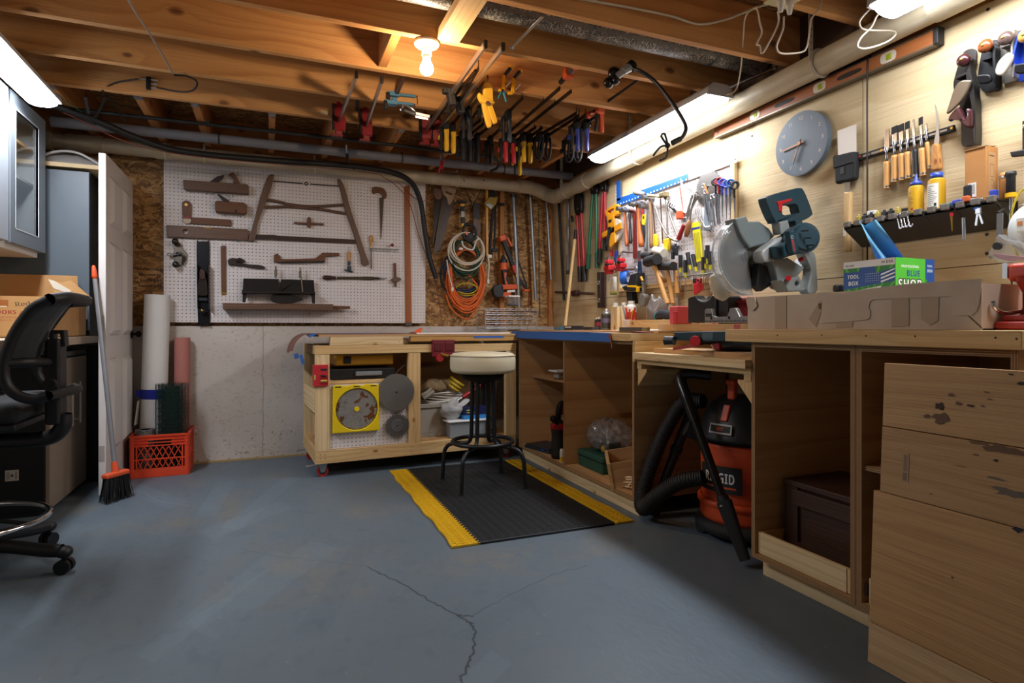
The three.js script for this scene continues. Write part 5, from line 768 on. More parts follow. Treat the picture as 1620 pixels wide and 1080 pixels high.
{
  const t = onBack('bow_saw', 'antique wooden bow saw with a wire turnbuckle and long blade', 'saw', AG);
  part('arm', ex(spl([[-.009,2.082],[.021,2.115],[.036,2.099],[.019,2.017],[-.026,1.879],[-.071,1.754],[-.091,1.62],[-.113,1.613],[-.135,1.617],[-.104,1.74],[-.06,1.925]], 60), .024, .004, .006), W.walnut, t); part('arm', ex(spl([[.495,2.117],[.523,2.113],[.554,2.04],[.591,1.902],[.654,1.713],[.705,1.561],[.733,1.478],[.682,1.467],[.66,1.559],[.604,1.736],[.548,1.899],[.523,2.011]], 60), .024, .004, .006), W.walnut, t);
  part('stretcher', [tb([[-.009,1.926, .016], [.099,1.911, .018], [.135,1.902, .02], [.299,1.898, .018], [.542,1.93, .016]], .011, 50, 8), tb([[-.026,1.867, .02], [.099,1.88, .02], [.158,1.884, .018], [.359,1.882, .016], [.554,1.863, .016]], .011, 50, 8)], W.walnut, t);
  part('blade', ex([...[[-.088,1.662],[.03,1.666]], ...[[.066,1.662],[.629,1.664],[.629,1.634],[.066,1.631]], ...[[.03,1.633],[-.091,1.63]]], .004, 0, .014), mat(0x3a2b25, .5, .4), t); const tp = []; { const A = [-.082,1.628], Bq = [.623,1.637]; for (let i = 0; i < 90; i++) { const x = A[0] + (Bq[0] - A[0]) * i / 90, y = A[1] + (Bq[1] - A[1]) * i / 90; tp.push(ex([[x, y + .001], [x + .009, y + .001], [x + .0045, y - .006]], .003, 0, .0145)); } } part('saw_teeth', tp, mat(0x3a2b25, .5, .4), t).userData.kind = 'stuff';
  part('tension_wire', [cy([.025,2.067, .016], [.24,2.068, .016], .004, .004, 6), cy([.293,2.069, .016], [.511,2.072, .016], .004, .004, 6), ring(.011, .0035, .266,2.069, .016, 0, 0, 0, 16, 6)], iron, t);
}
{
  const t = onBack('router_plane', 'nickel-plated router plane with two dark round knobs', 'plane', AG), c = [-.588,1.494], m = mat(0x6d655c, .35, .85);
  part('casting', ex(spl([[-.626,1.567],[-.593,1.586],[-.562,1.535],[-.537,1.502],[-.542,1.455],[-.562,1.419],[-.593,1.401],[-.624,1.411],[-.613,1.452],[-.624,1.486],[-.613,1.521]], 60), .016, .003, .004), m, t); part('upper_arch', tb([[-.613,1.475, .015], [-.588,1.499, .05], [-.557,1.478, .05], [-.562,1.419, .02]], .008), m, t); for (const p of [[-.603,1.576], [-.6,1.415]]) part('knob', la([[0, .0], [.012, 0], [.009, .015], [.02, .03], [.022, .045], [.014, .055], [0, .056]], 20, p[0], p[1], .016, PI / 2), mat(0x1d1512, .3), t); part('thumb_screw', [cy([-.654,1.485, .04], [-.583,1.49, .04], .006), sp(.012, -.644,1.485, .04)], chrome, t);
}
{
  const t = onBack('jointer_plane', 'long black iron jointer plane hung upright on the pegboard', 'plane', AG), m = mat(0x15171c, .3, .3);
  part('sole', ex(spl([[-.474,1.575],[-.459,1.59],[-.412,1.593],[-.394,1.579],[-.392,1.296],[-.39,1.007],[-.407,.995],[-.449,.995],[-.465,1.007],[-.472,1.294]], 60), .012, .002, .003), m, t); part('side_cheek', ex([[-.47,1.411],[-.464,1.423],[-.462,1.107],[-.466,1.107]], .05, .001, .01), m, t); part('side_cheek', ex([[-.398,1.426],[-.393,1.414],[-.391,1.107],[-.396,1.107]], .05, .001, .01), m, t); part('lever_cap', ex(spl([[-.449,1.342],[-.417,1.343],[-.402,1.237],[-.407,1.202],[-.454,1.201],[-.468,1.235]], 40), .016, .004, .045), mat(0x2d241f, .35, .5), t); part('rear_tote', ex(spl([[-.451,1.377],[-.433,1.389],[-.419,1.372],[-.419,1.319],[-.449,1.318]], 30), .06, .006, .012), mat(0x3d1f18, .35), t); part('cross_bar', ex([[-.464,1.189],[-.402,1.188],[-.402,1.164],[-.464,1.165]], .03, .003, .012), mat(0x4a5258, .3, .7), t); { const k = [-.435,1.095]; part('front_knob', la([[0, 0], [.016, 0], [.011, .02], [.02, .038], [.02, .05], [.01, .058], [0, .058]], 20, k[0], k[1], .014, PI / 2), mat(0x1d1512, .22), t); part('knob_screw', sp(.008, k[0], k[1], .071, 1, 1, .5), brass, t); }
}
{ const t = onBack('folding_rule', 'short worn wooden rule hung upright', 'rule', AG); part('leaf', ex([[-.321,1.565],[-.287,1.57],[-.284,1.218],[-.316,1.215]], .008, .001, .002), W.oldoak, t); part('brass_tip', [ex([[-.316,1.23],[-.284,1.231],[-.284,1.216],[-.315,1.213]], .0095, .0005, .0015)], brass, t); hooks(t, [-.304,1.56]); }
{ const t = onBack('pipe_wrench', 'old dark adjustable wrench hung level', 'wrench', AG); part('head', ex(spl([[-.274,1.461],[-.247,1.48],[-.214,1.479],[-.192,1.484],[-.159,1.465],[-.176,1.447],[-.203,1.422],[-.236,1.432],[-.263,1.425]], 50), .022, .004, .004), mat(0x3a322d, .45, .6), t); part('knurl', cy([-.22,1.459, .02], [-.184,1.458, .02], .014), mat(0x2d2825, .5, .6), t); part('handle', ex(spl([[-.203,1.443],[-.126,1.439],[-.06,1.437],[-.024,1.423],[-.037,1.41],[-.082,1.412],[-.17,1.423]], 40), .02, .005, .005), mat(0x2f2520, .45), t); }
{ const t = onBack('saw_frame_clamp', 'carved wooden scraper with a raised stepped end', 'tool', AG); part('body', ex([...[[.036,1.514],[.059,1.528],[.082,1.507],[.085,1.488],[.156,1.491]], ...[[.329,1.503],[.383,1.549],[.505,1.554],[.511,1.533],[.407,1.521],[.401,1.481],[.066,1.463]], ...[[.088,1.464],[.036,1.465]]], .022, .003, .004), W.oldoak, t); part('sole_strip', ex([...[[.072,1.467],[.401,1.486],[.401,1.476],[.072,1.458]]], .026, 0, .003), iron, t); hooks(t, [.087,1.458], [.456,1.53]); }
{
  const t = onBack('miter_box', 'black cast iron miter box with a grooved bed and guide posts', 'miter box', AG), m = mat(0x211d1b, .55, .4);
  part('fence', ex([[-.17,1.333],[.07,1.336],[.074,1.242],[-.175,1.245]], .012, .001, .03), m, t); part('fence', ex([...[[.088,1.335],[.156,1.337]], ...[[.217,1.336],[.317,1.336],[.325,1.242],[.066,1.242]], ...[[.085,1.239]]], .012, .001, .03), m, t); const rib = []; { const a = [-.165,1.329], b = [.317,1.334]; for (let i = 0; i <= 44; i++) { const x = a[0] + (b[0] - a[0]) * i / 44; rib.push(bb(x - .002, x + .002, a[1] - .083, a[1], .042, .045)); } } part('fence_rib', rib, m, t).userData.kind = 'stuff'; part('bed', ex([...[[-.178,1.245],[-.148,1.241]], ...[[.325,1.242],[.325,1.227],[.066,1.226]], ...[[-.178,1.221]]], .1, .002, .0), m, t); part('leg', [ex([[-.175,1.223],[-.148,1.221],[-.146,1.207],[-.155,1.158],[-.175,1.158]], .02, .002, .06), ex([[.293,1.226],[.325,1.227],[.325,1.156],[.305,1.156],[.299,1.204]], .02, .002, .06)], m, t); part('quadrant', ex(spl([[.021,1.21],[.066,1.221],[.17,1.218],[.24,1.184],[.135,1.157],[.032,1.162]], 40), .02, .003, .05), m, t);
  for (const [a, b] of [[[.05,1.431], [.05,1.34]], [[.22,1.426], [.24,1.209]]]) part('guide_post', [cy([a[0], a[1], .05], [b[0], b[1], .05], .006), rb(.02, .05, .016, .003, a[0], a[1] - .05, .05)], mat(0x7d7466, .4, .8), t);
}
{ const t = onBack('wooden_shelf', 'thin dark wooden ledge carrying the miter box', 'shelf', AG); part('board', ex([...[[-.301,1.147],[.156,1.149]], ...[[.453,1.149],[.453,1.108],[.066,1.108]], ...[[-.301,1.106]]], .11, .002, .0), W.walnut, t); part('rule_end', ex([[.453,1.143],[.584,1.141],[.584,1.119],[.453,1.113]], .02, .001, .04), W.oldoak, t); part('top_edge', ex([...[[-.301,1.149],[.156,1.151]], ...[[.453,1.152],[.453,1.147],[.066,1.145]], ...[[-.301,1.143]]], .112, 0, .0), W.oldoak, t); hooks(t, [-.184,1.08], [.287,1.078]); }
{ const t = onBack('marking_gauge', 'small wooden marking gauge lying level inside the bow saw', 'gauge', AG); part('beam', ex([[.177,1.771],[.393,1.776],[.393,1.761],[.177,1.758]], .012, .001, .01), W.oldoak, t); part('fence', ex(spl([[.276,1.809],[.294,1.813],[.299,1.78],[.297,1.742],[.276,1.738],[.273,1.772]], 30), .03, .003, .002), W.oldoak, t); hooks(t, [.21,1.761], [.343,1.766]); }
{ const t = onBack('keyhole_saw', 'keyhole saw with a hooked wooden pistol grip and tapering blade', 'saw', AG); part('grip', ex(spl([[.762,2.084],[.807,2.092],[.852,2.081],[.872,2.041],[.865,2.008],[.839,2.006],[.833,2.035],[.801,2.048],[.766,2.035]], 50), .02, .004, .003), W.oldoak, t); part('blade', ex([[.816,2.008],[.852,2.011],[.832,1.681],[.828,1.68]], .002, 0, .01), mat(0x4a4039, .45, .7), t); }
{ const t = onBack('screwdriver', 'pear-handled screwdriver hung upright in the wire rack', 'screwdriver', AG); { const p = [.751,1.615], q = [.752,1.709]; part('handle', la([[0, 0], [.006, 0], [.008, .02], [.016, .05], [.016, .075], [.008, .09], [0, .092]], 16, p[0], p[1], .015), W.handle, t); part('shaft', cy([p[0], p[1], .015], [.754,1.436, .015], .004), darkSteel, t); part('ferrule', cy([p[0], p[1] + .004, .015], [p[0], p[1] - .01, .015], .007), brass, t); } }
{ const t = onBack('wire_rack', 'small chrome wire rack holding a red-tipped bit', 'rack', AG), g = []; const a = [.736,1.601], b = [.967,1.584]; for (let i = 0; i < 9; i++) { const x = a[0] + (b[0] - a[0]) * i / 8; g.push(cy([x, a[1], .002], [x, a[1], .04], .0014, .0014, 5), cy([x, b[1], .002], [x, a[1], .002], .0014, .0014, 5)); } g.push(cy([a[0], a[1], .04], [b[0], a[1], .04], .0018, .0018, 5), cy([a[0], b[1], .002], [b[0], b[1], .002], .0018, .0018, 5), cy([a[0], a[1], .004], [b[0], a[1], .004], .0018, .0018, 5)); part('wire_frame', g, hookM, t); part('bit', [cy([.915,1.623, .03], [.914,1.518, .03], .002)], steel, t); part('bit_cap', sp(.014, .915,1.634, .03, 1, .9, 1), redDark, t); }
{ const t = onBack('pin_vise', 'wood-handled pin vise with blue steel jaws hung tip down', 'tool', AG); { const p = [.581,1.488]; part('handle', la([[0, 0], [.008, 0], [.011, .02], [.013, .06], [.01, .08], [0, .082]], 16, p[0], p[1], .018), W.handle, t); part('hook_eye', cy([p[0], p[1] + .08, .018], [p[0], p[1] + .12, .01], .0025), hookM, t); part('jaw', [cy([p[0], p[1] + .004, .018], [p[0], p[1] - .03, .018], .011), rb(.03, .04, .02, .004, p[0] + .002, p[1] - .055, .018), cy([.548,1.423, .018], [.61,1.409, .018], .005)], mat(0x39434d, .4, .7), t); } }
{ const t = onBack('spiral_screwdriver', 'long spiral ratchet screwdriver with a dark bulb handle, hung level', 'screwdriver', AG), a = [.383,1.359], b = [.872,1.368]; const L = (k) => [a[0] + (b[0] - a[0]) * k, a[1] + (b[1] - a[1]) * k, .018]; part('handle', along(la([[0, 0], [.012, .003], [.017, .02], [.017, .05], [.012, .08], [.011, .1], [0, .1]], 18), L(0), L(1)), mat(0x35151a, .3), t); part('barrel', [cy(L(.22), L(.62), .009), cy(L(.62), L(.78), .012)], mat(0x5a5240, .4, .7), t); part('chuck', cy(L(.78), L(.9), .009, .006), iron, t); part('bit', cy(L(.9), L(1), .003), darkSteel, t); hooks(t, [.48,1.352], [.814,1.362]); }
{ const t = onBack('marking_gauge', 'wooden mortise gauge hung upright beside the long yardstick', 'gauge', AG); part('beam', ex([[.928,1.492],[.948,1.493],[.953,1.306],[.935,1.303]], .014, .001, .01), W.oldoak, t); part('fence', ex(spl([[.911,1.363],[.94,1.379],[.98,1.373],[.984,1.356],[.944,1.341],[.918,1.344]], 30), .034, .004, .002), W.walnut, t); part('thumb_screw', sp(.007, .983,1.365, .02), brass, t); }
{ const t = onBack('yardstick', 'long brown wooden yardstick with a metal end hung upright', 'rule', AG); part('stick', ex([[1.015,2.117],[1.061,2.131],[1.075,1.018],[1.028,1.018]], .01, .001, .002), texMat(W.board.map, .5, { tint: 0xc98a52, grain: 1 }), t); part('metal_end', ex([[1.027,1.018],[1.076,1.018],[1.076,.992],[1.027,.992]], .014, .001, .001), mat(0x5a5448, .4, .7), t); const g = []; for (let i = 0; i < 60; i++) { const y = 1.08 + i * .0165; g.push(bb(1.03, 1.03 + (i % 4 ? .012 : .02), y, y + .0018, .012, .0124)); } part('scale_tick', g, mat(0x3a2412, .7), t).userData.kind = 'stuff'; }

// ---------- strand-board bay right of the pegboard ----------
const zO = -4.8, onOsb = (n, l, c, g) => onBack(n, l, c, g, zO);
{ const t = onOsb('hand_saw', 'old hand saw with a pale wooden handle hung beside the pegboard', 'saw', 'saws on the strand board'); const h = [1.384,2.093]; part('handle', ex(spl([[1.332,2.153],[1.445,2.133],[1.433,2.073],[1.409,2.012],[1.384,1.999],[1.366,2.056],[1.339,2.083]], 50), .022, .005, .015, [spl([[1.356,2.114],[1.421,2.096],[1.415,2.074],[1.366,2.082]], 24)]), mat(0xa98a6a, .5), t); part('blade', ex([[1.342,2.083],[1.433,2.044],[1.324,1.643],[1.272,1.582],[1.255,1.584]], .0025, 0, .025), mat(0x3d332c, .4, .7), t); part('hook', cy([1.364,2.144, 0], [1.364,2.12, .05], .003), hookM, t); }
{ const t = onOsb('hand_saw', 'second dark hand saw blade hung behind the pale-handled saw', 'saw', 'saws on the strand board'); part('blade', ex([[1.27,2.083],[1.324,2.052],[1.27,1.664],[1.255,1.651]], .0025, 0, .01), mat(0x2d2723, .4, .7), t); part('handle', ex(spl([[1.258,2.117],[1.318,2.122],[1.33,2.053],[1.282,2.037]], 30), .02, .004, .002), W.walnut, t); }
{ const t = onOsb('hand_saw', 'dark wooden-backed saw hung behind the cord coils', 'saw', 'saws on the strand board'); part('blade', ex([[1.607,2.04],[1.664,2.033],[1.664,1.865],[1.613,1.861]], .003, 0, .01), mat(0x2b2522, .45, .6), t); part('handle', ex(spl([[1.607,1.897],[1.664,1.877],[1.67,1.793],[1.645,1.761],[1.607,1.777]], 40), .024, .005, .006), W.walnut, t); }
{ const t = onOsb('yellow_stake_tool', 'black and yellow stud tool hung above the coiled cords', 'tool'); part('bar', ex([[1.488,2.007],[1.523,2.01],[1.528,1.838],[1.495,1.835]], .02, .002, .02), black, t); part('head', ex([[1.458,2.038],[1.541,2.037],[1.541,2.02],[1.458,2.019]], .03, .003, .02), black, t); part('sleeve', [ex([[1.488,2.012],[1.521,2.012],[1.521,1.993],[1.488,1.993]], .024, .001, .018), ex([[1.495,1.847],[1.529,1.85],[1.529,1.822],[1.495,1.82]], .024, .001, .018)], yellow, t); part('label_plate', ex([[1.491,1.948],[1.522,1.95],[1.523,1.903],[1.492,1.9]], .021, 0, .02), mat(0xb9b6ae, .5), t); }
{ const t = onOsb('splitting_axe', 'yellow-handled axe with a yellow-edged head hung head up', 'axe'); part('handle', bar([1.721,2.158, .03], [1.724,1.591, .03], .02, .026), mat(0xd08f12, .45), t); part('head', ex([[1.74,2.087],[1.818,2.087],[1.792,2.018],[1.753,1.976],[1.702,2.012],[1.696,2.035]], .05, .006, .01), mat(0xa98a1f, .5), t); part('cutting_edge', ex([[1.702,2.018],[1.727,2.038],[1.772,2.017],[1.753,1.979]], .052, .002, .009), mat(0x8a8784, .4, .7), t); }
{ const t = onOsb('crowbar', 'black steel pry bar hung beside the yellow axe', 'pry bar', 'bars on the strand board'); part('bar', tb([[1.747,2.112, .03], [1.779,2.102, .03], [1.772,1.908, .03], [1.753,1.689, .03], [1.749,1.568, .03]], .012, 40, 8), iron, t); part('claw', ex(spl([[1.738,2.147],[1.792,2.146],[1.798,2.092],[1.74,2.087]], 20), .02, .004, .02), iron, t); }
{ const t = onOsb('crowbar', 'thin black bar with a cross grip hung beside the pry bar', 'pry bar', 'bars on the strand board'); part('bar', cy([1.802,2.056, .03], [1.792,1.631, .03], .008), iron, t); part('cross_grip', cy([1.818,2.033, .03], [1.883,2.038, .03], .012), black, t); part('tip', rb(.05, .03, .02, .005, 1.792,1.637, .03), iron, t); }
function coil(name, label, cx, cyy, rx, ry, n, r, m, z, extra) { const t = onOsb(name, label, 'cord', 'cord coils on the strand board'); for (let i = 0; i < n; i++) { const k = 1 - i / n * .22 + rnd(-.03, .03), ox = rnd(-.012, .012), oy = (1 - k) * ry * .9, sag = rnd(.85, 1.1); part('loop', tb(Array.from({ length: 16 }, (_, j) => { const a = j / 16 * 2 * PI; return [cx + ox + rx * k * Math.cos(a), cyy + oy + ry * k * Math.sin(a) * (Math.sin(a) < 0 ? sag : 1), z + (i % 3) * r * 1.6 + .008 * Math.sin(a * 3 + i)]; }), r, 64, 6, true), m, t); } extra?.(t); return t; }
coil('extension_cord', 'coiled dark blue extension cord hung behind the others', 1.519,1.427, .185, .19, 4, .0075, mat(0x1a2a4a, .5), .02);
coil('extension_cord', 'coiled orange extension cord hung lowest of the coils', 1.532,1.362, .165, .265, 13, .007, mat(0xd9641f, .5), .05, (t) => { part('loop', tb([[1.354,1.246, .06], [1.403,1.129, .06], [1.526,1.047, .06], [1.613,1.12, .06], [1.638,1.3, .06], [1.551,1.417, .06]], .0065, 50, 6), mat(0xd9641f, .5), t); });
coil('extension_cord', 'coiled dark green extension cord hung between white and orange coils', 1.513,1.546, .125, .155, 9, .006, mat(0x123f2c, .5), .075);
coil('extension_cord', 'coiled white extension cord hung on top of the other coils', 1.519,1.611, .155, .15, 5, .0065, mat(0xcfc4b0, .5), .1, (t) => { part('tail', [tb([[1.702,1.59, .11], [1.715,1.494, .11], [1.707,1.386, .11]], .006), tb([[1.348,1.527, .11], [1.366,1.41, .11], [1.393,1.305, .11]], .006)], mat(0xcfc4b0, .5), t); part('plug', [rb(.02, .04, .018, .005, 1.707,1.362, .11), rb(.02, .035, .018, .005, 1.394,1.288, .11), rb(.035, .03, .02, .006, 1.721,1.573, .11), rb(.035, .022, .02, .006, 1.467,1.624, .11)], mat(0xd8cfbd, .45), t); });
{ const t = onOsb('cable_strap', 'black hook strap with a clear clip binding the cord coils', 'strap'); part('strap', [tb([[1.488,1.794, .12], [1.513,1.831, .125], [1.576,1.811, .12], [1.594,1.752, .12], [1.551,1.69, .12], [1.488,1.723, .12], [1.488,1.794, .12]], .012, 50, 8), mv(sp(.045, 0, 0, 0, 1, 1.1, .35), 1.544,1.726, .115)], black, t); part('red_mark', bx(.02, .02, .005, 1.511,1.748, .135), orange, t); part('clip', tb([[1.47,1.686, .13], [1.488,1.64, .13], [1.563,1.62, .13], [1.594,1.693, .13], [1.626,1.718, .13]], .007), mat(0xd9d6d0, .3), t); part('hook', cy([1.538,1.832, 0], [1.538,1.818, .13], .006), iron, t); }
coil('extension_cord', 'short loop of yellow cord tucked in the orange coil', 1.544,1.297, .1, .05, 2, .006, mat(0xb9a015, .5), .04);
{ // impact driver
  const t = onOsb('cordless_driver', 'orange and black cordless driver hung nose up with its battery at the bottom', 'drill'), og = mat(0xd2521c, .45); part('nose', [cy([1.857,1.597, .06], [1.865,1.549, .06], .01, .026), cy([1.865,1.555, .06], [1.867,1.531, .06], .034)], mat(0x252525, .4, .3), t); part('motor_body', cy([1.867,1.534, .06], [1.87,1.47, .06], .032, .036), og, t); part('grip', ex(spl([[1.848,1.475],[1.893,1.477],[1.899,1.404],[1.922,1.343],[1.87,1.336],[1.857,1.402]], 40), .045, .008, .038), black, t); part('grip_panel', ex(spl([[1.865,1.445],[1.886,1.44],[1.878,1.391],[1.896,1.349],[1.878,1.348],[1.865,1.403]], 24), .047, .002, .037), og, t); part('battery_mount', ex([[1.837,1.341],[1.975,1.347],[1.989,1.308],[1.831,1.298]], .07, .005, .025), og, t); part('battery', ex(spl([[1.766,1.315],[1.837,1.347],[1.857,1.305],[1.85,1.238],[1.798,1.231],[1.769,1.254]], 40), .07, .008, .025), mat(0x232325, .5), t); part('base_strip', ex([[1.818,1.268],[1.922,1.288],[1.922,1.245],[1.824,1.234]], .068, .004, .026), og, t); part('name_mark', ex([[1.886,1.291],[1.957,1.3],[1.957,1.28],[1.886,1.274]], .001, 0, .096), mat(0xe6e2da, .5), t); }
{ const t = onOsb('caulking_gun', 'black and orange caulking gun hung slanting beside the driver', 'caulking gun'); const a = [1.857,1.743, .05], b = [2.049,1.297, .05]; const L = (k) => a.map((v, i) => v + (b[i] - v) * k); part('barrel', [bar(L(.05), L(.9), .03, .03)], black, t); part('front_cap', mv(rb(.06, .05, .05, .008, 0, 0, 0, 0, 0, .37), ...L(0)), mat(0xd9541d, .45), t); part('side_rail', bar([1.903,1.746, .05], [1.942,1.675, .05], .016, .03), mat(0xd9541d, .45), t); part('trigger_body', [ex(spl([[1.942,1.503],[1.989,1.517],[2.002,1.456],[1.975,1.437]], 24), .04, .006, .03)], mat(0xb5361a, .45), t); part('handle', [bar([1.989,1.431, .05], [2.096,1.298, .05], .018, .024), bar([1.962,1.676, .05], [2.089,1.335, .05], .01, .012)], black, t); part('heel', rb(.05, .02, .03, .005, 2.082,1.301, .05), mat(0xd9541d, .45), t); part('yellow_mark', bar([1.975,1.431, .07], [2.002,1.382, .07], .008, .003), yellow, t); }
for (const [a, b, r, l, m] of [[[1.957,2.117,-4.74], [2.01,1.147,-4.74], .017, 'thickest galvanised pipe hung upright behind the wire rack', galv], [[2.117,2.13,-4.74], [2.171,1.21,-4.74], .014, 'galvanised pipe hung upright second from the corner stud', galv], [[2.273,2.119,-4.74], [2.318,1.4,-4.74], .012, 'short galvanised pipe hung upright nearest the plywood corner', galv]]) { const t = thing('steel_pipe', l, 'pipe', 'steel pipes hung on the strand board'); part('pipe', cy(a, b, r, r, 14), m, t); part('end_fitting', cy([a[0], a[1] + .01, a[2]], [a[0] + .002, a[1] - .02, a[2]], r * 1.35, r * 1.35, 14), darkSteel, t); part('hook', cy([a[0] - .0, a[1] + .01, -4.84], [a[0], a[1] + .015, a[2]], .004), iron, t); }
cord('green_wire', 'thin green wire running down the strand board', [[2.239,2.096,-4.83], [2.244,1.694,-4.83], [2.252,1.064,-4.83]], .003, mat(0x1f5a45, .5), 'wire');
cord('red_wire', 'thin reddish wire running down the strand board by the pipes', [[2.12,2.062,-4.83], [2.15,1.614,-4.83], [2.143,1.151,-4.83]], .003, mat(0x8a4a3c, .5), 'wire');
{ // wire shelf unit and jar
  const t = thing('wire_rack', 'small stacked chrome wire organiser on the bench against the back wall', 'rack'), a = [1.596,.971], b = [2.05,.97], y0 = .958, y1 = 1.125, z = -4.45, d = .2, g = []; const x0 = a[0], x1 = b[0];
  for (const [x, zz] of [[x0, z], [x1, z], [x0, z - d], [x1, z - d], [x0 + .1, z]]) part('post', cy([x, y0, zz], [x, y1, zz], .005), steel, t);
  for (let i = 0; i < 5; i++) { const y = y0 + .012 + i * .036, s = [cy([x0, y, z], [x1, y, z], .003, .003, 6), cy([x0, y + .016, z], [x1, y + .016, z], .002, .002, 6), cy([x0, y, z - d], [x1, y, z - d], .003, .003, 6), cy([x0, y, z], [x0, y, z - d], .003, .003, 6), cy([x1, y, z], [x1, y, z - d], .003, .003, 6)]; for (let k = 0; k < 18; k++) { const q0 = x0 + (x1 - x0) * k / 18, q1 = x0 + (x1 - x0) * (k + 1) / 18; s.push(cy([q0, y + (k % 2) * .016, z], [q1, y + ((k + 1) % 2) * .016, z], .0018, .0018, 5), cy([q0, y, z], [q0, y, z - d], .0018, .0018, 5)); } part('wire_shelf', s, steel, t); }
}
{ const t = thing('clear_jar', 'clear plastic jar with a white lid on top of the wire organiser', 'jar', null, [1.862,1.152,-4.53]); part('jar', la([[0, 0], [.042, 0], [.045, .01], [.045, .07], [.042, .075]], 24), mat(0xf2f2f2, .12, 0, { transmission: .9, thickness: 0, side: THREE.DoubleSide }), t); part('contents', la([[0, .002], [.04, .002], [.04, .018], [0, .022]], 18), mat(0x222222, .7), t); part('lid', rb(.1, .012, .09, .004, 0, .08, 0), white, t); }

// ---------- plywood wall: pegboard and hand tools ----------
const RG = 'tools on the small pegboard', X = 2.34, O = .03;   // outlines are taken on the plane 3 cm off the plywood
{
  const t = onRight('pegboard', 'small white pegboard with pale wooden edging on the plywood wall', 'pegboard');
  part('sheet', mv(pegSheet(-3.66, -2.56, 1.262, 1.865, .004), 0, 0, .018), pegWhite, t); part('edging', [bb(-2.56, -2.53, 1.235, 1.88, 0, .026)], W.pine, t); part('edging', [bb(-3.69, -2.56, 1.235, 1.262, 0, .024)], W.pine2, t); part('edging', bb(-3.69, -2.56, 1.865, 1.885, 0, .022), W.pine2, t); part('edging', bb(-3.69, -3.66, 1.235, 1.885, 0, .022), W.pine, t);
}
{ const t = onRight('steel_rule', 'long blue aluminium straightedge above the small pegboard', 'rule'); const a = [-3.707,1.86], b = [-2.907,1.86]; part('blade', ex([[-3.707,1.909],[-2.915,1.904],[-2.907,1.865],[-3.695,1.853]], .004, .0005, .026), mat(0x1f5cae, .4, .2), t); const g = []; for (let i = 0; i < 22; i++) g.push(bb(a[0] + .02 + i * .036, a[0] + .032 + i * .036, 1.862 + i * .0002, 1.87 + i * .0002, .0301, .0306)); part('cut_mark', g, white, t).userData.kind = 'stuff'; }
{ const t = onRight('steel_rule', 'long white straightedge beside the blue one', 'rule'); part('blade', ex([[-2.907,1.902],[-2.509,1.907],[-2.509,1.869],[-2.907,1.863]], .004, .0005, .024), mat(0xe3e3e3, .35), t); part('hang_hole', cy([-2.519,1.888, .0285], [-2.519,1.888, .0295], .005), black, t); }
{ const t = onRight('try_square', 'small blue metal square standing upright beside the long blue rule', 'square'); part('blade', ex([[-3.707,2.039],[-3.658,2.034],[-3.654,1.892],[-3.702,1.893]], .004, .0005, .026), mat(0x1f5cae, .4, .2), t); const g = []; for (let i = 0; i < 7; i++) g.push(bb(-3.716, -3.708, 1.88 + i * .02, 1.888 + i * .02, .0301, .0306)); part('cut_mark', g, white, t).userData.kind = 'stuff'; }
// bolt cutters and bars near the corner
function cutter(label, head, h1, h2, c, tipL) { const t = onRight('bolt_cutter', label, 'bolt cutter', 'bolt cutters on the plywood wall'); const m = mat(c, .42); part('jaw', ex(spl(head, 40), .03, .006, .012), mat(0x231f1d, .45, .5), t); part('pivot', sp(.014, (h1[0][0] + h2[0][0]) / 2, h1[0][1] + .035, .045, 1, 1, .5), darkSteel, t); for (const h of [h1, h2]) { const A = [...h[0], .03], B = [...h[1], .03], L = (k) => A.map((v, i) => v + (B[i] - v) * k); part('handle', cy(A, L(1 - tipL), .011, .013), m, t); part('grip', cy(L(1 - tipL), B, .018, .018), c === 0x145a3a ? mat(0x124a31, .5) : black, t); } return t; }
cutter('largest red-handled bolt cutter with black grips near the corner', [[-4.332,2.072],[-4.278,2.077],[-4.225,2.038],[-4.212,1.933],[-4.238,1.893],[-4.304,1.901],[-4.337,1.969]], [[-4.304,1.905], [-4.246,1.347]], [[-4.23,1.898], [-4.168,1.344]], 0xa01622, .22);
cutter('green-handled bolt cutter hung between the red ones', [[-4.06,2.115],[-4.023,2.119],[-3.98,2.095],[-3.971,2.01],[-4.023,2.011],[-4.067,2.03]], [[-4.048,2.02], [-4.122,1.441]], [[-3.995,2.012], [-3.98,1.434]], 0x145a3a, .2);
cutter('slim red-handled bolt cutter beside the orange tape reel', [[-3.901,2.103],[-3.876,2.111],[-3.846,2.088],[-3.842,2],[-3.882,2.001],[-3.91,2.015]], [[-3.901,1.989], [-3.947,1.473]], [[-3.864,1.999], [-3.864,1.554]], 0xa01622, .2);
{ const t = onRight('steel_bar', 'black pipe clamp bar with a sliding jaw hung nearest the corner', 'bar'); part('bar', cy([-4.637,2.122, .03], [-4.53,1.208, .03], .012), iron, t); part('jaw', rb(.05, .05, .04, .008, -4.643,2.107, .03), mat(0x6d675f, .4, .7), t); }
{ const t = onRight('steel_bar', 'grey and black steel bar hung under the drain pipe hanger', 'bar'); part('bar', cy([-4.454,2.138, .03], [-4.46,1.432, .03], .012), mat(0x67676a, .4, .8), t); part('print_sleeve', cy([-4.46,1.739, .03], [-4.46,1.592, .03], .0125), mat(0xb5b3b0, .5), t); part('rubber_foot', cy([-4.46,1.458, .03], [-4.46,1.425, .03], .015), black, t); }
{ const t = onRight('bench_dog_bar', 'rusty iron cross bar hung level behind the wooden dowel', 'bar'); part('bar', cy([-4.693,1.287, .03], [-4.023,1.238, .03], .011), mat(0x5a4436, .6, .5), t); part('boss', rb(.09, .05, .04, .012, -4.337,1.258, .025), mat(0x4a2f25, .6, .4), t); }
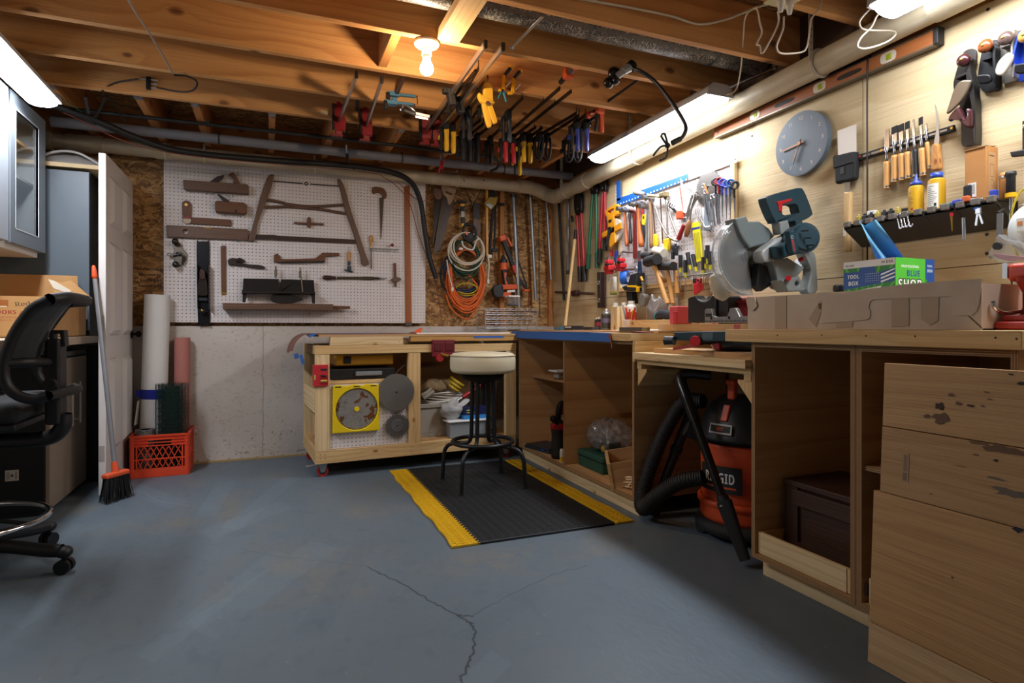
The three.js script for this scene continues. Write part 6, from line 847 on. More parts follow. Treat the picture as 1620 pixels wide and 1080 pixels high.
{ const t = onRight('claw_hook', 'small dark hook bracket beside the largest bolt cutter', 'hook'); part('hook', tb([[-4.401,1.895, .02], [-4.373,1.897, .04], [-4.337,1.865, .05], [-4.345,1.847, .05]], .01), iron, t); }
{ const t = thing('wooden_dowel', 'pale wooden dowel leaning in the corner on the bench', 'dowel'); part('rod', cy([2.16,.977,-4.165], [2.3,1.689,-4.263], .0125), W.pine2, t); part('black_tip', cy([2.3,1.689,-4.263], [2.315,1.769,-4.277], .0128), black, t); part('orange_base', rb(.03, .02, .06, .004, 2.16,.97,-4.16), orange, t); }
// tape reel
{ const t = onRight('tape_reel', 'orange open-frame measuring tape reel with a black crank', 'tape measure', RG), m = mat(0xe0941a, .45); part('spool', cy([-3.705,1.681, .03], [-3.705,1.681, .05], .085, .085, 36), mat(0xd6d0bf, .6), t); part('frame', ex([[-3.777,1.778],[-3.691,1.79],[-3.669,1.589],[-3.733,1.555],[-3.745,1.568]], .012, .003, .052), m, t); part('frame', ex([[-3.854,1.684],[-3.594,1.719],[-3.587,1.675],[-3.848,1.644]], .012, .003, .052), m, t); part('handle', ex([[-3.809,1.846],[-3.683,1.867],[-3.642,1.853],[-3.64,1.789],[-3.669,1.777],[-3.777,1.778],[-3.806,1.802]], .03, .005, .03, [[[-3.784,1.836],[-3.691,1.847],[-3.683,1.811],[-3.769,1.804]]]), m, t); part('hub', cy([-3.73,1.685, .062], [-3.73,1.685, .075], .024), black, t); part('crank', bar([-3.73,1.685, .074], [-3.755,1.573, .08], .018, .012), black, t); part('maker_plate', ex([[-3.758,1.761],[-3.716,1.764],[-3.715,1.744],[-3.755,1.741]], .001, 0, .0645), black, t); }
// hammers
function hammer(label, a, b, c, w = .026, head = 'claw', d = .04, gripC, gripK = .4) { const t = onRight('hammer', label, 'hammer', RG), A = [...a, d], B = [...b, d], L = (k) => A.map((v, i) => v + (B[i] - v) * k); part('handle', along(la([[0, 0], [w * .34, 0], [w * .36, .03], [w * .3, .1], [w * .42, .2], [w * .55, .27], [w * .5, .3], [0, .3]].map(([r, y]) => [r, y / .3 * V(...A).distanceTo(V(...B))]), 12), A, B), c, t); if (gripC !== undefined) part('grip', cy(L(1 - gripK), L(1.005), w * .52, w * .58), mat(gripC, .5), t); part('head', [cy([A[0], A[1] + .008, d - .035], [A[0], A[1] + .008, d + .055], .013, .014), cy([A[0], A[1] + .008, d + .045], [A[0], A[1] + .008, d + .062], .016), ...(head === 'claw' ? [tb([[A[0] - .006, A[1] + .008, d - .02], [A[0] - .008, A[1] + .012, d - .02], [A[0] - .03, A[1] + .02, d - .01], [A[0] - .055, A[1] + .002, d]], .008), tb([[A[0] + .006, A[1] + .008, d - .02], [A[0] + .0, A[1] + .014, d - .02], [A[0] - .024, A[1] + .024, d], [A[0] - .048, A[1] + .008, d + .012]], .007)] : [bx(.02, .03, .07, A[0], A[1] + .008, d)])], mat(0x8a8784, .35, .9), t); return t; }
hammer('claw hammer with a slim orange wooden handle beside the tape reel', [-3.586,1.805], [-3.551,1.549], mat(0xb9602c, .4));
hammer('hammer with a black handle and white band among the wooden hammers', [-3.514,1.781], [-3.499,1.559], mat(0x2a2a2b, .5), .024, 'claw', .045);
hammer('claw hammer with the thickest orange wooden handle', [-3.396,1.799], [-3.349,1.517], mat(0xb9652c, .4), .036, 'claw', .06);
hammer('hammer with a red handle and black grip', [-3.373,1.8], [-3.357,1.547], mat(0xb3202a, .45), .026, 'claw', .04, 0x1a1a1b, .55);
hammer('hammer with a steel handle and black neck wrap', [-3.298,1.766], [-3.318,1.482], mat(0x9a9c9e, .35, .7), .022, 'block', .045);
hammer('hammer with a long pale brown handle beside the hacksaws', [-3.266,1.819], [-3.247,1.498], mat(0x8d6b47, .5), .028, 'claw', .05);
{ const t = onRight('price_tag', 'yellow label tag hanging from a hammer neck', 'tag', RG); part('tag', ex([[-3.313,1.728],[-3.275,1.717],[-3.289,1.651],[-3.322,1.662]], .002, 0, .075), mat(0xe8c81a, .5), t); part('print', ex([[-3.306,1.714],[-3.292,1.71],[-3.294,1.691],[-3.308,1.695]], .0004, 0, .0771), black, t); }
{ const t = onRight('pry_bar', 'flat dark red pry bar hung among the hammers', 'pry bar', RG); part('bar', ex([[-3.493,1.774],[-3.465,1.767],[-3.452,1.453],[-3.491,1.454]], .012, .002, .02), mat(0x7d211f, .5), t); part('claw', tb([[-3.48,1.77, .026], [-3.483,1.782, .03], [-3.504,1.791, .05]], .01), mat(0x5a1a18, .5), t); }
{ const t = onRight('rubber_grip_hammer', 'hammer with a grey rubber grip lying across the pegboard top', 'hammer', RG); part('grip', along(la([[0, 0], [.016, .004], [.02, .03], [.015, .08], [.014, .12], [0, .12]], 14), [-3.416,1.898, .07], [-3.226,1.83, .07]), mat(0x77736c, .7), t); part('shank', cy([-3.261,1.842, .07], [-3.114,1.801, .06], .009), mat(0xa89a6a, .4, .5), t); part('head', rb(.05, .03, .05, .006, -3.109,1.815, .055), mat(0x8d7d5c, .4, .7), t); }
// hacksaws
function hacksaw(label, frame, grip, blade, gc) { const t = onRight('hacksaw', label, 'saw', RG); part('frame', tb(frame.map((p) => [...p, .04]), .006, 50, 8), mat(0x9d958a, .35, .8), t); part('blade', bar([...blade[0], .04], [...blade[1], .04], .013, .001), mat(0x6b4a38, .4, .5), t); part('grip', ex(spl(grip, 30), .026, .006, .027), mat(gc, .45), t); return t; }
hacksaw('bow-framed hacksaw with a yellow grip in front of the pegboard', [[-3.133,1.813],[-3.106,1.767],[-3.101,1.686],[-3.092,1.565],[-3.09,1.532]], [[-3.124,1.53],[-3.079,1.537],[-3.074,1.51],[-3.085,1.461],[-3.111,1.461],[-3.12,1.502]], [[-3.168,1.81],[-3.142,1.512]], 0xe0b81c);
hacksaw('wide-framed hacksaw with a small yellow grip behind the mallets', [[-3.22,1.756],[-3.184,1.681],[-3.14,1.613],[-3.086,1.551],[-3.014,1.512]], [[-3.231,1.576],[-3.206,1.575],[-3.201,1.52],[-3.212,1.497],[-3.229,1.503]], [[-3.252,1.789],[-3.223,1.571]], 0xe0b81c);
{ const t = onRight('saw_bow', 'grey steel saw bow slanting across the small pegboard', 'saw', RG); part('bow', tb([[-3.117,1.809, .035], [-3.073,1.677, .035], [-3.012,1.56, .035], [-2.983,1.514, .035], [-3.024,1.514, .035], [-3.11,1.551, .035]], .006, 50, 8), mat(0xa39c90, .35, .8), t); }
// mallets
function mallet(label, h0, h1, hr, a, b, hc, d = .1) { const t = onRight('mallet', label, 'mallet', RG), z = d; part('head', [cy([...h0, z], [...h1, z + .02], hr, hr, 22)], mat(hc, .65), t); part('handle', cy([...a, z], [...b, z], .0125, .016), W.handle, t); return t; }
mallet('black rubber mallet with an orange wooden handle, hung foremost', [-3.205,1.398], [-3.068,1.401], .034, [-3.128,1.374], [-2.995,1.119], 0x1c1c1d, .115);
mallet('black rubber mallet hung behind the foremost one', [-3.123,1.364], [-2.963,1.349], .026, [-3.05,1.337], [-2.997,1.122], 0x201f1f, .075);
mallet('white plastic-faced mallet with a short brown handle', [-3.209,1.475], [-3.087,1.444], .027, [-2.998,1.326], [-2.988,1.187], 0xd6cdb8, .05);
mallet('small black-headed mallet beside the white one', [-3.338,1.455], [-3.215,1.438], .024, [-3.243,1.386], [-3.104,1.269], 0x19191a, .05);
// vises
for (const [c, l, s] of [[[-3.652,1.409], 'small red clamp-on vise nearest the green bolt cutter', 1], [[-3.499,1.41], 'small red clamp-on vise above the blue tape roll', .9]]) { const t = onRight('clamp_vise', l, 'vise', RG), q = (x, y, z = 0) => [c[0] + x * s, c[1] + y * s, .12 + z * s], m = mat(0xbf1f26, .4); part('body', [rb(.075 * s, .04 * s, .06 * s, .01, ...q(0, -.01)), rb(.05 * s, .03 * s, .05 * s, .008, ...q(.012, .03, .01)), rb(.05 * s, .03 * s, .05 * s, .01, ...q(-.006, -.038))], m, t); part('jaw_face', rb(.04 * s, .012, .04 * s, .003, ...q(.014, .014, .02)), black, t); part('frame_clamp', [tb([q(-.03, .06), q(-.055, .06), q(-.062, .02), q(-.06, -.02), q(-.04, -.025)], .006), tb([q(-.01, .07), q(-.035, .065), q(-.045, .02), q(-.044, 0)], .006)], galv, t); part('screw', [cy(q(.0, -.05), q(-.006, -.1), .006), cy(q(-.02, .05), q(-.005, .095), .004), cy(q(-.02, .085), q(.012, .098), .003)], chrome, t); }
{ const t = onRight('screwdriver_pair', 'red-handled screwdriver hung beneath the tape reel', 'screwdriver', RG); part('handle', cy([-3.75,1.549, .04], [-3.758,1.5, .04], .012, .015), mat(0x9c1c1c, .4), t); part('shaft', cy([-3.758,1.5, .04], [-3.761,1.461, .04], .004), steel, t); }
{ const t = onRight('screwdriver_pair', 'blue-handled screwdriver hung beneath the tape reel', 'screwdriver', RG); part('handle', cy([-3.683,1.53, .04], [-3.696,1.455, .04], .013, .015), mat(0x1d2e7d, .4), t); part('shaft', cy([-3.696,1.455, .04], [-3.699,1.409, .04], .005), black, t); }
{ const t = onRight('wire_tool_holder', 'bent wire tool holder sticking out below the hammers', 'holder', RG); part('wire', [tb([[-3.649,1.514, .02], [-3.554,1.503, .05], [-3.419,1.48, .05]], .003), tb([[-3.642,1.525, .02], [-3.541,1.507, .08], [-3.413,1.483, .08]], .003)], hookM, t); }
{ const t = onRight('masking_tape_roll', 'roll of blue masking tape hung facing the room', 'tape', RG), c = [-3.501,1.321]; part('roll', la([[.038, -.024], [.048, -.024], [.048, .024], [.038, .024], [.038, -.024]], 32, c[0], c[1], .09, PI / 2, .0, .9), mat(0x1f62c4, .5), t); part('core', la([[.036, -.0235], [.038, -.0235], [.038, .0235], [.036, .0235]], 28, c[0], c[1], .09, PI / 2, 0, .9), mat(0xd9cdb8, .7), t); part('hook', cy([c[0] - .01, c[1] + .036, .0], [c[0], c[1] + .036, .12], .004), hookM, t); }
{ const t = onRight('power_stapler', 'black cordless tool with a yellow stripe hung grip down', 'drill', RG); part('body', ex([[-3.406,1.334],[-3.332,1.339],[-3.332,1.261],[-3.344,1.22],[-3.482,1.228],[-3.515,1.255],[-3.444,1.269]], .07, .008, .04), mat(0x232324, .5), t); part('stripe', ex([[-3.446,1.263],[-3.335,1.255],[-3.335,1.241],[-3.444,1.251]], .072, .001, .039), yellow, t); part('grip', ex([[-3.478,1.223],[-3.41,1.217],[-3.393,1.137],[-3.461,1.137]], .05, .008, .05), black, t); part('side_knob', rb(.02, .03, .02, .005, -3.332,1.226, .1), yellow, t); }
{ const t = onRight('pliers', 'long-nosed pliers with blue grips hung above the black cordless tool', 'pliers', RG); part('jaw', [bar([-3.395,1.495, .05], [-3.392,1.423, .05], .012, .01), bar([-3.379,1.493, .05], [-3.376,1.421, .05], .01, .01)], steel, t); part('grip', [bar([-3.376,1.421, .05], [-3.364,1.321, .05], .01, .012), bar([-3.393,1.423, .05], [-3.398,1.345, .05], .01, .012)], mat(0x1a3a5a, .5), t); }
{ const t = onRight('open_wrench', 'chrome wrench lying level over the blue tape roll', 'wrench', RG); part('shaft', bar([-3.609,1.382, .1], [-3.361,1.365, .1], .014, .006), steel, t); part('jaw', [ring(.016, .006, -3.609,1.382, .1, 0, 0, .8, 16, 6, 4.6), ring(.014, .006, -3.355,1.366, .1, 0, 0, -2.4, 16, 6, 4.6)], steel, t); }
{ const t = onRight('air_nozzle', 'grey metal nozzle tool standing upright under the mallets', 'tool'); part('barrel', [cy([-3.308,1.274, .07], [-3.308,1.199, .07], .013), cy([-3.308,1.276, .07], [-3.308,1.265, .07], .018), cy([-3.308,1.202, .07], [-3.308,1.192, .07], .02)], mat(0x9a9890, .4, .7), t); part('yellow_lever', tb([[-3.324,1.312, .08], [-3.312,1.293, .08], [-3.3,1.283, .08]], .008), mat(0xd99a1a, .45), t); part('lower_body', ex(spl([[-3.336,1.196],[-3.28,1.193],[-3.265,1.16],[-3.28,1.119],[-3.328,1.126]], 30), .04, .006, .05), mat(0x8a857c, .5, .4), t); }
// upper right of the small pegboard
{ const t = onRight('speed_square', 'white triangular square hung point down', 'square', RG); part('blade', ex([[-2.977,1.89],[-2.959,1.86],[-2.919,1.672],[-2.944,1.681]], .004, .0005, .03), mat(0xe6e6e4, .4), t); part('fence', ex([[-3.061,1.735],[-2.919,1.672],[-2.924,1.666],[-3.063,1.727]], .012, .001, .026), mat(0xe6e6e4, .4), t); part('red_rule', ex([[-2.993,1.843],[-2.984,1.843],[-2.949,1.685],[-2.958,1.685]], .003, 0, .027), mat(0x9c4a34, .5), t); }
{ const t = onRight('snips', 'red-handled tin snips hung jaws up', 'snips', RG); part('jaw', [bar([-2.807,1.752, .04], [-2.912,1.626, .04], .012, .008), bar([-2.856,1.762, .04], [-2.924,1.613, .04], .012, .008)], mat(0x8a857c, .35, .8), t); part('grip', cy([-2.935,1.596, .04], [-2.985,1.517, .04], .012, .016), mat(0x8a1c1c, .4), t); part('collar', rb(.03, .03, .02, .004, -2.916,1.626, .04), steel, t); }
{ const t = onRight('hand_drill_brace', 'wood-handled brace hung beside the red-handled snips', 'drill', RG); part('handle', along(la([[0, 0], [.012, 0], [.017, .03], [.017, .07], [.012, .1], [0, .102]], 14), [-2.875,1.616, .045], [-2.907,1.521, .045]), mat(0x8a5a34, .45), t); part('frame', tb([[-2.873,1.616, .045], [-2.856,1.689, .045], [-2.829,1.764, .045], [-2.907,1.821, .045]], .006), mat(0x8a857c, .35, .8), t); }
{ const t = onRight('allen_key_set', 'bent hex keys with an orange grip behind the white square', 'hex keys', RG); for (let i = 0; i < 4; i++) part('key', tb([[-2.977,1.652, .03 + i * .006], [-3.018,1.683, .03 + i * .006], [-3.049,1.711, .03 + i * .006], [-3.036,1.735, .03 + i * .006]].map((p, j) => [p[0] - i * .012 * (j > 1), p[1] + i * .01 * (j > 0), p[2]]), .0028), iron, t); part('grip', rb(.04, .05, .04, .006, -2.967,1.662, .04), mat(0xd2532a, .45), t); }
{ const t = onRight('circular_saw_blade', 'bare circular saw blade hung at the top of the small pegboard', 'saw blade', RG), c = [-2.737,1.781]; part('blade', ex(gearPts(.105, 40, .008, c[0], c[1]), .0025, 0, .025, [circ(.012, c[0], c[1], 12)]), mat(0x8f8a84, .35, .9), t); part('peg', cy([c[0], c[1] + .01, .0], [c[0], c[1] + .01, .04], .004), hookM, t); }
{ const t = onRight('wrench_rack', 'folded set of steel wrenches in a metal rail', 'wrenches', RG); part('rail', ex([[-2.75,1.691],[-2.707,1.697],[-2.692,1.547],[-2.707,1.525],[-2.762,1.537]], .006, .001, .035), mat(0x7d858c, .5, .3), t); [[-2.749,1.783],[-2.733,1.744],[-2.682,1.706],[-2.657,1.708],[-2.642,1.711]].forEach(([u, v], i) => part('wrench', [bar([u, v, .048], [u + .03, v - .16, .048], .012, .004), ring(.011, .004, u, v + .01, .048, 0, 0, .6, 14, 6, 4.7)], steel, t)); part('orange_tab', bar([-2.733,1.797, .056], [-2.704,1.738, .056], .01, .003), mat(0xd26a2a, .5), t); part('holder_loop', tb([[-2.759,1.586, .045], [-2.733,1.553, .05], [-2.692,1.55, .05], [-2.672,1.578, .045]], .005), chrome, t); }
{ const t = onRight('dinner_fork', 'bent steel fork hung under the saw blade', 'fork', RG); [[-2.833,1.664],[-2.817,1.664],[-2.802,1.665],[-2.787,1.664]].forEach(([u, v], i) => part('tine', bar([u, v, .035], [u + .03 - i * .004, v - .075, .035], .0035, .003), steel, t)); part('shaft', tb([[-2.786,1.605, .035], [-2.776,1.575, .035], [-2.781,1.54, .035]], .005), steel, t); }
[[-2.645,1.795],[-2.62,1.792],[-2.594,1.778],[-2.563,1.764],[-2.534,1.762],[-2.5,1.743]].forEach(([cz, cyy], i) => { const t = onRight('scissors', ['scissors with thin black loops', 'scissors with red loops', 'scissors with bright blue loops', 'scissors with violet-blue loops', 'scissors with steel-blue loops', 'scissors with large black loops'][i] + ' hung on the small pegboard', 'scissors', RG), m = mat([0x1a1a1b, 0x9a1a24, 0x2a3fb0, 0x4a56b8, 0x2a5c8f, 0x17181a][i], .4); part('finger_loop', [ring(.019, .005, cz - .012, cyy, .045, 0, .5, 0, 20, 6), ring(.019, .005, cz + .014, cyy - .006, .06, 0, .5, 0, 20, 6)], m, t); part('neck', [bar([cz - .008, cyy - .018, .046], [cz - .001, cyy - .07, .05], .01, .007), bar([cz + .01, cyy - .02, .058], [cz + .002, cyy - .07, .054], .01, .007)], m, t); part('blade', [ex([[cz - .007, cyy - .06], [cz + .009, cyy - .06], [cz + .004, cyy - .2]], .003, 0, .05)], mat(0x8d8f92, .3, .9), t); });
{ const t = onRight('blade_packet', 'tall yellow card packet of saw blades hung under the fork', 'packet', RG); part('card', ex([[-2.87,1.597],[-2.802,1.599],[-2.77,1.367],[-2.826,1.358]], .006, .001, .03), mat(0xd9cc22, .5), t); part('blue_band', ex([[-2.872,1.568],[-2.797,1.567],[-2.795,1.555],[-2.87,1.555]], .0008, 0, .0361), mat(0x2a3a8a, .5), t); part('blade_slot', [0, 1, 2, 3].map((i) => ex([[-2.846,1.535],[-2.841,1.534],[-2.826,1.38],[-2.83,1.38]].map(([a, b]) => [a + i * .013, b]), .0008, 0, .0361)), mat(0x77701a, .5), t).userData.kind = 'stuff'; }
{ // screwdriver rail
  const t = onRight('wire_rail', 'chrome wire rail holding a row of screwdrivers', 'rail', RG), g = [cy([-3.011,1.287, .055], [-2.662,1.282, .055], .0025, .0025, 5), cy([-3.011,1.287, .02], [-2.662,1.282, .02], .0025, .0025, 5)]; [[-3.011,1.287],[-2.974,1.286],[-2.932,1.286],[-2.895,1.285],[-2.851,1.284],[-2.807,1.284],[-2.764,1.283],[-2.723,1.283],[-2.682,1.283]].forEach(([u, v]) => g.push(cy([u, v, .02], [u, v, .055], .0018, .0018, 5))); part('wire', g, hookM, t);
  [[-2.966,1.417],[-2.92,1.382],[-2.901,1.424],[-2.853,1.408],[-2.759,1.383],[-2.733,1.419],[-2.725,1.446],[-2.702,1.408]].forEach(([u, v], i) => { const s = onRight('screwdriver', 'black-handled screwdriver with a yellow collar in the chrome wire rail', 'screwdriver', 'screwdrivers in the wire rail'), k = [0, 0, .12, .14, 0, -.02, 0, 0][i], A = [u, v, .04], B = [u + k * .35, v - .15, .04], L = (q) => A.map((w, j) => w + (B[j] - w) * q); part('handle', cy(L(0), L(.5), .013, .012, 10), mat(0x1d1d1f, .5), s); part('collar', cy(L(.5), L(.7), .01, .008, 10), mat(0xc9c01c, .45), s); part('shaft', cy(L(.7), L(1.35), .0032), steel, s); });
}
{ const t = onRight('ball_clamp', 'cluster of small black clip tools beside the screwdriver rail', 'clips', RG); [[-3.023,1.45],[-3.002,1.455],[-2.982,1.441],[-3.011,1.422]].forEach(([u, v], i) => part('clip', [rb(.018, .05, .02, .005, u, v, .05 + i * .004), sp(.009, u, v + .03, .05)], mat(0x26272a, .4, .3), t)); part('red_cap', rb(.03, .012, .02, .004, -3.005,1.368, .05), mat(0xb8262c, .4), t); part('stem', cy([-3.005,1.365, .05], [-3,1.269, .05], .012), black, t); }
{ const t = onRight('wall_outlet', 'white double power outlet on the plywood under the mallets', 'outlet'); const c = [-3.109,1.105]; part('cover_plate', rb(.14, .115, .007, .003, c[0], c[1], .004), mat(0xe4e1d8, .45), t); for (const [u, v] of [[-.03, .022], [.03, .022], [-.03, -.03], [.03, -.03]]) { const s = part('socket', rb(.034, .036, .006, .008, c[0] + u, c[1] + v, .007), mat(0xcfc79a, .45), t); part('slot', [bx(.003, .01, .002, c[0] + u - .006, c[1] + v + .004, .0105), bx(.003, .01, .002, c[0] + u + .006, c[1] + v + .004, .0105)], black, s); } }

// ---------- right part of the plywood wall ----------
{ // clock
  const t = onRight('wall_clock', 'round slate-grey wall clock with copper hands and numerals', 'clock'), c = [-2.085, 1.848], r = .15; part('face', cy([...c, .01], [...c, .034], r, r, 64), mat(0x5b656e, .45), t); part('bracket', cy([...c, 0], [...c, .01], .05), black, t);
  part('numerals', mv(new THREE.CircleGeometry(r - .004, 48), c[0], c[1], .0346), label2d(640, 640, (g, w) => { g.fillStyle = '#5f6a73'; g.fillRect(0, 0, w, w); for (let i = 1; i <= 12; i++) { const a = i / 12 * 2 * PI; txt(g, String(i), w / 2 + Math.sin(a) * w * .41, w / 2 - Math.cos(a) * w * .41, 50, '#d8b79a', false); } }), t);
  const hd = (a, l, w, z) => bar([c[0] - Math.sin(a) * .02, c[1] - Math.cos(a) * .02, z], [c[0] + Math.sin(a) * l, c[1] + Math.cos(a) * l, z], w, .002); part('minute_hand', hd(-PI / 2 - .09, .105, .006, .04), mat(0xb98a6a, .35, .7), t); part('hour_hand', hd(PI + .47, .085, .006, .042), mat(0xb98a6a, .35, .7), t); part('second_hand', hd(PI + .36, .1, .002, .044), black, t); part('hub', cy([...c, .034], [...c, .047], .008), mat(0xb98a6a, .35, .7), t);
}
{ // wooden level
  const t = onRight('spirit_level', 'long wooden spirit level with metal edges and green vials, slung below the drain pipe', 'level'), y0 = 2.047, y1 = 2.103, m = texMat(W.board.map, .5, { tint: 0xc98f62, grain: 0 });
  part('body', ex([[-2.675, y0], [-1.475, y0 + .005], [-1.475, y1 + .003], [-2.675, y1]], .032, .001, .004), m, t); part('edge_plate', bb(-2.675, -1.475, y0 - .002, y0 + .004, .002, .038), mat(0x6f6759, .4, .6), t); part('edge_plate', bb(-2.675, -1.475, y1, y1 + .004, .002, .038), mat(0x6f6759, .4, .6), t); part('end_cap', rb(.02, .066, .04, .004, -1.468, 2.079, .02), black, t);
  for (const z of [-2.37, -1.98, -1.655]) { const v = part('vial_frame', ex(spl([[z - .032, y0 + .018], [z - .02, y0 + .008], [z + .02, y0 + .008], [z + .032, y0 + .018], [z + .032, y0 + .04], [z + .02, y0 + .05], [z - .02, y0 + .05], [z - .032, y0 + .04]], 40), .003, .001, .035), mat(0xc9c1ad, .4), t); part('vial', rb(.022, .024, .006, .003, z + .004, y0 + .029, .038), mat(0x9aa32a, .2), v); }
  for (const z of [-2.18, -1.83]) part('hand_slot', ex(spl([[z - .05, y0 + .02], [z + .045, y0 + .02], [z + .05, y0 + .035], [z - .045, y0 + .038]], 30), .002, 0, .0352), mat(0x23120c, .6), t); part('hang_hole', cy([-2.645, y0 + .025, .035], [-2.645, y0 + .025, .0368], .007), black, t);
}
{ const t = onRight('spirit_level', 'dark metal I-beam level tucked behind the drain pipe', 'level'); part('web', bb(-2.45, -1.75, 2.112, 2.128, .005, .02), mat(0x2f2a24, .5, .5), t); part('flange', bb(-2.45, -1.75, 2.106, 2.112, .002, .034), mat(0x3d362e, .5, .5), t); for (const z of [-2.25, -2.05, -1.87]) part('vial_ring', cy([z, 2.12, .018], [z, 2.12, .034], .016, .016, 16), mat(0x241f1b, .4, .4), t); }
{ // pull saw in a pouch
  const t = onRight('pull_saw', 'pull saw with a pale wooden handle in a black pouch, blade up', 'saw'); part('blade', ex([[-1.9,1.853],[-1.808,1.853],[-1.807,1.719],[-1.897,1.743]], .001, 0, .02), mat(0xc9c7c2, .42, .55), t); part('pouch', ex(spl([[-1.907,1.732],[-1.9,1.739],[-1.814,1.735],[-1.804,1.717],[-1.804,1.645],[-1.814,1.614],[-1.874,1.616],[-1.898,1.617],[-1.902,1.661]], 40), .035, .008, .004), mat(0x1c1c1d, .8), t); part('pouch_flap', ex([[-1.907,1.732],[-1.808,1.73],[-1.806,1.687],[-1.905,1.685]], .006, .002, .036), mat(0x242425, .8), t); part('brand_tag', ex([[-1.872,1.679],[-1.852,1.679],[-1.851,1.649],[-1.87,1.649]], .001, 0, .0395), label2d(32, 64, (g) => { g.fillStyle = '#1c1c1d'; g.fillRect(0, 0, 32, 64); g.fillStyle = '#c23a2a'; g.fillRect(4, 6, 8, 50); g.fillStyle = '#ddd'; g.fillRect(15, 8, 10, 46); }), t); part('tang', ex([[-1.865,1.616],[-1.837,1.611],[-1.839,1.566],[-1.861,1.57]], .002, 0, .02), mat(0x8d8a85, .35, .9), t); part('handle', ex([[-1.861,1.57],[-1.829,1.565],[-1.834,1.304],[-1.861,1.306]], .026, .008, .008), W.pine2, t); part('price_sticker', ex([[-1.859,1.425],[-1.846,1.425],[-1.847,1.375],[-1.86,1.376]], .0006, 0, .0342), white, t); }
{ const t = onRight('magnetic_bar', 'black magnetic tool bar slanting along the plywood', 'tool bar'); part('bar', ex([[-1.814,1.721],[-1.418,1.729],[-1.414,1.705],[-1.81,1.695]], .014, .003, .002), black, t); part('steel_strip', ex([[-1.781,1.712],[-1.44,1.72],[-1.439,1.713],[-1.779,1.703]], .002, 0, .0155), mat(0x77777a, .3, .9), t); for (const p of [[-1.698,1.711],[-1.424,1.718]]) part('screw', cy([...p, .012], [...p, .018], .005), brass, t); part('red_print', ex([[-1.81,1.716],[-1.791,1.716],[-1.789,1.708],[-1.808,1.708]], .0006, 0, .0162), mat(0x9c3a34, .5), t); }
// chisels
function chisel(label, xc, top, fer, bot, bw, hw, hm, blade = 0) { const t = onRight('chisel', label, 'chisel', 'chisels on the magnetic bar'); const P = (x, y) => [x, y]; const [tx, ty] = top, [fx, fy] = fer, [ex2, ey] = bot; const d = .022; part('blade', ex([[tx - bw / 2, ty - .003], [tx + bw / 2, ty], [tx + bw / 2 + (fx - tx) * .6, fy + .045], [tx - bw / 2 + (fx - tx) * .6, fy + .045]], .004, .0008, .016), mat(0x9a9b9c, .22, 1), t); if (blade) part('blade_guard', ex([[tx - bw / 2 - .002, ty - .028], [tx + bw / 2 + .002, ty - .025], [tx + bw / 2 + .002, ty + .004], [tx - bw / 2 - .002, ty + .001]], .008, .001, .014), black, t); part('neck', along(la([[0, 0], [.006, 0], [.0045, .02], [.0045, .035], [bw * .4, .055], [0, .055]], 12), [fx, fy, d], [tx, ty, d]), mat(0x9a9b9c, .22, 1), t); part('handle', along(la([[0, 0], [hw * .45, 0], [hw * .5, .01], [hw * .42, .5], [hw * .48, .9], [hw * .44, 1], [0, 1]].map(([r, y]) => [r, y * Math.hypot(fx - ex2, fy - ey)]), 14), [ex2, ey, d], [fx, fy, d]), hm, t); part('ferrule', along(cy([0, 0, 0], [0, .008, 0], hw * .5), [ex2, ey + .004, d], [fx, fy, d]), mat(0x9a948a, .3, .9), t); return t; }
const hW = W.handle;
chisel('widest bare-bladed chisel with a round wooden handle, first beside the pull saw', 0, [-1.672,1.79], [-1.671,1.656], [-1.67,1.544], .021, .026, hW);
chisel('black-capped wooden-handled chisel, second along the bar from the pull saw', 0, [-1.64,1.789], [-1.638,1.673], [-1.639,1.564], .02, .025, hW, 1);
chisel('black-capped wooden-handled chisel, third along the bar from the pull saw', 0, [-1.613,1.789], [-1.61,1.672], [-1.608,1.564], .017, .023, hW, 1);
chisel('black-capped wooden-handled chisel, fourth along the bar from the pull saw', 0, [-1.588,1.791], [-1.585,1.672], [-1.583,1.565], .012, .022, hW, 1);
chisel('long chisel with a black plastic handle on the magnetic bar', 0, [-1.566,1.796], [-1.556,1.675], [-1.552,1.563], .01, .022, black);
chisel('narrow black-capped chisel with a steel-banded wooden handle beside the black one', 0, [-1.536,1.791], [-1.529,1.671], [-1.523,1.562], .009, .024, hW, 1);
chisel('short slim chisel with a tapered wooden handle beside the long knife', 0, [-1.517,1.764], [-1.509,1.689], [-1.5,1.584], .009, .015, hW);
{ const t = onRight('fillet_knife', 'long pointed knife with a pale wooden handle on the magnetic bar', 'knife', 'chisels on the magnetic bar'); part('blade', ex(spl([[-1.483,1.827],[-1.475,1.806],[-1.469,1.764],[-1.467,1.723],[-1.467,1.673],[-1.485,1.676],[-1.477,1.726],[-1.478,1.78]], 40), .002, 0, .018), mat(0xa9a7a2, .4, .7), t); part('handle', ex(spl([[-1.485,1.672],[-1.464,1.667],[-1.46,1.628],[-1.456,1.578],[-1.472,1.57],[-1.491,1.58],[-1.488,1.636]], 40), .022, .006, .01), W.beech, t); }
